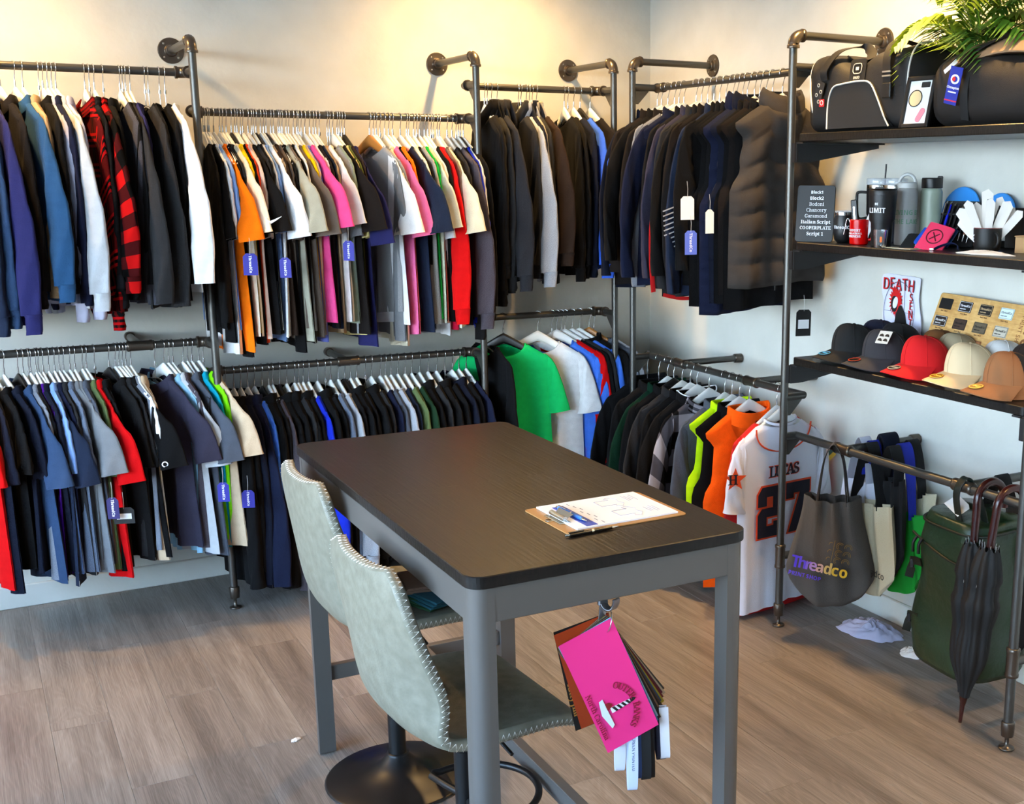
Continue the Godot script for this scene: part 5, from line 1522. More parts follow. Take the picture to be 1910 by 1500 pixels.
	# tall mugs with handles and clear lids
	for k in 2:
		var pos: Vector3 = [Vector3(-0.15, y, 1.985), Vector3(-0.16, y, 2.085)][k]
		o = tumbler("handled_tumbler", ["tall black handled tumbler with a straw at the back", "tall navy handled tumbler behind the black tumbler"][k], pos, [Vector2(0, 0), Vector2(0.032, 0), Vector2(0.034, 0.006), Vector2(0.036, 0.08), Vector2(0.044, 0.105), Vector2(0.046, 0.20), Vector2(0.046, 0.20), Vector2(0.043, 0.20)], [mat("powder_charcoal", Color(0.06, 0.065, 0.075), 0.45), mat("powder_navy", Color(0.035, 0.055, 0.14), 0.42)][k])
		part(o, "steel_rim", MB.new().lathe([Vector2(0.046, 0.20), Vector2(0.0465, 0.213), Vector2(0.044, 0.214)], 36), steel)
		part(o, "lid", MB.new().lathe([Vector2(0.046, 0.213), Vector2(0.048, 0.216), Vector2(0.048, 0.235), Vector2(0.044, 0.238), Vector2(0, 0.236)], 36), clear)
		var h := part(o, "handle", MB.new().tube(smooth_path([Vector3(-0.045, 0.185, 0), Vector3(-0.075, 0.185, 0), Vector3(-0.082, 0.17, 0), Vector3(-0.078, 0.10, 0), Vector3(-0.066, 0.085, 0), Vector3(-0.040, 0.09, 0)], 4), 0.0055, 8), mat("powder_charcoal", Color(0.06, 0.065, 0.075), 0.45))
		if k == 0: part(o, "straw", MB.new().tube([Vector3(0.02, 0.16, 0), Vector3(0.024, 0.29, 0)], 0.0032, 8), black)
		part(o, "label_strip", MB.new().slab(rrect(0.012, 0.07, 0.002, 2), 0.001, at(Vector3(0.0, 0.15, 0.0465))), mat("sticker_grey", Color(0.55, 0.6, 0.68), 0.5))
	# large black tumbler, print on its front
	o = tumbler("travel_tumbler", "large black travel tumbler with white print behind the shot glass", Vector3(-0.365, y, 2.255), [Vector2(0, 0), Vector2(0.034, 0), Vector2(0.036, 0.005), Vector2(0.039, 0.085), Vector2(0.046, 0.095), Vector2(0.0495, 0.18), Vector2(0.0495, 0.18), Vector2(0.050, 0.182), Vector2(0.050, 0.196), Vector2(0.046, 0.2), Vector2(0, 0.2)], black)
	part(o, "lid", MB.new().lathe([Vector2(0.0, 0.203), Vector2(0.044, 0.203), Vector2(0.046, 0.198)], 36).box(Vector3(-0.01, 0.205, 0.028), Vector3(0.03, 0.008, 0.016), Basis.IDENTITY, 0.002), black)
	part(o, "lettering", text_arrays("BE", 0.008, "Droid Sans", true, false, 0.049), white, at(Vector3(0, 0.150, 0), yaw(-0.35)))
	part(o, "lettering", text_arrays("LIMIT", 0.017, "Droid Sans", true, false, 0.0487), white, at(Vector3(0, 0.128, 0), yaw(-0.35)))
	# shot glass
	var glass := mat("glass", Color(0.96, 0.98, 0.99, 0.02), 0.02)
	glass.refraction_enabled = true; glass.refraction_scale = 0.05
	o = tumbler("shot_glass", "clear shot glass with an orange mark at the shelf edge", Vector3(-0.412, y, 2.305), [Vector2(0, 0.0), Vector2(0.019, 0.0), Vector2(0.020, 0.002), Vector2(0.0245, 0.062), Vector2(0.0235, 0.063), Vector2(0.0225, 0.062), Vector2(0.0185, 0.012), Vector2(0, 0.011)], glass)
	part(o, "printed_mark", MB.new().slab(rrect(0.008, 0.02, 0.003, 3), 0.0006, at(Vector3(0.004, 0.03, 0.0235), Basis(Vector3.RIGHT, 0.07))), mat("print_orange", Color(0.9, 0.42, 0.08), 0.6))
	# two pale bottles
	for k in 2:
		var pos: Vector3 = [Vector3(-0.235, y, 2.235), Vector3(-0.13, y, 2.25)][k]
		var col := mat("bottle_grey", Color(0.62, 0.63, 0.62), 0.4) if k == 0 else mat("bottle_sage", Color(0.60, 0.65, 0.58), 0.4)
		o = tumbler("water_bottle", ["pale grey water bottle with loop lid and green lettering", "pale sage water bottle with black lid at the back"][k], pos, [Vector2(0, 0), Vector2(0.036, 0), Vector2(0.039, 0.005), Vector2(0.039, 0.19), Vector2(0.034, 0.202), Vector2(0.034, 0.202), Vector2(0.030, 0.203)], col)
		if k == 0:
			var loop := [Vector3(-0.031, 0.21, 0)]
			for j in 13: loop.append(Vector3(-0.028 * cos(PI * j / 12), 0.222 + 0.030 * sin(PI * j / 12), 0))
			loop.append(Vector3(0.031, 0.21, 0))
			part(o, "lid", MB.new().lathe([Vector2(0.035, 0.203), Vector2(0.035, 0.22), Vector2(0.031, 0.224), Vector2(0, 0.224)], 32).tube(loop, 0.006, 8), mat("bottle_lid", Color(0.74, 0.75, 0.74), 0.4))
			for j in 2: part(o, "lettering", text_arrays(["LIVING BY", "THE LAKE"][j], 0.017, "Droid Sans", true, false, 0.0393), mat("print_green", Color(0.42, 0.58, 0.48), 0.6), at(Vector3(0, 0.118 - 0.032 * j, 0), yaw(0.15)))
		else: part(o, "lid", MB.new().lathe([Vector2(0.037, 0.203), Vector2(0.038, 0.206), Vector2(0.038, 0.235), Vector2(0.036, 0.24), Vector2(0, 0.24)], 32).box(Vector3(0.028, 0.24, 0), Vector3(0.02, 0.012, 0.02), Basis.IDENTITY, 0.003), black)
	# blue round trays at the back
	for k in 2:
		var pos: Vector3 = [Vector3(-0.035, y, 2.305), Vector3(-0.035, y, 2.49)][k]
		q = thing("round_tray", ["large light blue disc leaning on the wall behind the pens", "small light blue disc leaning behind the wrapped pens"][k], "tray", pos, AISLE, "light blue discs")
		var r: float = [0.095, 0.075][k]
		part(q, "disc", MB.new().lathe([Vector2(0, -0.003), Vector2(r - 0.004, -0.003), Vector2(r, 0.0), Vector2(r - 0.004, 0.006), Vector2(r - 0.012, 0.002), Vector2(0, 0.002)], 40, Transform3D(Basis(Vector3.RIGHT, PI / 2 - 0.12), Vector3(0, [0.115, 0.115][k], 0))), mat("disc_blue", Color(0.20, 0.55, 0.86), 0.35))
		part(q, "easel", MB.new().box(Vector3(0, 0.012, 0.0), Vector3(0.06, 0.024, 0.03), Basis.IDENTITY, 0.003), black)
	# pen board
	o = thing("pen_display", "black padded pen board with a slanted row of pens", "pen display", Vector3(-0.15, y, 2.395), AISLE + 0.25)
	lean = Basis(Vector3.RIGHT, -0.30)
	part(o, "board", MB.new().slab(rrect(0.145, 0.165, 0.008, 4), 0.008, Transform3D(lean, lean * Vector3(0, 0.0835, 0)), 0.002), mat("board_black", Color(0.04, 0.042, 0.05), 0.6))
	part(o, "strut", MB.new().box(Vector3(0, 0.06, -0.045), Vector3(0.05, 0.12, 0.003), Basis(Vector3.RIGHT, 0.35)), mat("board_black", Color(0.04, 0.042, 0.05), 0.6))
	for k in 2: part(o, "elastic_band", MB.new().box(lean * Vector3(0, 0.062 + 0.052 * k, 0.0125), Vector3(0.142, 0.009, 0.012), lean, 0.003), black)
	var pens := [Color(0.10, 0.10, 0.11), Color(0.05, 0.12, 0.72), Color(0.06, 0.05, 0.05), Color(0.04, 0.04, 0.05), Color(0.05, 0.05, 0.055), Color(0.07, 0.07, 0.18), Color(0.72, 0.48, 0.42), Color(0.08, 0.09, 0.09)]
	var pn := ["black", "royal blue", "brown-black", "black with printed clip", "black and steel", "dark navy", "rose gold", "short black"]
	for k in 8:
		q = thing("pen", "%s pen, %s in the row on the pen board" % [pn[k], ordinal(k + 1)], "pen", Vector3(-0.15, y, 2.395), AISLE + 0.25, "pens on the pen board")
		var x := Transform3D(lean * Basis(Vector3.BACK, -0.10), lean * Vector3(-0.062 + 0.0175 * k, 0.098 - 0.0035 * k, 0.0145))
		part(q, "barrel", MB.new().lathe([Vector2(0.0045, -0.035), Vector2(0.0052, -0.02), Vector2(0.005, 0.055), Vector2(0.005, 0.055), Vector2(0.0, 0.055)], 10), mat("pen_%d" % k, pens[k], 0.25, 0.2), x)
		part(q, "tip", MB.new().lathe([Vector2(0.0, -0.062), Vector2(0.0012, -0.06), Vector2(0.0045, -0.035)], 10), steel, x)
		part(q, "push_button", MB.new().lathe([Vector2(0.003, 0.055), Vector2(0.003, 0.066), Vector2(0.0, 0.067)], 8), steel if k != 3 else black, x)
		part(q, "clip", MB.new().box(Vector3(0.0, 0.035, 0.0065), Vector3(0.003, 0.04, 0.0015)), steel if k in [0, 4] else black, x)
	# can sleeves lying at the front
	var kz := [["pink foam can sleeve with a dark round print, on top", Color(0.92, 0.20, 0.36), Vector3(-0.30, y + 0.034, 2.455), 0.30, 0.42], ["blue foam can sleeve under the pink one", Color(0.05, 0.28, 0.72), Vector3(-0.30, y + 0.018, 2.42), 0.32, 0.30], ["black foam can sleeve lying flat beneath the others", Color(0.035, 0.035, 0.037), Vector3(-0.325, y + 0.010, 2.385), 0.1, 0.06], ["slate blue foam can sleeve behind the pink one", Color(0.12, 0.24, 0.42), Vector3(-0.25, y + 0.03, 2.42), 0.3, 0.35]]
	for k in kz.size():
		var z: Array = kz[k]
		q = thing("can_sleeve", z[0], "can sleeve", z[2], AISLE + 0.5, "foam can sleeves")
		q.rotation.x = -PI / 2 + 0.5 + z[4]; q.rotation.z = -z[3]
		var m := MB.new()
		var P := PackedVector3Array()
		for s in [[0.0, 0.055], [0.003, 0.056], [0.003, -0.056], [0.0, -0.055]]:
			for i in 24:
				var a := TAU * i / 24
				P.append(Vector3((0.046 + s[0]) * signf(cos(a)) * pow(absf(cos(a)), 0.5), s[1], (0.007 + s[0]) * signf(sin(a)) * pow(absf(sin(a)), 0.8)))
		part(q, "sleeve_body", m.grid(P, 24, 4, true), mat("foam_%d" % k, z[1], 0.85))
		if k == 0:
			part(q, "printed_ring", ring_mesh(0.028, 0.004, 0.001, 28), mat("print_maroon", Color(0.35, 0.03, 0.09), 0.7), at(Vector3(0, 0.004, 0.0108)))
			for r in [-0.7, 0.7]: part(q, "printed_oar", MB.new().box(Vector3(0, 0.004, 0.0108), Vector3(0.004, 0.040, 0.001), Basis(Vector3.BACK, r)), mat("print_maroon", Color(0.35, 0.03, 0.09), 0.7))
		elif k == 1: part(q, "lettering", text_arrays("LOCAL", 0.009, "Droid Sans", true), white, at(Vector3(-0.01, -0.03, 0.0108)))
	# dark mug full of pens in paper sleeves
	o = tumbler("mug", "wide matte black mug full of paper-wrapped pens", Vector3(-0.235, y, 2.635), [Vector2(0, 0.003), Vector2(0.034, 0.0), Vector2(0.042, 0.006), Vector2(0.045, 0.03), Vector2(0.047, 0.077), Vector2(0.047, 0.077), Vector2(0.044, 0.078), Vector2(0.043, 0.012), Vector2(0, 0.01)], mat("matte_black", Color(0.06, 0.058, 0.055), 0.5))
	hd = []
	for k in 13:
		var a := -PI / 2 + PI * k / 12
		hd.append(Vector3(0.045 + 0.020 * cos(a), 0.04 + 0.024 * sin(a), 0))
	part(o, "handle", MB.new().tube(hd, 0.005, 8), M.matte_black, at(Vector3.ZERO, yaw(-1.0)))
	part(o, "red_rim", MB.new().lathe([Vector2(0.047, 0.0765), Vector2(0.0455, 0.079), Vector2(0.0438, 0.0775)], 36), mat("rim_red", Color(0.55, 0.05, 0.06), 0.4))
	part(o, "lettering", text_arrays("OH!", 0.02, "Droid Sans", true, false, 0.0465), white, at(Vector3(0, 0.045, 0), yaw(-1.35) * Basis(Vector3.BACK, -PI / 2)))
	var paper := mat("paper_wrap", Color(0.90, 0.87, 0.83), 0.8)
	var sl := [[-0.62, 0.10, 0.155], [-0.42, -0.10, 0.165], [-0.28, 0.20, 0.15], [-0.05, 0.02, 0.185], [0.02, -0.2, 0.16], [0.20, 0.12, 0.165], [0.36, -0.12, 0.16], [0.50, 0.16, 0.15], [0.66, -0.02, 0.155], [-0.74, 0.25, 0.13], [0.12, 0.3, 0.14]]
	for k in sl.size():
		q = thing("wrapped_pen", "pen in a white paper sleeve, %s from the left in the black mug" % ordinal(k + 1), "pen", Vector3(-0.235, y + 0.014, 2.635), AISLE + 0.75, "paper-wrapped pens in the black mug")
		var b2 := Basis(Vector3.BACK, -sl[k][0]) * Basis(Vector3.RIGHT, -sl[k][1])
		var L: float = sl[k][2]; var w := 0.014 if k % 3 else 0.018
		var poly := PackedVector2Array([Vector2(-0.007, 0.0), Vector2(0.007, 0.0), Vector2(w, L * 0.6), Vector2(w * 1.1, L - 0.01), Vector2(w * 0.2, L + 0.006), Vector2(-w, L - 0.004), Vector2(-w * 0.9, L * 0.55)])
		part(q, "paper_sleeve", MB.new().slab(poly, 0.0035, Transform3D.IDENTITY, 0.0), paper, Transform3D(b2, b2 * Vector3(sl[k][0] * 0.012, 0, 0.006 * (k % 3 - 1))))
		if k in [3, 5]: part(q, "barrel", MB.new().tube([Vector3(-0.002, L * 0.42, 0.0025), Vector3(0.004, L * 0.85, 0.0025)], 0.0038, 8), mat("pen_0", pens[0], 0.25, 0.2), Transform3D(b2, b2 * Vector3(sl[k][0] * 0.012, 0, 0.006 * (k % 3 - 1))))
	# loose papers, lanyard, cardboard box
	q = thing("paper_packet", "crumpled white paper sleeve lying at the shelf edge", "paper", Vector3(-0.355, y + 0.0005, 2.74), AISLE + 0.15)
	part(q, "sheet", crumpled(0.22, 0.06, 0.012, 5), paper)
	q = thing("paper_sheet", "thin cream sheet under the can sleeves", "paper", Vector3(-0.37, y + 0.0005, 2.37), AISLE)
	part(q, "sheet", MB.new().box(Vector3(0, 0.001, 0), Vector3(0.14, 0.002, 0.05)), mat("paper_cream", Color(0.85, 0.78, 0.64), 0.8))
	q = thing("lanyard", "blue woven lanyard curled beside the black mug", "lanyard", Vector3(-0.30, y, 2.525), AISLE + 0.4)
	part(q, "strap", strap([Vector3(-0.04, 0.004, 0.03), Vector3(-0.02, 0.016, 0.01), Vector3(0.01, 0.024, 0.0), Vector3(0.035, 0.018, 0.012), Vector3(0.045, 0.004, 0.03)], 0.014, 0.002, Vector3(0, 0.4, 1)), mat("lanyard_blue", Color(0.06, 0.14, 0.34), 0.7))
	part(q, "clip", MB.new().box(Vector3(-0.045, 0.004, 0.036), Vector3(0.016, 0.006, 0.008), Basis.IDENTITY, 0.001), steel)
	q = thing("cardboard_box", "tan cardboard box at the right end of the middle shelf", "box", Vector3(-0.14, y, 2.80), AISLE + 0.2)
	part(q, "body", MB.new().box(Vector3(0, 0.026, 0), Vector3(0.16, 0.052, 0.11), Basis.IDENTITY, 0.001), mat("cardboard", Color(0.66, 0.52, 0.36), 0.85))
	part(q, "lid", MB.new().box(Vector3(0.0, 0.054, 0.0), Vector3(0.165, 0.004, 0.115), Basis(Vector3.RIGHT, 0.0), 0.001), M.cardboard)
	q = thing("black_case", "dark case standing on the wall behind the cardboard box", "case", Vector3(-0.06, y, 2.63), AISLE)
	part(q, "body", MB.new().box(Vector3(0, 0.07, 0), Vector3(0.13, 0.14, 0.05), Basis.IDENTITY, 0.006), mat("card_black", Color(0.03, 0.03, 0.031), 0.55))
	part(q, "strap", MB.new().box(Vector3(0.02, 0.07, 0.027), Vector3(0.016, 0.141, 0.004)), mat("webbing", Color(0.06, 0.052, 0.048), 0.7))
func crumpled(w: float, d: float, h: float, seed_: int) -> MB:
	# a soft heap of cloth or paper with creases and an uneven outline
	var f := FastNoiseLite.new(); f.seed = seed_; f.frequency = 1.0; f.fractal_octaves = 3
	var nu := 32; var nv := 12
	var P := PackedVector3Array()
	for j in nv:
		var r := float(j) / (nv - 1)
		for i in nu:
			var a := TAU * i / nu
			var edge := 1.0 + 0.28 * f.get_noise_2d(cos(a) * 1.6 + 3.0, sin(a) * 1.6) + 0.10 * f.get_noise_2d(cos(a) * 6.0, sin(a) * 6.0 + 9.0)
			var x := cos(a) * r * edge * w / 2; var z := sin(a) * r * edge * d / 2
			var crease := 1.0 - absf(f.get_noise_2d(x * 22.0 / maxf(w, 0.1) * 0.3, z * 30.0 / maxf(d, 0.1) * 0.3)) * 2.0
			P.append(Vector3(x, h * (1.0 - pow(r, 2.2)) * (0.45 + 0.55 * clampf(crease, 0.0, 1.0)) + 0.002, z))
	for i in nu: P.append(Vector3(P[(nv - 1) * nu + i].x * 0.99, 0.0, P[(nv - 1) * nu + i].z * 0.99))
	return MB.new().grid(P, nu, nv + 1, true, PackedVector2Array(), true)

func cap_meshes() -> void:
	var P := PackedVector3Array()
	var nu := 36; var nv := 12
	for j in nv:
		var s := float(j) / (nv - 1)
		var ph := PI / 2 * s
		for i in nu:
			var a := TAU * i / nu
			var front := maxf(0.0, sin(a))
			var r := pow(cos(ph), 0.86)
			var seam := 1.0 - 0.012 * pow(absf(cos(a * 3.0 + PI / 2)), 14.0)
			var x := 0.078 * cos(a) * r * seam; var z := (0.092 + 0.006 * front) * sin(a) * r * seam
			var y := 0.112 * pow(sin(ph), 0.92) + 0.018 * front * sin(ph) * cos(ph) * 2.0
			P.append(Vector3(x, y, z + 0.012 * sin(ph)))
	G["cap_crown"] = MB.new().grid(P, nu, nv, true).done()
	# brim: curved blade in front of the crown, with thickness
	var m := MB.new()
	for side in [1, -1]:
		var Q := PackedVector3Array()
		for j in 9:
			var t := j / 8.0
			for i in 19:
				var a := PI * (0.06 + 0.88 * i / 18.0)
				var rx := 0.078 * cos(a); var rz := 0.092 * sin(a)
				var ox := 0.092 * cos(a); var oz := 0.030 + 0.150 * pow(sin(a), 0.8)
				var x := lerpf(rx, ox, t); var z := lerpf(rz, oz, t)
				Q.append(Vector3(x, 0.008 - 0.012 * t - 2.6 * x * x * (0.35 + 0.65 * t) + 0.0016 * side + 0.012 * (1.0 - t), z))
		m.grid(Q, 19, 9, false, PackedVector2Array(), side > 0)
	var E := PackedVector3Array()
	for side in [1, -1]:
		for i in 19:
			var a := PI * (0.06 + 0.88 * i / 18.0)
			var ox := 0.092 * cos(a)
			E.append(Vector3(ox, -0.004 - 2.6 * ox * ox + 0.0016 * side, 0.030 + 0.150 * pow(sin(a), 0.8)))
	m.grid(E, 19, 2)
	G["cap_brim"] = m.done()
	G["cap_button"] = MB.new().blob(Vector3(0, 0.113, 0.012), Vector3(0.007, 0.004, 0.007), Basis.IDENTITY, 10, 6).done()
	var seams := MB.new()
	for k in 6:
		var a := PI / 2 + PI / 3 * k
		var pts := []
		for j in 12:
			var ph := PI / 2 * j / 11.0
			var r := pow(cos(ph), 0.86); var front := maxf(0.0, sin(a))
			pts.append(Vector3(0.0775 * cos(a) * r, 0.112 * pow(sin(ph), 0.92) + 0.018 * front * sin(ph) * cos(ph) * 2.0, (0.0915 + 0.006 * front) * sin(a) * r + 0.012 * sin(ph)))
		seams.tube(pts, 0.0014, 5, false)
	G["cap_seam"] = seams.done()
func cap(label: String, pos: Vector3, turn: float, c: Color, brim: Color, seal := 0, back := Color(0, 0, 0, 0)) -> Node3D:
	var o := thing("baseball_hat", label, "hat", pos, turn, "baseball caps on the lowest shelf")
	var m := mat("cap_" + c.to_html(), c, 0.9)
	part(o, "crown", G.cap_crown, m, at(Vector3(0, 0.03, 0)))
	part(o, "brim", G.cap_brim, mat("cap_" + brim.to_html(), brim, 0.9), at(Vector3(0, 0.03, 0)))
	part(o, "button", G.cap_button, m, at(Vector3(0, 0.03, 0)))
	part(o, "panel_seams", G.cap_seam, m, at(Vector3(0, 0.03, 0)))
	part(o, "sweatband", MB.new().lathe([Vector2(0.076, 0.002), Vector2(0.0775, 0.002), Vector2(0.078, 0.032), Vector2(0.0745, 0.032), Vector2(0.0745, 0.002), Vector2(0.076, 0.002)], 36, Transform3D(Basis.from_scale(Vector3(1, 1, 1.18)), Vector3(0, 0, 0))), m)
	if seal:
		var cc: Color = [Color.WHITE, Color(0.03, 0.05, 0.07), Color(0.06, 0.04, 0.03), Color(0.10, 0.05, 0.05), Color(0.62, 0.42, 0.08), Color(0.66, 0.46, 0.10)][seal]
		var x := Transform3D(Basis(Vector3.RIGHT, -PI / 2 + 0.16), Vector3(0, 0.0405, 0.138))
		var st := part(o, "brim_sticker", MB.new().slab(disc(0.023, 24, 1.15), 0.0012), mat("seal_%d" % seal, cc, 0.35, 0.5 if seal > 3 else 0.0), x)
		var ink: Color = [Color.WHITE, Color(0.35, 0.72, 0.92), Color(0.80, 0.25, 0.10), Color(0.75, 0.70, 0.60), Color(0.95, 0.80, 0.30), Color(0.98, 0.85, 0.40)][seal]
		part(st, "printed_ring", ring_mesh(0.0205, 0.0022, 0.001, 24, 1.15), mat("ink_" + ink.to_html(), ink, 0.4), at(Vector3(0, 0, 0.0009)))
		var word: String = ["", "OGIO", "...", "FLEXFIT", "247", "247"][seal]
		if word != "...": part(st, "lettering", text_arrays(word, 0.012 if seal > 3 else 0.008, "Droid Sans", true), mat("ink_" + ink.to_html(), ink, 0.4), at(Vector3(0, 0.002, 0.0009)))
	return o
func make_low_shelf() -> void:
	cap_meshes()
	var y := 1.1245
	var T := AISLE - 0.12
	cap("black baseball cap with a blue round sticker, nearest the post", Vector3(-0.30, y, 2.065), T, Color(0.05, 0.05, 0.053), Color(0.05, 0.05, 0.053), 1)
	var g := cap("charcoal grey baseball cap with a card hung on its crown", Vector3(-0.31, y, 2.255), T - 0.05, Color(0.17, 0.165, 0.18), Color(0.17, 0.165, 0.18), 2)
	var red := cap("bright red baseball cap in the middle of the front row", Vector3(-0.305, y, 2.455), T, Color(0.78, 0.02, 0.05), Color(0.78, 0.02, 0.05), 3)
	cap("cream baseball cap with a gold sticker in the front row", Vector3(-0.30, y, 2.665), T - 0.06, Color(0.80, 0.72, 0.58), Color(0.84, 0.70, 0.52), 4)
	var tr := cap("tan trucker cap with dark mesh back at the shelf end", Vector3(-0.335, y, 2.875), T - 0.04, Color(0.52, 0.34, 0.20), Color(0.52, 0.34, 0.20), 5)
	part(tr, "mesh_back", mesh_back(), mat("cap_mesh", Color(0.05, 0.055, 0.065), 0.8), at(Vector3(0, 0.03, 0)))
	var bk := [["navy baseball cap behind the black cap", Vector3(-0.13, 0, 2.02), Color(0.04, 0.06, 0.16)], ["black baseball cap behind the charcoal one", Vector3(-0.13, 0, 2.13), Color(0.05, 0.05, 0.06)], ["caramel baseball cap behind the red one", Vector3(-0.14, 0, 2.36), Color(0.45, 0.28, 0.12)], ["stone coloured baseball cap behind the red one", Vector3(-0.155, 0, 2.46), Color(0.62, 0.57, 0.46)], ["white baseball cap behind the cream one", Vector3(-0.15, 0, 2.675), Color(0.82, 0.82, 0.81)], ["brown baseball cap behind the tan trucker cap", Vector3(-0.13, 0, 2.78), Color(0.16, 0.10, 0.07)]]
	for b in bk: cap(b[0], b[1] + Vector3(0, y, 0), AISLE, b[2], b[2])
	# card with four little caps printed on it
	var cd := part(g, "hang_card", MB.new().slab(rrect(0.05, 0.055, 0.002, 2), 0.0015), mat("card_cream", Color(0.82, 0.80, 0.76), 0.7), Transform3D(yaw(0.5) * Basis(Vector3.RIGHT, -0.75), Vector3(0.058, 0.125, 0.055)))
	for k in 4: flat(cd, "printed_cap", PackedVector2Array([Vector2(-0.009, -0.004), Vector2(0.010, -0.006), Vector2(0.006, 0.003), Vector2(0, 0.007), Vector2(-0.007, 0.004)]), Color(0.05, 0.05, 0.06), at(Vector3(-0.011 + 0.022 * (k % 2), -0.012 + 0.02 * (k / 2), 0.0012)))
	# poster cut-out leaning on the wall
	var o := thing("poster", "white cut-out sticker poster lettered in red and black, leaning on the wall", "poster", Vector3(-0.02, y, 1.985), AISLE)
	var W := mat("poster_white", Color(0.84, 0.85, 0.93), 0.5)
	var out := PackedVector2Array()
	for q in smooth_path([Vector2(-0.105, 0.305), Vector2(0.0, 0.308), Vector2(0.095, 0.305), Vector2(0.108, 0.29), Vector2(0.104, 0.22), Vector2(0.125, 0.13), Vector2(0.12, 0.03), Vector2(0.09, 0.0), Vector2(0.02, 0.0), Vector2(-0.06, 0.06), Vector2(-0.095, 0.12), Vector2(-0.095, 0.20), Vector2(-0.108, 0.24)], 3, true): out.append(q)
	var lean := Basis(Vector3.RIGHT, -0.02)
	part(o, "sheet", MB.new().slab(out, 0.003, Transform3D(lean, Vector3(0, 0.0, 0))), W)
	part(o, "printed_ring", ring_mesh(0.088, 0.0016, 0.001, 40, 1.0), mat("print_grey", Color(0.35, 0.36, 0.42), 0.6), at(Vector3(0.0, 0.165, 0.0022), Basis.from_scale(Vector3(1, 1.35, 1))))
	part(o, "printed_line", MB.new().box(Vector3(0, 0.165, 0.0022), Vector3(0.17, 0.0014, 0.001)), mat("print_grey", Color(0.35, 0.36, 0.42), 0.6))
	part(o, "printed_line", MB.new().box(Vector3(0.03, 0.21, 0.0022), Vector3(0.0014, 0.14, 0.001)), mat("print_grey", Color(0.35, 0.36, 0.42), 0.6))
	var inkr := mat("print_red", Color(0.80, 0.04, 0.05), 0.6); var inkb := mat("print_black", Color(0.02, 0.02, 0.02), 0.6)
	for k in 5:
		var ch: String = "DEATH"[k]
		part(o, "lettering", text_arrays(ch, 0.042, "Droid Sans"), inkb, at(Vector3(-0.078 + 0.036 * k, 0.268 + 0.003 * (k % 2), 0.0018), Basis(Vector3.BACK, 0.1 * (k % 2) - 0.05)))
		part(o, "lettering", text_arrays(ch, 0.044, "Droid Sans"), inkr, at(Vector3(-0.080 + 0.036 * k, 0.270 + 0.003 * (k % 2), 0.0021), Basis(Vector3.BACK, 0.1 * (k % 2) - 0.03)))
	for k in 7:
		var ch: String = "SENTENC"[k]
		part(o, "lettering", text_arrays(ch, 0.028, "Droid Sans"), inkb, at(Vector3(0.069, 0.225 - 0.033 * k, 0.0018)))
		part(o, "lettering", text_arrays(ch, 0.030, "Droid Sans"), inkr, at(Vector3(0.067, 0.226 - 0.033 * k, 0.0021), Basis(Vector3.BACK, 0.08 * (k % 3 - 1))))
	rng.seed = 9
	var spiky := PackedVector2Array()
	for k in 44:
		var a := TAU * k / 44
		var r := (0.052 if k % 2 else 0.038) + rng.randf_range(-0.004, 0.005)
		spiky.append(Vector2(cos(a) * r * 0.75 - 0.02, sin(a) * r * 1.15 + 0.205))
	flat(o, "printed_shape", spiky, Color(0.80, 0.04, 0.05), at(Vector3(0, 0, 0.0021)))
	flat(o, "printed_shape", disc(0.032, 18, 0.6), Color(0.08, 0.08, 0.09), at(Vector3(-0.026, 0.195, 0.0028)))
	flat(o, "printed_shape", disc(0.024, 18, 0.55), Color(0.86, 0.87, 0.93), at(Vector3(-0.02, 0.2, 0.0034), Basis(Vector3.BACK, -0.3)))
	flat(o, "printed_shape", PackedVector2Array([Vector2(-0.022, 0.03), Vector2(0.0, 0.045), Vector2(0.02, 0.035), Vector2(0.045, 0.05), Vector2(0.052, 0.10), Vector2(0.038, 0.16), Vector2(0.015, 0.192), Vector2(0.002, 0.188), Vector2(-0.012, 0.16), Vector2(-0.024, 0.10)]), Color(0.02, 0.02, 0.02), at(Vector3(0, 0, 0.0040)))
	# bamboo board of sample patches
	o = thing("patch_sample_board", "bamboo board with rows of sample patches leaning on the wall", "sample board", Vector3(-0.155, y - 0.0, 2.50), AISLE)
	lean = Basis(Vector3.RIGHT, -0.36) * Basis(Vector3.BACK, -0.03)
	var bam := mat("bamboo", Color(1, 1, 1), 0.45)
	bam.albedo_texture = ImageTexture.create_from_image(grain_image(128, 256, 303, Color(0.80, 0.63, 0.38), Color(0.70, 0.52, 0.28), Color(0.87, 0.72, 0.47), 3.0, 0))
	bam.uv1_scale = Vector3(2.0, 4.0, 1)
	var slabx := Transform3D(lean, lean * Vector3(0.0, 0.138, 0))
	var bb := MB.new().slab(rrect(0.276, 0.50, 0.012, 4), 0.018, Transform3D(slabx.basis * Basis(Vector3.BACK, PI / 2), slabx.origin), 0.002)
	part(o, "board", bb, bam)
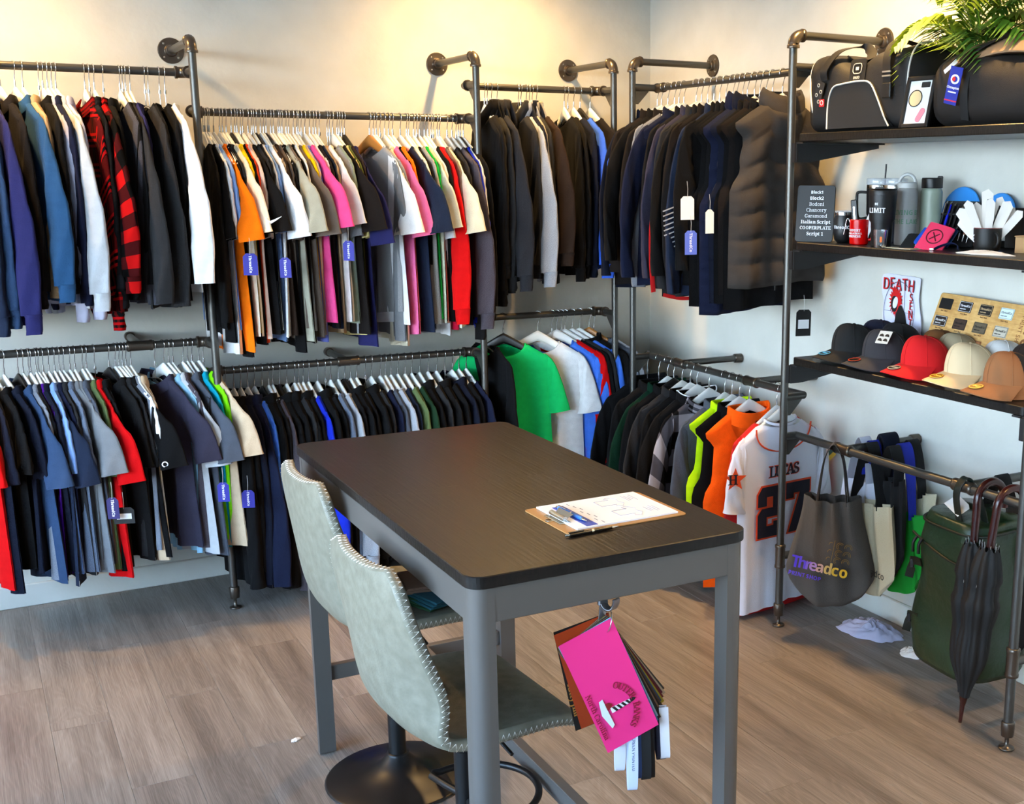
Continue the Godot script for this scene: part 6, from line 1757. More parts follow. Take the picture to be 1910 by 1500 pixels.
	var cols := [[Color(0.03, 0.03, 0.032), Color(0.03, 0.03, 0.03)], [Color(0.04, 0.04, 0.05), Color(0.85, 0.86, 0.88)], [Color(0.05, 0.045, 0.04), Color(0.75, 0.66, 0.5)], [Color(0.80, 0.87, 0.86), Color(0.45, 0.5, 0.5)], [Color(0.12, 0.08, 0.07), Color(0.85, 0.85, 0.85)], [Color(0.24, 0.17, 0.13), Color(0.06, 0.05, 0.05)], [Color(0.36, 0.32, 0.25), Color(0.12, 0.11, 0.09)], [Color(0.72, 0.70, 0.64), Color(0.1, 0.1, 0.1)], [Color(0.36, 0.14, 0.09), Color(0.12, 0.05, 0.04)], [Color(0.52, 0.30, 0.09), Color(0.14, 0.08, 0.03)], [Color(0.66, 0.42, 0.25), Color(0.22, 0.12, 0.06)], [Color(0.26, 0.29, 0.32), Color(0.07, 0.08, 0.1)], [Color(0.22, 0.06, 0.07), Color(0.08, 0.02, 0.03)], [Color(0.20, 0.30, 0.45), Color(0.8, 0.85, 0.9)], [Color(0.60, 0.48, 0.30), Color(0.2, 0.14, 0.08)], [Color(0.30, 0.24, 0.18), Color(0.1, 0.08, 0.06)]]
	for k in 16:
		var p := Vector3(-0.205 + 0.099 * (k % 4), 0.098 - 0.066 * (k / 4), 0.0105)
		var pt := part(o, "sample_patch", MB.new().slab(rrect(0.062, 0.040, 0.003, 2), 0.003, Transform3D.IDENTITY, 0.0006), mat("patch_%d" % k, cols[k][0], 0.6), slabx * at(p))
		if k > 0:
			var ik := mat("patch_ink_%d" % k, cols[k][1], 0.6)
			part(pt, "lettering", text_arrays("ThreadCo", 0.0078, "Droid Sans", true), ik, at(Vector3(0, 0.003, 0.0019)))
			part(pt, "lettering", text_arrays("PRINT SHOP", 0.0036, "Droid Sans", true), ik, at(Vector3(-0.008, -0.009, 0.0019)))
			for s in [-1, 1]:
				part(pt, "border_line", MB.new().box(Vector3(0, s * 0.017, 0.0019), Vector3(0.058, 0.0012, 0.0006)), ik)
				part(pt, "border_line", MB.new().box(Vector3(s * 0.029, 0, 0.0019), Vector3(0.0012, 0.034, 0.0006)), ik)
		part(o, "caption", text_arrays("Dark / Black", 0.0045), mat("burnt_ink", Color(0.34, 0.18, 0.07), 0.7), slabx * at(p + Vector3(0, -0.027, -0.001)))
	part(o, "lettering", text_arrays("ThreadCo", 0.044, "Droid Sans", true), mat("burnt_ink2", Color(0.50, 0.30, 0.12), 0.7), slabx * at(Vector3(0.212, -0.015, 0.0095), Basis(Vector3.BACK, -PI / 2)))
	part(o, "lettering", text_arrays("PRINT SHOP", 0.016, "Droid Sans"), mat("burnt_ink2", Color(0.50, 0.30, 0.12), 0.7), slabx * at(Vector3(0.172, 0.04, 0.0095), Basis(Vector3.BACK, -PI / 2)))
	part(o, "lettering", text_arrays("PATCHES", 0.012, "Droid Sans"), mat("burnt_ink2", Color(0.50, 0.30, 0.12), 0.7), slabx * at(Vector3(0.198, 0.118, 0.0095)))
func mesh_back() -> MB:
	var P := PackedVector3Array()
	for j in 10:
		var ph := PI / 2 * (0.02 + 0.9 * j / 9.0)
		for i in 21:
			var a := PI * 0.97 + PI * 1.06 * i / 20.0
			var r := pow(cos(ph), 0.86) * 1.012
			P.append(Vector3(0.078 * cos(a) * r, 0.113 * pow(sin(ph), 0.92), 0.092 * sin(a) * r + 0.012 * sin(ph)))
	return MB.new().grid(P, 21, 10)

# ---------- bags and umbrellas on the low rail ----------
func tote_mesh(wt: float, wb: float, h: float, t: float, ph: float, sag := 0.02) -> MB:
	var m := MB.new()
	var nu := 25; var nv := 24
	for side in [1, -1]:
		var P := PackedVector3Array(); var U := PackedVector2Array()
		for j in nv:
			var v := float(j) / (nv - 1)
			for i in nu:
				var u := -1.0 + 2.0 * i / (nu - 1)
				var w := lerpf(wt, wb, smoothstep(0.0, 0.75, v)) * (1.0 - 0.10 * smoothstep(0.88, 1.0, v))
				var x := u * w / 2
				var round_ := 1.0 - 0.22 * pow(absf(u), 3.0)
				var y := -v * h * lerpf(1.0, round_, smoothstep(0.5, 1.0, v)) - sag * (1.0 - v) * (1.0 - u * u) * (1.0 if side > 0 else 0.4)
				var edge := sqrt(maxf(0.0, 1.0 - pow(absf(u), 4.0)))
				var d := (t * (0.35 + 0.65 * sin(PI * clampf(0.12 + 0.80 * v, 0, 1))) * (1.0 if v < 0.97 else 0.2)) * edge
				var z: float = side * d + 0.016 * sin(5.0 * u + ph + 2.0 * v) * v + 0.014 * sin(11.0 * u + ph * 2.0 - 3.0 * v) * (1.0 - 0.5 * v)
				P.append(Vector3(x, y, z)); U.append(Vector2(x, -y))
		m.grid(P, nu, nv, false, U, side < 0)
	return m
func tote(label: String, pos: Vector3, turn: float, wt: float, wb: float, drop: float, h: float, t: float, m: Material, handle: Material, ph := 0.0) -> Node3D:
	# pos is on the pipe; straps run from the pipe to the mouth, drop below it
	var o := thing("tote_bag", label, "bag", pos, turn, "tote bags on the low pipe rail")
	part(o, "body", tote_mesh(wt, wb, h, t, ph), m, at(Vector3(0, -drop, 0)))
	for s in [1, -1]:
		var pts := [Vector3(-wt * 0.26, -drop - 0.03, s * t * 0.5), Vector3(-wt * 0.24, -drop + 0.02, s * t * 0.5), Vector3(-0.035, -0.04, s * 0.012), Vector3(0, 0.019, s * 0.012), Vector3(0.035, -0.04, s * 0.012), Vector3(wt * 0.24, -drop + 0.02, s * t * 0.5), Vector3(wt * 0.26, -drop - 0.03, s * t * 0.5)]
		part(o, "strap", strap(pts, 0.030, 0.003, Vector3(0, 0, 1)), handle)
	return o
func make_bags() -> void:
	var R := Vector3(-0.378, 0.798, 0)
	var grey := mat("canvas_grey", Color(0.33, 0.31, 0.29), 0.9)
	for m in [grey]:
		m.normal_enabled = true; m.normal_texture = TX.weave; m.normal_scale = 0.4; m.uv1_triplanar = true; m.uv1_scale = Vector3(6, 6, 6)
	var natural := mat("canvas_natural", Color(0.82, 0.77, 0.64), 0.9)
	natural.normal_enabled = true; natural.normal_texture = TX.weave; natural.normal_scale = 0.4; natural.uv1_triplanar = true; natural.uv1_scale = Vector3(6, 6, 6)
	var blk := mat("canvas_black", Color(0.035, 0.035, 0.038), 0.9)
	var o := tote("large grey canvas tote bag with purple to yellow lettering", Vector3(-0.395, 0.798, 2.075), -0.80, 0.22, 0.345, 0.185, 0.45, 0.06, grey, grey, 0.6)
	# print: the word runs from violet to yellow, outlined echoes above it
	var word := "Threadco"
	var tint := [Color(0.36, 0.24, 0.86), Color(0.40, 0.28, 0.86), Color(0.55, 0.40, 0.84), Color(0.72, 0.55, 0.80), Color(0.86, 0.68, 0.62), Color(0.90, 0.74, 0.42), Color(0.93, 0.74, 0.22), Color(0.95, 0.75, 0.14)]
	var wx := [-0.106, -0.080, -0.058, -0.037, -0.010, 0.020, 0.047, 0.080]
	var tilt := Basis(Vector3.BACK, -0.16)
	var spot := func(x: float, y: float) -> Transform3D: return Transform3D(tilt, Vector3(-0.02, -0.455, 0.078) + tilt * Vector3(x, y, 0.0))
	for k in word.length(): part(o, "lettering", text_arrays(word[k], 0.044 if k != 0 else 0.048, "Droid Sans", true), mat("tote_ink_%d" % k, tint[k], 0.6), spot.call(wx[k], 0.0))
	for r in 3:
		for k in 3: part(o, "lettering", outline_letter("dco"[k], 0.019), mat("tote_ink_gold", Color(0.62, 0.47, 0.16), 0.6), spot.call(0.018 + 0.031 * k, 0.040 + 0.030 * r))
	part(o, "lettering", text_arrays("PRINT SHOP", 0.016, "Droid Sans", true), mat("tote_ink_1", tint[1], 0.6), spot.call(-0.062, -0.048))
	o = tote("cream canvas tote bag with small black lettering", Vector3(-0.262, 0.798, 2.13), AISLE - 0.05, 0.31, 0.36, 0.20, 0.39, 0.022, natural, blk, 1.4)
	part(o, "lettering", text_arrays("Threadco", 0.026, "Droid Sans"), mat("ink_black", Color(0.03, 0.03, 0.03), 0.6), at(Vector3(0.085, -0.47, 0.040)))
	part(o, "lettering", text_arrays("PRINT SHOP", 0.008, "Droid Sans"), mat("ink_black", Color(0.03, 0.03, 0.03), 0.6), at(Vector3(0.062, -0.488, 0.040)))
	tote("long black cloth bag hanging in front of the green bag", Vector3(-0.225, 0.798, 2.215), AISLE, 0.15, 0.19, 0.10, 0.40, 0.02, blk, blk, 2.2)
	tote("bright green flat tote bag with blue edge", Vector3(-0.16, 0.798, 2.20), AISLE, 0.26, 0.28, 0.24, 0.34, 0.010, mat("canvas_green", Color(0.05, 0.60, 0.16), 0.85), mat("strap_blue", Color(0.06, 0.14, 0.62), 0.8), 0.2)
	tote("natural canvas tote bag at the wall end of the pipe", Vector3(-0.09, 0.798, 2.17), AISLE, 0.27, 0.28, 0.17, 0.36, 0.014, natural, blk, 3.0)
	o = tote("white cotton bag behind the cream tote", Vector3(-0.22, 0.798, 2.04), AISLE, 0.22, 0.26, 0.14, 0.30, 0.03, mat("cotton_white", Color(0.84, 0.84, 0.88), 0.9), mat("cotton_white", Color(0.84, 0.84, 0.88), 0.9), 0.9)
	# broad royal blue strap draped over the brace
	o = thing("lanyard_strap", "broad royal blue strap draped over the wall brace", "strap", Vector3(-0.235, 0.798, 2.11), 0)
	part(o, "band", strap([Vector3(-0.02, -0.30, 0.13), Vector3(-0.01, -0.12, 0.06), Vector3(0.0, -0.01, 0.022), Vector3(0.0, 0.019, 0.0), Vector3(0.0, -0.02, -0.02), Vector3(0.0, -0.12, -0.03)], 0.042, 0.004, Vector3(1, 0, 0.2)), mat("strap_blue", Color(0.06, 0.14, 0.62), 0.8))
	o = thing("draped_cloth", "dark navy cloth twisted over the wall brace", "cloth", Vector3(-0.165, 0.798, 2.11), 0)
	part(o, "cloth", strap([Vector3(-0.02, -0.16, 0.07), Vector3(-0.005, -0.06, 0.035), Vector3(0, 0.02, 0.02), Vector3(0, 0.026, -0.006), Vector3(0.01, -0.08, -0.03)], 0.075, 0.018, Vector3(1, 0, 0)), fabric("midnight"))
	tote("large black tote bag behind the umbrellas", Vector3(-0.20, 0.798, 2.735), AISLE, 0.30, 0.36, 0.16, 0.50, 0.03, blk, blk, 1.0)
	# olive green backpack
	o = thing("backpack", "large dark green backpack duffel hanging from the low rail", "backpack", Vector3(-0.285, 0.115, 2.70), AISLE - 0.06)
	var tarp := mat("tarpaulin_green", Color(0.12, 0.20, 0.12), 0.33)
	tarp.normal_enabled = true; tarp.normal_texture = noise_tex(71, 0.02, 4, Color.BLACK, Color.WHITE, 256, true, 6.0); tarp.normal_scale = 0.35; tarp.uv1_triplanar = true; tarp.uv1_scale = Vector3(4, 4, 4)
	var P := PackedVector3Array()
	var nu := 40; var nv := 30
	for j in nv:
		var v := float(j) / (nv - 1)
		var y := 0.60 * v
		var e := minf(v, 1 - v)
		var k := lerpf(0.82, 1.0, sqrt(clampf(1.0 - pow(maxf(0.0, 1.0 - e / 0.09), 2.0), 0, 1)))
		if j == 0 or j == nv - 1: k = 0.0
		var w := (0.175 - 0.018 * v + 0.012 * sin(v * 6.0)) * k
		var d := (0.135 - 0.035 * smoothstep(0.72, 1.0, v) + 0.008 * sin(v * 9.0)) * k
		for i in nu:
			var a := TAU * i / nu
			var c := cos(a); var s := sin(a)
			P.append(Vector3(w * signf(c) * pow(absf(c), 0.5), y + 0.02 * (1 if s > 0 else 0) * smoothstep(0.9, 1.0, v) * -1.0, d * signf(s) * pow(absf(s), 0.5) + 0.006 * sin(14.0 * v + 4.0 * c)))
	part(o, "body", MB.new().grid(P, nu, nv, true), tarp)
	var loop := []
	for k in 40:
		var a := TAU * k / 40
		loop.append(Vector3(0.160 * signf(cos(a)) * pow(absf(cos(a)), 0.5), 0.54 - 0.012 * sin(a), 0.122 * signf(sin(a)) * pow(absf(sin(a)), 0.5)))
	part(o, "top_zipper", MB.new().tube(loop, 0.0055, 6, false, true), mat("zip_green", Color(0.05, 0.09, 0.055), 0.5))
	var wz := []
	for k in 20: wz.append(Vector3(-0.165 + 0.012 * sin(k * 0.3) + 0.300 * k / 19.0, 0.475 - 0.055 * k / 19.0 - 0.01 * sin(PI * k / 19.0), 0.135 - 0.012 * pow(absf(k / 9.5 - 1.0), 3.0)))
	part(o, "front_zipper", MB.new().tube(wz, 0.005, 6, false), mat("zip_green", Color(0.05, 0.09, 0.055), 0.5))
	for k in 2: part(o, "zip_pull", MB.new().tube(smooth_path([Vector3(-0.125 + 0.030 * k, 0.470, 0.138), Vector3(-0.128 + 0.030 * k, 0.45, 0.152), Vector3(-0.130 + 0.030 * k, 0.415, 0.150)], 4), 0.0055, 8), mat("black_plastic", Color(0.05, 0.05, 0.052), 0.4))
	for q in [[0.35, 0.0], [0.145, -0.02]]:
		part(o, "compression_strap", strap([Vector3(-0.10, q[0] + 0.03, 0.135), Vector3(-0.155, q[0] + 0.02, 0.122), Vector3(-0.19, q[0] - 0.01, 0.10), Vector3(-0.205, q[0] - 0.06, 0.10)], 0.030, 0.004, Vector3(0, 1, 0.2)), mat("zip_green", Color(0.05, 0.09, 0.055), 0.5))
		part(o, "strap_buckle", MB.new().box(Vector3(-0.178, q[0] + 0.006, 0.112), Vector3(0.03, 0.036, 0.016), yaw(-0.7), 0.003), mat("black_plastic", Color(0.05, 0.05, 0.052), 0.4))
	part(o, "carry_loop", strap([Vector3(0.10, 0.56, 0.04), Vector3(0.09, 0.64, 0.06), Vector3(0.06, 0.700, 0.075), Vector3(0.045, 0.712, 0.095), Vector3(0.04, 0.66, 0.12), Vector3(0.04, 0.56, 0.10)], 0.03, 0.004, Vector3(1, 0, 0)), mat("zip_green", Color(0.05, 0.09, 0.055), 0.5))
	part(o, "bottom_rim", MB.new().tube(loop.map(func(q): return Vector3(q.x * 1.06, 0.045, q.z * 1.08)), 0.006, 6, false, true), mat("zip_green", Color(0.05, 0.09, 0.055), 0.5))
	part(o, "lettering", text_arrays("TECH", 0.009, "Droid Sans", true), mat("gold_ink", Color(0.62, 0.46, 0.14), 0.5), Transform3D(yaw(0.55), Vector3(0.150, 0.47, 0.118)))
	part(o, "orange_label", MB.new().box(Vector3.ZERO, Vector3(0.04, 0.012, 0.002)), mat("label_orange", Color(0.85, 0.45, 0.08), 0.6), Transform3D(yaw(0.55), Vector3(0.150, 0.41, 0.122)))
	var card := thing("paper_tag", "white paper card lying on top of the green backpack", "tag", Vector3(-0.33, 0.716, 2.70), AISLE)
	part(card, "card", MB.new().slab(PackedVector2Array([Vector2(-0.05, -0.028), Vector2(0.05, -0.028), Vector2(0.05, 0.02), Vector2(0.03, 0.028), Vector2(-0.05, 0.028)]), 0.0012, Transform3D(Basis(Vector3.RIGHT, -0.95) * Basis(Vector3.BACK, -0.35), Vector3(0, 0.006, 0.035))), mat("paper_white", Color(0.90, 0.88, 0.85), 0.7))
	umbrella("black folded umbrella with wooden crook handle, left of the pair", Vector3(-0.378, 0.798, 2.825), -0.05, 0.03)
	umbrella("black folded umbrella with wooden crook handle, right of the pair", Vector3(-0.378, 0.798, 2.915), -0.09, -0.05)
	# cloth fallen on the floor
	o = thing("fallen_shirt", "crumpled pale lilac shirt lying on the floor under the totes", "cloth", Vector3(-0.16, 0.001, 2.06), AISLE + 0.25)
	part(o, "cloth", crumpled(0.28, 0.18, 0.055, 12), mat("cloth_lilac", Color(0.74, 0.74, 0.84), 0.9))
	o = thing("fallen_paper", "small folded white paper on the floor beside the backpack", "paper", Vector3(-0.17, 0.001, 2.32), AISLE + 0.6)
	part(o, "paper", crumpled(0.11, 0.09, 0.03, 15), mat("paper_white", Color(0.90, 0.88, 0.85), 0.7))
	o = thing("paper_scrap", "tiny white paper scrap on the floor beside the table leg", "paper", Vector3(-2.415, 0.001, 1.835), 0.4)
	part(o, "paper", crumpled(0.035, 0.022, 0.006, 19), mat("paper_white", Color(0.90, 0.88, 0.85), 0.7))
func outline_letter(ch: String, s: float) -> MB:
	# stroked outline letters for the echoed print
	var m := MB.new()
	var arc := func(c: Vector2, r: float, a0: float, a1: float) -> Array:
		var P := []
		for k in 13:
			var a := deg_to_rad(lerpf(a0, a1, k / 12.0))
			P.append(Vector3(c.x + cos(a) * r, c.y + sin(a) * r, 0))
		return P
	for r in [0.75, 0.45]:
		if ch == "o": m.tube(arc.call(Vector2.ZERO, s * r, -20, 200), 0.0009, 4, false)
		elif ch == "c": m.tube(arc.call(Vector2.ZERO, s * r, 40, 250), 0.0009, 4, false)
		else: m.tube(arc.call(Vector2(-s * 0.2, 0), s * r, 60, 200) if r < 0.7 else [Vector3(s * 0.4, s * 1.0, 0), Vector3(s * 0.4, -s * 0.5, 0)], 0.0009, 4, false)
	return m
func umbrella(label: String, pos: Vector3, out: float, along: float) -> void:
	var o := thing("umbrella", label, "umbrella", pos, AISLE, "folded umbrellas on the low rail")
	o.rotation.z = along
	var wood := mat("crook_wood", Color(0.20, 0.055, 0.035), 0.25)
	var cloth := mat("umbrella_cloth", Color(0.045, 0.042, 0.040), 0.7)
	# crook goes over the rail towards the wall (-Z local); the shaft hangs on the aisle side
	var c := [Vector3(0.0, -0.165, 0.062), Vector3(0, -0.06, 0.062)]
	for k in 9:
		var a := PI * k / 8.0
		c.append(Vector3(0, -0.030 + 0.062 * sin(a) - 0.0, 0.0 + 0.062 * cos(a)))
	c.append(Vector3(0, -0.06, -0.064))
	var lift := 0.0
	var tilt := Basis(Vector3.RIGHT, out)
	var x := Transform3D(tilt, Vector3(0, 0.000, -0.036))
	part(o, "crook_handle", MB.new().tube(smooth_path(c, 3), 0.0135, 12), wood, x)
	part(o, "shaft", MB.new().tube([Vector3(0, -0.16, 0.062), Vector3(0, -0.70, 0.062)], 0.006, 8), mat("shaft_steel", Color(0.25, 0.25, 0.26), 0.3, 0.8), x)
	var P := PackedVector3Array()
	var nu := 48; var nv := 26
	for j in nv:
		var v := float(j) / (nv - 1)
		var y := -0.168 - 0.52 * v
		var r := 0.034 + 0.026 * sin(PI * minf(1.0, v * 1.9)) * (1.0 if v < 0.53 else 0.0) + 0.020 * sin(PI * clampf((v - 0.25) / 0.9, 0, 1))
		r *= 1.0 - 0.62 * smoothstep(0.72, 1.0, v)
		if v > 0.20 and v < 0.34: r *= 0.86
		for i in nu:
			var a := TAU * i / nu
			var w := a * 8.0 + v * 5.0
			var pleat := 0.74 + 0.26 * absf(sin(w / 2.0))
			P.append(Vector3(cos(a) * r * pleat, y + (0.008 * cos(w) if j == 0 else 0.0), 0.062 + sin(a) * r * pleat))
	part(o, "canopy", MB.new().grid(P, nu, nv, true), cloth, x)
	for k in 8:
		var a := TAU * k / 8
		part(o, "rib_tip", MB.new().tube([Vector3(cos(a) * 0.024, -0.175, 0.062 + sin(a) * 0.024), Vector3(cos(a) * 0.027, -0.155, 0.062 + sin(a) * 0.027)], 0.0016, 5), mat("tip_steel", Color(0.7, 0.69, 0.67), 0.3, 0.8), x)
	part(o, "wrap_band", MB.new().lathe([Vector2(0.032, -0.335), Vector2(0.036, -0.33), Vector2(0.036, -0.312), Vector2(0.032, -0.307)], 24, at(Vector3(0, 0, 0.062))), cloth, x)
	part(o, "care_label", MB.new().box(Vector3(0.012, -0.30, 0.101), Vector3(0.014, 0.03, 0.0015)), mat("paper_white", Color(0.90, 0.88, 0.85), 0.7), x)
	part(o, "ferrule_tip", MB.new().lathe([Vector2(0.0, -0.783), Vector2(0.006, -0.781), Vector2(0.0065, -0.72), Vector2(0.009, -0.71), Vector2(0.014, -0.675)], 12, at(Vector3(0, 0, 0.062))), wood, x)

# ---------- things on and under the table ----------
func make_tabletop() -> void:
	var y := 1.0122
	var o := thing("clipboard", "wooden clipboard with an order form, lying on the table", "clipboard", Vector3(-1.912, y, 3.062), 0.02)
	var up := Basis(Vector3.RIGHT, -PI / 2)
	part(o, "board", MB.new().slab(rrect(0.325, 0.236, 0.012, 5), 0.003, Transform3D(up, Vector3(0, 0.0016, 0)), 0.0006), mat("hardboard", Color(0.66, 0.48, 0.28), 0.5))
	var clip := mat("clip_steel", Color(0.78, 0.79, 0.78), 0.18, 1.0)
	var c := part(o, "clip", MB.new().slab(PackedVector2Array([Vector2(-0.052, 0), Vector2(0.052, 0), Vector2(0.048, 0.012), Vector2(0.02, 0.022), Vector2(-0.02, 0.022), Vector2(-0.048, 0.012)]), 0.0014, Transform3D(Basis(Vector3.UP, PI / 2) * Basis(Vector3.RIGHT, -PI / 2 + 0.5), Vector3(-0.118, 0.006, 0))), clip)
	part(c, "clip_plate", MB.new().box(Vector3(-0.132, 0.0045, 0), Vector3(0.026, 0.0025, 0.085), Basis.IDENTITY, 0.0006), clip)
	part(c, "lever", MB.new().slab(PackedVector2Array([Vector2(-0.042, 0), Vector2(0.042, 0), Vector2(0.030, 0.012), Vector2(0.036, 0.026), Vector2(-0.036, 0.026), Vector2(-0.030, 0.012)]), 0.0014, Transform3D(Basis(Vector3.UP, PI / 2) * Basis(Vector3.RIGHT, 0.95), Vector3(-0.128, 0.006, 0))), clip)
	part(c, "spring", MB.new().tube([Vector3(-0.128, 0.012, -0.036), Vector3(-0.128, 0.012, 0.036)], 0.0065, 12), clip)
	part(c, "hang_loop", ring_mesh(0.008, 0.003, 0.0016, 18), clip, Transform3D(up, Vector3(-0.152, 0.0045, 0.0)))
	var pp := thing("order_form", "white printed order form clipped to the clipboard", "paper", Vector3(-1.905, y + 0.0034, 3.057), 0.02)
	part(pp, "sheets", MB.new().box(Vector3(0.0, 0.002, 0), Vector3(0.276, 0.004, 0.214)), mat("paper_form", Color(0.90, 0.91, 0.93), 0.6))
	part(pp, "header_band", MB.new().box(Vector3(-0.095, 0.0043, 0.012), Vector3(0.030, 0.0006, 0.18)), mat("form_blue", Color(0.16, 0.28, 0.66), 0.6))
	var lie := Basis(Vector3.UP, -PI / 2) * up
	part(pp, "lettering", text_arrays("ORDER FORM", 0.010, "Droid Sans", true), mat("form_orange", Color(0.88, 0.55, 0.14), 0.6), Transform3D(lie, Vector3(-0.095, 0.0047, 0.012)))
	var pale := mat("form_ink", Color(0.62, 0.66, 0.76), 0.6)
	for k in 2:
		# tee outlines to draw on
		var pts := []
		for q in [Vector2(-0.022, -0.03), Vector2(0.022, -0.03), Vector2(0.022, 0.012), Vector2(0.034, 0.004), Vector2(0.042, 0.018), Vector2(0.018, 0.034), Vector2(0.006, 0.028), Vector2(-0.006, 0.028), Vector2(-0.018, 0.034), Vector2(-0.042, 0.018), Vector2(-0.034, 0.004), Vector2(-0.022, 0.012)]:
			pts.append(Vector3(0.03, 0.0045, -0.045 + 0.09 * k) + lie * Vector3(q.x, q.y, 0))
		part(pp, "printed_outline", MB.new().tube(pts, 0.0005, 4, false, true), pale)
	for k in 8:
		part(pp, "printed_line", MB.new().box(Vector3(0.085 + 0.008 * (k % 4), 0.0043, -0.06 + 0.11 * (k / 4)), Vector3(0.002, 0.0004, 0.05 - 0.01 * (k % 3))), pale)
		part(pp, "printed_line", MB.new().box(Vector3(-0.065 + 0.006 * (k % 3), 0.0043, -0.08 + 0.024 * k), Vector3(0.002, 0.0004, 0.016)), mat("form_ink2", Color(0.45, 0.48, 0.55), 0.6))
	lying_pen("light blue click pen lying across the order form under the clip", Vector3(-2.005, y + 0.0118, 3.065), -PI / 2 + 0.06, Color(0.20, 0.46, 0.82), 0.145)
	lying_pen("black and chrome pen lying along the clipboard edge", Vector3(-2.015, y + 0.0048, 3.193), 0.05, Color(0.03, 0.03, 0.032), 0.142)
	# folded clothes on the far stool
	var st := [["folded taupe cloth on the far stool seat", Color(0.46, 0.37, 0.31), 0.0, 0.05, 0.02], ["folded cream cloth on the far stool seat", Color(0.72, 0.66, 0.58), 0.0, -0.03, -0.06], ["folded teal and blue tie-dye cloth on the far stool", Color(0.03, 0.28, 0.33), 0.03, 0.06, 0.14], ["folded dark green cloth at the stool edge", Color(0.04, 0.22, 0.09), 0.03, 0.03, 0.10]]
	var ys := [0.618, 0.600, 0.600, 0.588]
	for k in 4:
		var q := thing("folded_cloth", st[k][0], "cloth", Vector3(-2.13 + st[k][3], ys[k], 2.26 + st[k][4] * 0.6), 0.2 * k - 0.2, "folded clothes on the far stool")
		var m := MB.new()
		for f in 3: m.box(Vector3(0.004 * f, 0.005 + 0.0075 * f, 0.003 * f), Vector3(0.20 - 0.03 * (k % 2), 0.0068, 0.17), yaw(0.03 * f), 0.003)
		part(q, "folds", m, mat("folded_%d" % k, st[k][1], 0.9))
	make_swatches()
func lying_pen(label: String, pos: Vector3, turn: float, col: Color, L: float) -> void:
	var o := thing("pen", label, "pen", pos, turn, "pens on the clipboard")
	var x := Transform3D(Basis(Vector3.BACK, PI / 2), Vector3.ZERO)
	var steel := mat("clip_steel", Color(0.78, 0.79, 0.78), 0.18, 1.0)
	part(o, "barrel", MB.new().lathe([Vector2(0.0042, -L * 0.36), Vector2(0.0048, -L * 0.2), Vector2(0.0048, L * 0.42), Vector2(0.0048, L * 0.42), Vector2(0, L * 0.42)], 12, x), mat("penbody_" + col.to_html(), col, 0.2))
	part(o, "tip", MB.new().lathe([Vector2(0.0008, -L * 0.5), Vector2(0.0015, -L * 0.48), Vector2(0.0042, -L * 0.36)], 12, x), steel)
	part(o, "ring", MB.new().lathe([Vector2(0.0052, -0.003), Vector2(0.0052, 0.003)], 12, x), steel)
	part(o, "push_button", MB.new().lathe([Vector2(0.003, L * 0.42), Vector2(0.003, L * 0.5), Vector2(0, L * 0.5)], 10, x), steel)
	part(o, "pocket_clip", MB.new().box(Vector3(-L * 0.3, 0.0062, 0), Vector3(0.04, 0.0014, 0.0035)), steel)
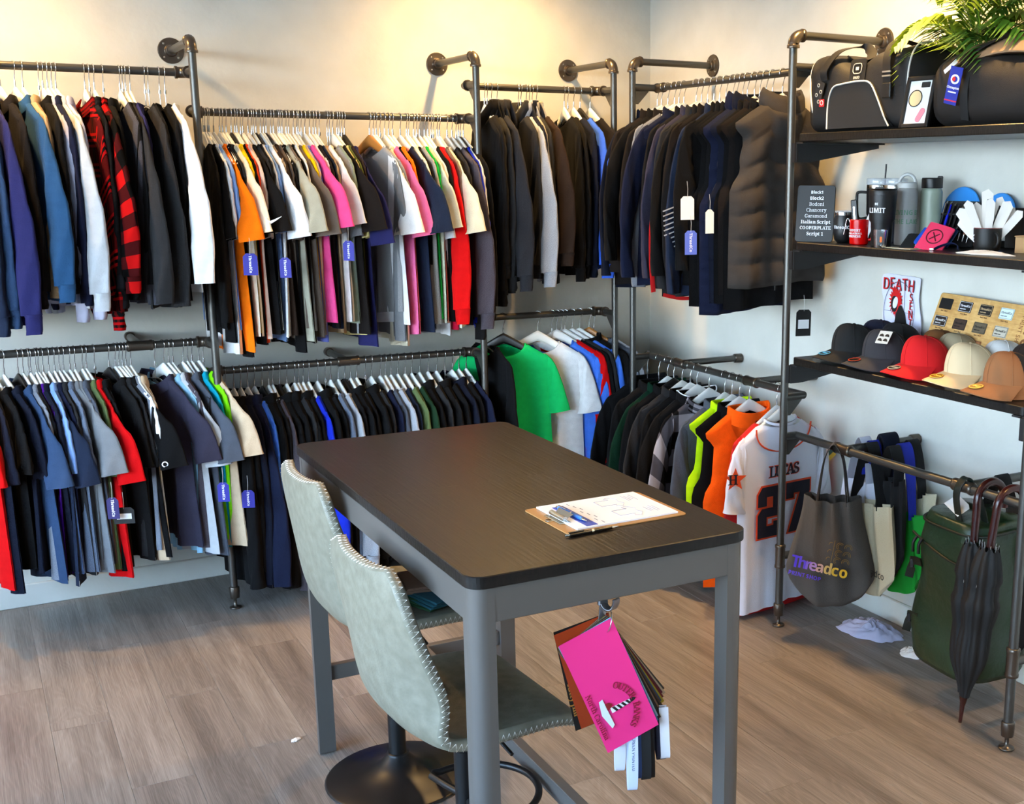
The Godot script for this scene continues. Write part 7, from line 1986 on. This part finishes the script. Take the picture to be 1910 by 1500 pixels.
func make_swatches() -> void:
	var top := Vector3(-2.048, 0.915, 3.302)
	var hk := thing("table_hook", "silver hook clamped under the near table edge", "hook", top, 0)
	var silver := mat("hook_silver", Color(0.62, 0.62, 0.64), 0.28, 0.9)
	part(hk, "plate", MB.new().box(Vector3(0, -0.012, 0), Vector3(0.024, 0.048, 0.012), Basis.IDENTITY, 0.003), silver)
	part(hk, "hook_arm", strap([Vector3(0.0, -0.03, 0.004), Vector3(0.004, -0.040, 0.012), Vector3(0.012, -0.040, 0.024), Vector3(0.016, -0.026, 0.032), Vector3(0.016, -0.014, 0.034)], 0.018, 0.005, Vector3(1, 0, -0.3)), silver)
	part(hk, "tail", strap([Vector3(0, -0.03, 0.002), Vector3(-0.002, -0.055, 0.002), Vector3(-0.006, -0.085, 0.002)], 0.016, 0.004, Vector3(1, 0, 0)), silver)
	var o := thing("swatch_book", "ring of leatherette swatches, pink one on top, hanging from the table hook", "swatch book", top + Vector3(0.008, -0.045, 0.020), -0.18)
	part(o, "binder_ring", MB.new().tube(range(24).map(func(k): return Vector3(-0.006, -0.022, 0) + Vector3(0.006 * cos(TAU * k / 24), 0.026 * cos(TAU * k / 24), 0.024 * sin(TAU * k / 24))), 0.0014, 6, false, true), mat("clip_steel", Color(0.78, 0.79, 0.78), 0.18, 1.0))
	# sheets hang from their upper right corner, tilted
	var cols := [Color(0.90, 0.16, 0.50), Color(0.30, 0.52, 0.70), Color(0.62, 0.78, 0.86), Color(0.04, 0.04, 0.045), Color(0.10, 0.08, 0.07), Color(0.52, 0.40, 0.30), Color(0.06, 0.05, 0.05), Color(0.30, 0.20, 0.14), Color(0.20, 0.30, 0.42), Color(0.62, 0.58, 0.14), Color(0.40, 0.03, 0.05), Color(0.32, 0.05, 0.18), Color(0.72, 0.66, 0.56), Color(0.22, 0.23, 0.22), Color(0.70, 0.24, 0.06), Color(0.05, 0.05, 0.055)]
	for k in cols.size():
		var fan := 0.385 + (0.019 * k if k < 14 else -0.05 * (k - 12))
		var b := Basis(Vector3.BACK, fan) * Basis(Vector3.RIGHT, 0.016 * k - 0.02)
		var w := 0.132; var h := 0.292 - 0.006 * (k % 3)
		var P := PackedVector3Array()
		for side in [1, -1]:
			for j in 9:
				for i in 5:
					var u := i / 4.0; var v := j / 8.0
					P.append(Vector3(0.012 - w * (1 - u), 0.030 - h * v, (0.0008 if side > 0 else -0.0008) + 0.010 * sin(PI * v) * (0.3 + 0.04 * k) * u))
		var m := MB.new().grid(P.slice(0, 45), 5, 9, false, PackedVector2Array(), false).grid(P.slice(45, 90), 5, 9, false, PackedVector2Array(), true)
		var E := PackedVector3Array()
		for side in [0, 45]:
			for j in 9: E.append(P[side + j * 5 + 4])
		m.grid(E, 9, 2)
		var sw := part(o, "swatch", m, mat("swatch_%d" % k, cols[k], 0.6), Transform3D(b, Vector3(0, -0.045, 0.012 - 0.0030 * k)), "bright pink leatherette swatch with lighthouse print" if k == 0 else "")
		if k == 0: swatch_print(sw)
		if k == 15: part(sw, "lettering", text_arrays("Kitty Jim", 0.016, "Droid Serif", true), mat("gold_print", Color(0.72, 0.50, 0.22), 0.4), Transform3D(Basis(Vector3.BACK, -PI / 2), Vector3(-0.108, -0.17, 0.0022)))
	# ribbon loops below
	var rb := [[-0.018, 0.075, Color(0.80, 0.81, 0.84), -0.015], [0.004, 0.118, Color(0.76, 0.80, 0.90), 0.006], [0.022, 0.10, Color(0.12, 0.24, 0.42), -0.004], [0.036, 0.105, Color(0.05, 0.07, 0.08), 0.0], [0.048, 0.11, Color(0.03, 0.03, 0.03), -0.01], [0.085, 0.075, Color(0.86, 0.86, 0.88), -0.012], [0.078, 0.078, Color(0.03, 0.05, 0.16), -0.018]]
	for k in rb.size():
		var q: Array = rb[k]
		var base := Vector3(0.045 + q[0], -0.315 + 0.12 * q[0], q[3])
		var dir := Vector3(0.25 * q[0] * 4.0, -1, 0).normalized()
		var r := part(o, "ribbon_loop", strap([base + Vector3(0, 0.05, 0.006), base + dir * q[1] * 0.5 + Vector3(0, 0, 0.009), base + dir * q[1] + Vector3(0, 0, 0.004), base + dir * (q[1] + 0.004) + Vector3(0, 0, -0.004), base + dir * q[1] * 0.5 + Vector3(0, 0, -0.009), base + Vector3(0, 0.05, -0.006)], 0.022, 0.001, Vector3(1, 0, 0.25)), mat("ribbon_%d" % k, q[2], 0.5))
		if k == 1: part(r, "lettering", text_arrays("SCREEN PRINTED", 0.0085, "Droid Sans"), mat("ribbon_ink", Color(0.42, 0.48, 0.58), 0.6), Transform3D(yaw(0.245) * Basis(Vector3.BACK, -PI / 2), base + dir * 0.03 + Vector3(0.0, 0, 0.0102)))
func swatch_print(sw: Node) -> void:
	var ink := mat("swatch_ink", Color(0.55, 0.03, 0.18), 0.6)
	var rot := Basis(Vector3.BACK, -PI / 2)          # reads down the long side
	var bow := func(v: float) -> float: return 0.0012 + 0.0030 * sin(PI * v) + 0.001
	# words on an arch, letter by letter
	var word := "OUTER BANKS"
	for k in word.length():
		if word[k] == " ": continue
		var s := (k - 5.0) / 5.0
		var a := s * 0.95
		var c := Vector2(-0.078, -0.172) + Vector2(cos(a) * 0.062, -sin(a) * 0.066)
		part(sw, "lettering", text_arrays(word[k], 0.0145, "Droid Serif", true), ink, Transform3D(Basis(Vector3.BACK, -PI / 2 - a), Vector3(c.x, c.y, bow.call(0.58) + 0.001)))
	part(sw, "lettering", text_arrays("North Carolina", 0.0115, "Droid Serif", true), ink, Transform3D(rot, Vector3(-0.109, -0.168, bow.call(0.6))))
	# lighthouse lying on its side: tower with spiral stripes, lantern, keeper's house, ground
	var z: float = bow.call(0.6)
	var x := Transform3D(rot, Vector3(-0.052, -0.170, z))
	flat(sw, "printed_tower", PackedVector2Array([Vector2(-0.008, -0.022), Vector2(0.006, -0.022), Vector2(0.0035, 0.026), Vector2(-0.0055, 0.026)]), Color(0.90, 0.90, 0.90), x, 0.0008)
	for k in 4: flat(sw, "printed_stripe", PackedVector2Array([Vector2(-0.0075 + 0.0005 * k, -0.018 + 0.011 * k), Vector2(0.0055 - 0.0005 * k, -0.012 + 0.011 * k), Vector2(0.0055 - 0.0005 * k, -0.006 + 0.011 * k), Vector2(-0.0075 + 0.0005 * k, -0.012 + 0.011 * k)]), Color(0.04, 0.04, 0.045), Transform3D(rot, x.origin + Vector3(0, 0, 0.0008)), 0.0008)
	flat(sw, "printed_lantern", PackedVector2Array([Vector2(-0.006, 0.027), Vector2(0.004, 0.027), Vector2(0.003, 0.035), Vector2(-0.001, 0.040), Vector2(-0.005, 0.035)]), Color(0.06, 0.07, 0.07), x, 0.0008)
	flat(sw, "printed_house", PackedVector2Array([Vector2(-0.022, -0.03), Vector2(-0.006, -0.03), Vector2(-0.006, -0.02), Vector2(-0.014, -0.015), Vector2(-0.022, -0.02)]), Color(0.50, 0.08, 0.08), x, 0.0008)
	flat(sw, "printed_ground", PackedVector2Array([Vector2(-0.036, -0.030), Vector2(0.034, -0.028), Vector2(0.040, -0.036), Vector2(0.0, -0.046), Vector2(-0.034, -0.040)]), Color(0.80, 0.86, 0.84), x, 0.0008)

# ---------- prints, tags and the baseball jersey ----------
func block_digit(d: String, h: float) -> PackedVector2Array:
	var P := PackedVector2Array()
	var raw := []
	if d == "2": raw = [Vector2(0, 0.62), Vector2(0, 0.86), Vector2(0.10, 1.0), Vector2(0.52, 1.0), Vector2(0.62, 0.86), Vector2(0.62, 0.52), Vector2(0.52, 0.40), Vector2(0.22, 0.40), Vector2(0.22, 0.22), Vector2(0.40, 0.22), Vector2(0.40, 0.30), Vector2(0.62, 0.30), Vector2(0.62, 0.0), Vector2(0, 0.0), Vector2(0, 0.46), Vector2(0.10, 0.58), Vector2(0.38, 0.58), Vector2(0.38, 0.80), Vector2(0.22, 0.80), Vector2(0.22, 0.62)]
	else: raw = [Vector2(0, 0.68), Vector2(0, 1.0), Vector2(0.62, 1.0), Vector2(0.62, 0.78), Vector2(0.34, 0.0), Vector2(0.08, 0.0), Vector2(0.36, 0.78), Vector2(0.20, 0.78), Vector2(0.20, 0.68)]
	for q in raw: P.append(Vector2((q.x - 0.31) * h, q.y * h))
	return P
func make_jersey() -> void:
	var pos := Vector3(-0.345, 0.958, 1.66)
	hanger("white", "white hanger holding the baseball jersey by the post", pos, 0.10, 0.0, "hangers on the lower right rail")
	var o := thing("baseball_jersey", "white baseball jersey with navy number 27, orange trim, by the post", "jersey", pos - Vector3(0, 0.023, 0), 0.10)
	var cloth := mat("jersey_white", Color(0.86, 0.86, 0.90), 0.85)
	cloth.normal_enabled = true; cloth.normal_texture = TX.weave; cloth.normal_scale = 0.25; cloth.uv1_triplanar = true; cloth.uv1_scale = Vector3(7, 7, 7)
	part(o, "body", body_mesh({"wt": 0.235, "wm": 0.225, "wh": 0.215, "len": 0.90, "t": 0.026, "fold": 0.004, "scoop": 0.02, "ph": 0.8, "freq": 1.4}), cloth)
	for s in [-1.0, 1.0]:
		var sl := part(o, "sleeve", sleeve_mesh(s, [Vector2(0.198, -0.155), Vector2(0.242, -0.20), Vector2(0.275, -0.30), Vector2(0.300, -0.455)], [Vector2(0.205, -0.34), Vector2(0.20, -0.39), Vector2(0.195, -0.43), Vector2(0.185, -0.475)], 0.02, 0.032, 0.0, 1.0, 14), cloth)
		if s < 0:
			var star := PackedVector2Array()
			for k in 10: star.append(Vector2(sin(PI * k / 5) * (0.05 if k % 2 == 0 else 0.021), cos(PI * k / 5) * (0.05 if k % 2 == 0 else 0.021)))
			flat(sl, "star_patch", star, Color(0.88, 0.28, 0.05), Transform3D(yaw(-0.35), Vector3(-0.262, -0.315, 0.030)))
			part(sl, "lettering", text_arrays("H", 0.04, "Droid Serif", true), mat("navy_twill", Color(0.035, 0.04, 0.13), 0.7), Transform3D(yaw(-0.35), Vector3(-0.275, -0.315, 0.0315)))
		else:
			flat(sl, "flag_patch", PackedVector2Array([Vector2(-0.028, 0.0), Vector2(0.028, 0.0), Vector2(0.028, 0.022), Vector2(-0.028, 0.022)]), Color(0.02, 0.26, 0.20), Transform3D(yaw(0.3) * Basis(Vector3.BACK, 0.3), Vector3(0.270, -0.275, 0.036)))
			flat(sl, "flag_patch", PackedVector2Array([Vector2(-0.028, -0.024), Vector2(0.028, -0.024), Vector2(0.028, 0.0), Vector2(-0.028, 0.0)]), Color(0.85, 0.66, 0.08), Transform3D(yaw(0.3) * Basis(Vector3.BACK, 0.3), Vector3(0.270, -0.275, 0.036)))
	var orange := mat("trim_orange", Color(0.85, 0.25, 0.03), 0.7)
	var rope := []
	for k in 21:
		var a := PI * k / 20
		rope.append(Vector3(-0.150 * cos(a), -0.125 - 0.105 * pow(sin(a), 0.8), 0.030 - 0.006 * absf(cos(a))))
	part(o, "trim_piping", MB.new().tube(rope, 0.0036, 6), orange)
	part(o, "neckband", collar_mesh([[1.0, -0.008], [1.02, 0.0], [0.97, 0.005], [0.94, -0.008]], 0.085, 0.02, 0.034), cloth)
	part(o, "size_label", MB.new().box(Vector3(0, -0.115, -0.030), Vector3(0.06, 0.024, 0.002)), mat("label_black", Color(0.03, 0.03, 0.03), 0.6))
	var navy := mat("navy_twill", Color(0.035, 0.04, 0.13), 0.7)
	var Z := 0.034
	for k in 5:
		var xf := at(Vector3(-0.066 + 0.033 * k, -0.312, Z))
		part(o, "name_letter", text_arrays("LUCAS"[k], 0.046, "Droid Serif", true, false, 0.0, 0.0016), orange, xf * Transform3D(Basis.from_scale(Vector3(1.10, 1.06, 1)), Vector3(0, 0, -0.0004)))
		part(o, "name_letter", text_arrays("LUCAS"[k], 0.043, "Droid Serif", true, false, 0.0, 0.002), navy, xf)
	for k in 2:
		var dg := block_digit("27"[k], 0.215)
		var wide := Geometry2D.offset_polygon(dg, 0.0075, Geometry2D.JOIN_MITER)[0]
		var p := Vector3(-0.076 + 0.154 * k, -0.585, Z)
		var nb := part(o, "number", MB.new().slab(wide, 0.002), orange, at(p))
		part(nb, "number_fill", MB.new().slab(dg, 0.002), navy, at(Vector3(0, 0, 0.0012)))
	# striped red jersey hems just behind it
	var q := thing("hockey_jersey", "red jersey with black and white hem bands behind the white jersey", "jersey", pos + Vector3(0.02, -0.023, -0.055), 0.12)
	hanger("white", "white hanger holding the red banded jersey", q.position + Vector3(0, 0.023, 0), 0.12, 0.0, "hangers on the lower right rail")
	part(q, "body", body_mesh({"wt": 0.24, "wm": 0.245, "wh": 0.26, "len": 0.82, "t": 0.024, "fold": 0.006, "scoop": 0.05, "ph": 2.0}), mat("jersey_red", Color(0.72, 0.03, 0.04), 0.85))
	for s in [-1.0, 1.0]: part(q, "sleeve", long_sleeve(s, 1.0, 0.0, 0.0, 0.030), M.jersey_red)
	var band := [[0.82, 0.86, Color(0.05, 0.03, 0.035)], [0.86, 0.875, Color(0.86, 0.86, 0.86)], [0.875, 0.94, Color(0.78, 0.03, 0.05)]]
	for b in band:
		var P := PackedVector3Array()
		for y in [b[0], b[1]]:
			for i in 28:
				var a := TAU * i / 28
				P.append(Vector3(0.26 * signf(cos(a)) * pow(absf(cos(a)), 0.6), -y + 0.008 * cos(a), 0.026 * signf(sin(a)) * pow(absf(sin(a)), 0.7) + 0.006 * sin(4.0 * cos(a) + 2.0)))
		part(q, "hem_band", MB.new().grid(P, 28, 2, true, PackedVector2Array(), true), mat("band_" + b[2].to_html(), b[2], 0.85))
func garment_detail(o: Node3D, kind: String, opt: Dictionary) -> void:
	var white := mat("print_white", Color(0.93, 0.93, 0.93), 0.6)
	if opt.get("swoosh", false):
		var sw := PackedVector2Array()
		for q in smooth_path([Vector2(-0.030, 0.012), Vector2(-0.026, -0.010), Vector2(-0.012, -0.014), Vector2(0.034, 0.016), Vector2(-0.008, -0.001), Vector2(-0.020, 0.0)], 4, true): sw.append(q)
		part(o, "printed_mark", MB.new().slab(sw, 0.002), white, Transform3D(yaw(0.95), Vector3(0.352, -0.395, 0.030)))
	if opt.get("ring", false):
		part(o, "printed_mark", ring_mesh(0.010, 0.004, 0.002, 18), white, Transform3D(yaw(0.95), Vector3(0.345, -0.41, 0.034)))
	if opt.get("chest", false):
		flat(o, "printed_mark", disc(0.022, 16, 0.9), Color(0.05, 0.03, 0.03), at(Vector3(0.035, -0.30, 0.030)), 0.002)
		flat(o, "printed_mark", disc(0.011, 14), Color(0.72, 0.22, 0.06), at(Vector3(0.085, -0.31, 0.030)), 0.002)
	if opt.get("piping", false):
		part(o, "white_piping", MB.new().tube(smooth_path([Vector3(0.075, -0.09, 0.03), Vector3(0.05, -0.16, 0.045), Vector3(0.03, -0.20, 0.04), Vector3(0.03, -0.45, 0.038)], 5), 0.0028, 6), white)
	if opt.get("pipe", false):
		var L := []
		for p in neck_loop(0.108, 0.035, 0.042, 1.0, 0.037): L.append(p)
		part(o, "white_piping", MB.new().tube(L, 0.003, 6, false, true), white)
	if opt.get("stripe", false):
		var red := mat("stripe_red", Color(0.85, 0.05, 0.06), 0.8)
		part(o, "red_stripe", strap([Vector3(-0.285, -0.50, 0.040), Vector3(-0.30, -0.62, 0.044), Vector3(-0.30, -0.76, 0.046), Vector3(-0.29, -0.87, 0.046)], 0.022, 0.004, Vector3(1, 0, 0)), red)
		part(o, "red_stripe", strap([Vector3(-0.24, -0.885, 0.05), Vector3(-0.15, -0.905, 0.05), Vector3(-0.05, -0.91, 0.045)], 0.016, 0.004, Vector3(0, 1, 0)), red)
	if opt.get("grid", false):
		var refl := mat("reflective", Color(0.62, 0.63, 0.66), 0.4, 0.3)
		for k in 11:
			var y := -0.50 - 0.018 * k
			part(o, "reflective_line", MB.new().box(Vector3.ZERO, Vector3(0.085 + 0.012 * minf(k, 10 - k), 0.005, 0.002), Basis(Vector3.BACK, 0.35)), refl, Transform3D(yaw(-0.42), Vector3(-0.320 + 0.008 * k, y, 0.044)))
	if opt.get("bluetag", false):
		flat(o, "size_sticker", PackedVector2Array([Vector2(-0.02, 0.03), Vector2(0.02, 0.035), Vector2(0.018, -0.045)]), Color(0.20, 0.58, 0.86), at(Vector3(-0.12, -0.22, 0.034)), 0.002)
	for t in opt.get("tags", []):
		hang_tag(o, t[0], t[1], t[2], t[3], t[4] if t.size() > 4 else "", Color(0.92, 0.92, 0.95), t[5] if t.size() > 5 else true)

func _ready() -> void:
	make_camera()
	make_light()
	make_room()
	make_lamps()
	make_racks()
	make_table()
	make_stools()
	make_garments()
	make_jersey()
	make_top_shelf()
	make_middle_shelf()
	make_low_shelf()
	make_bags()
	make_tabletop()
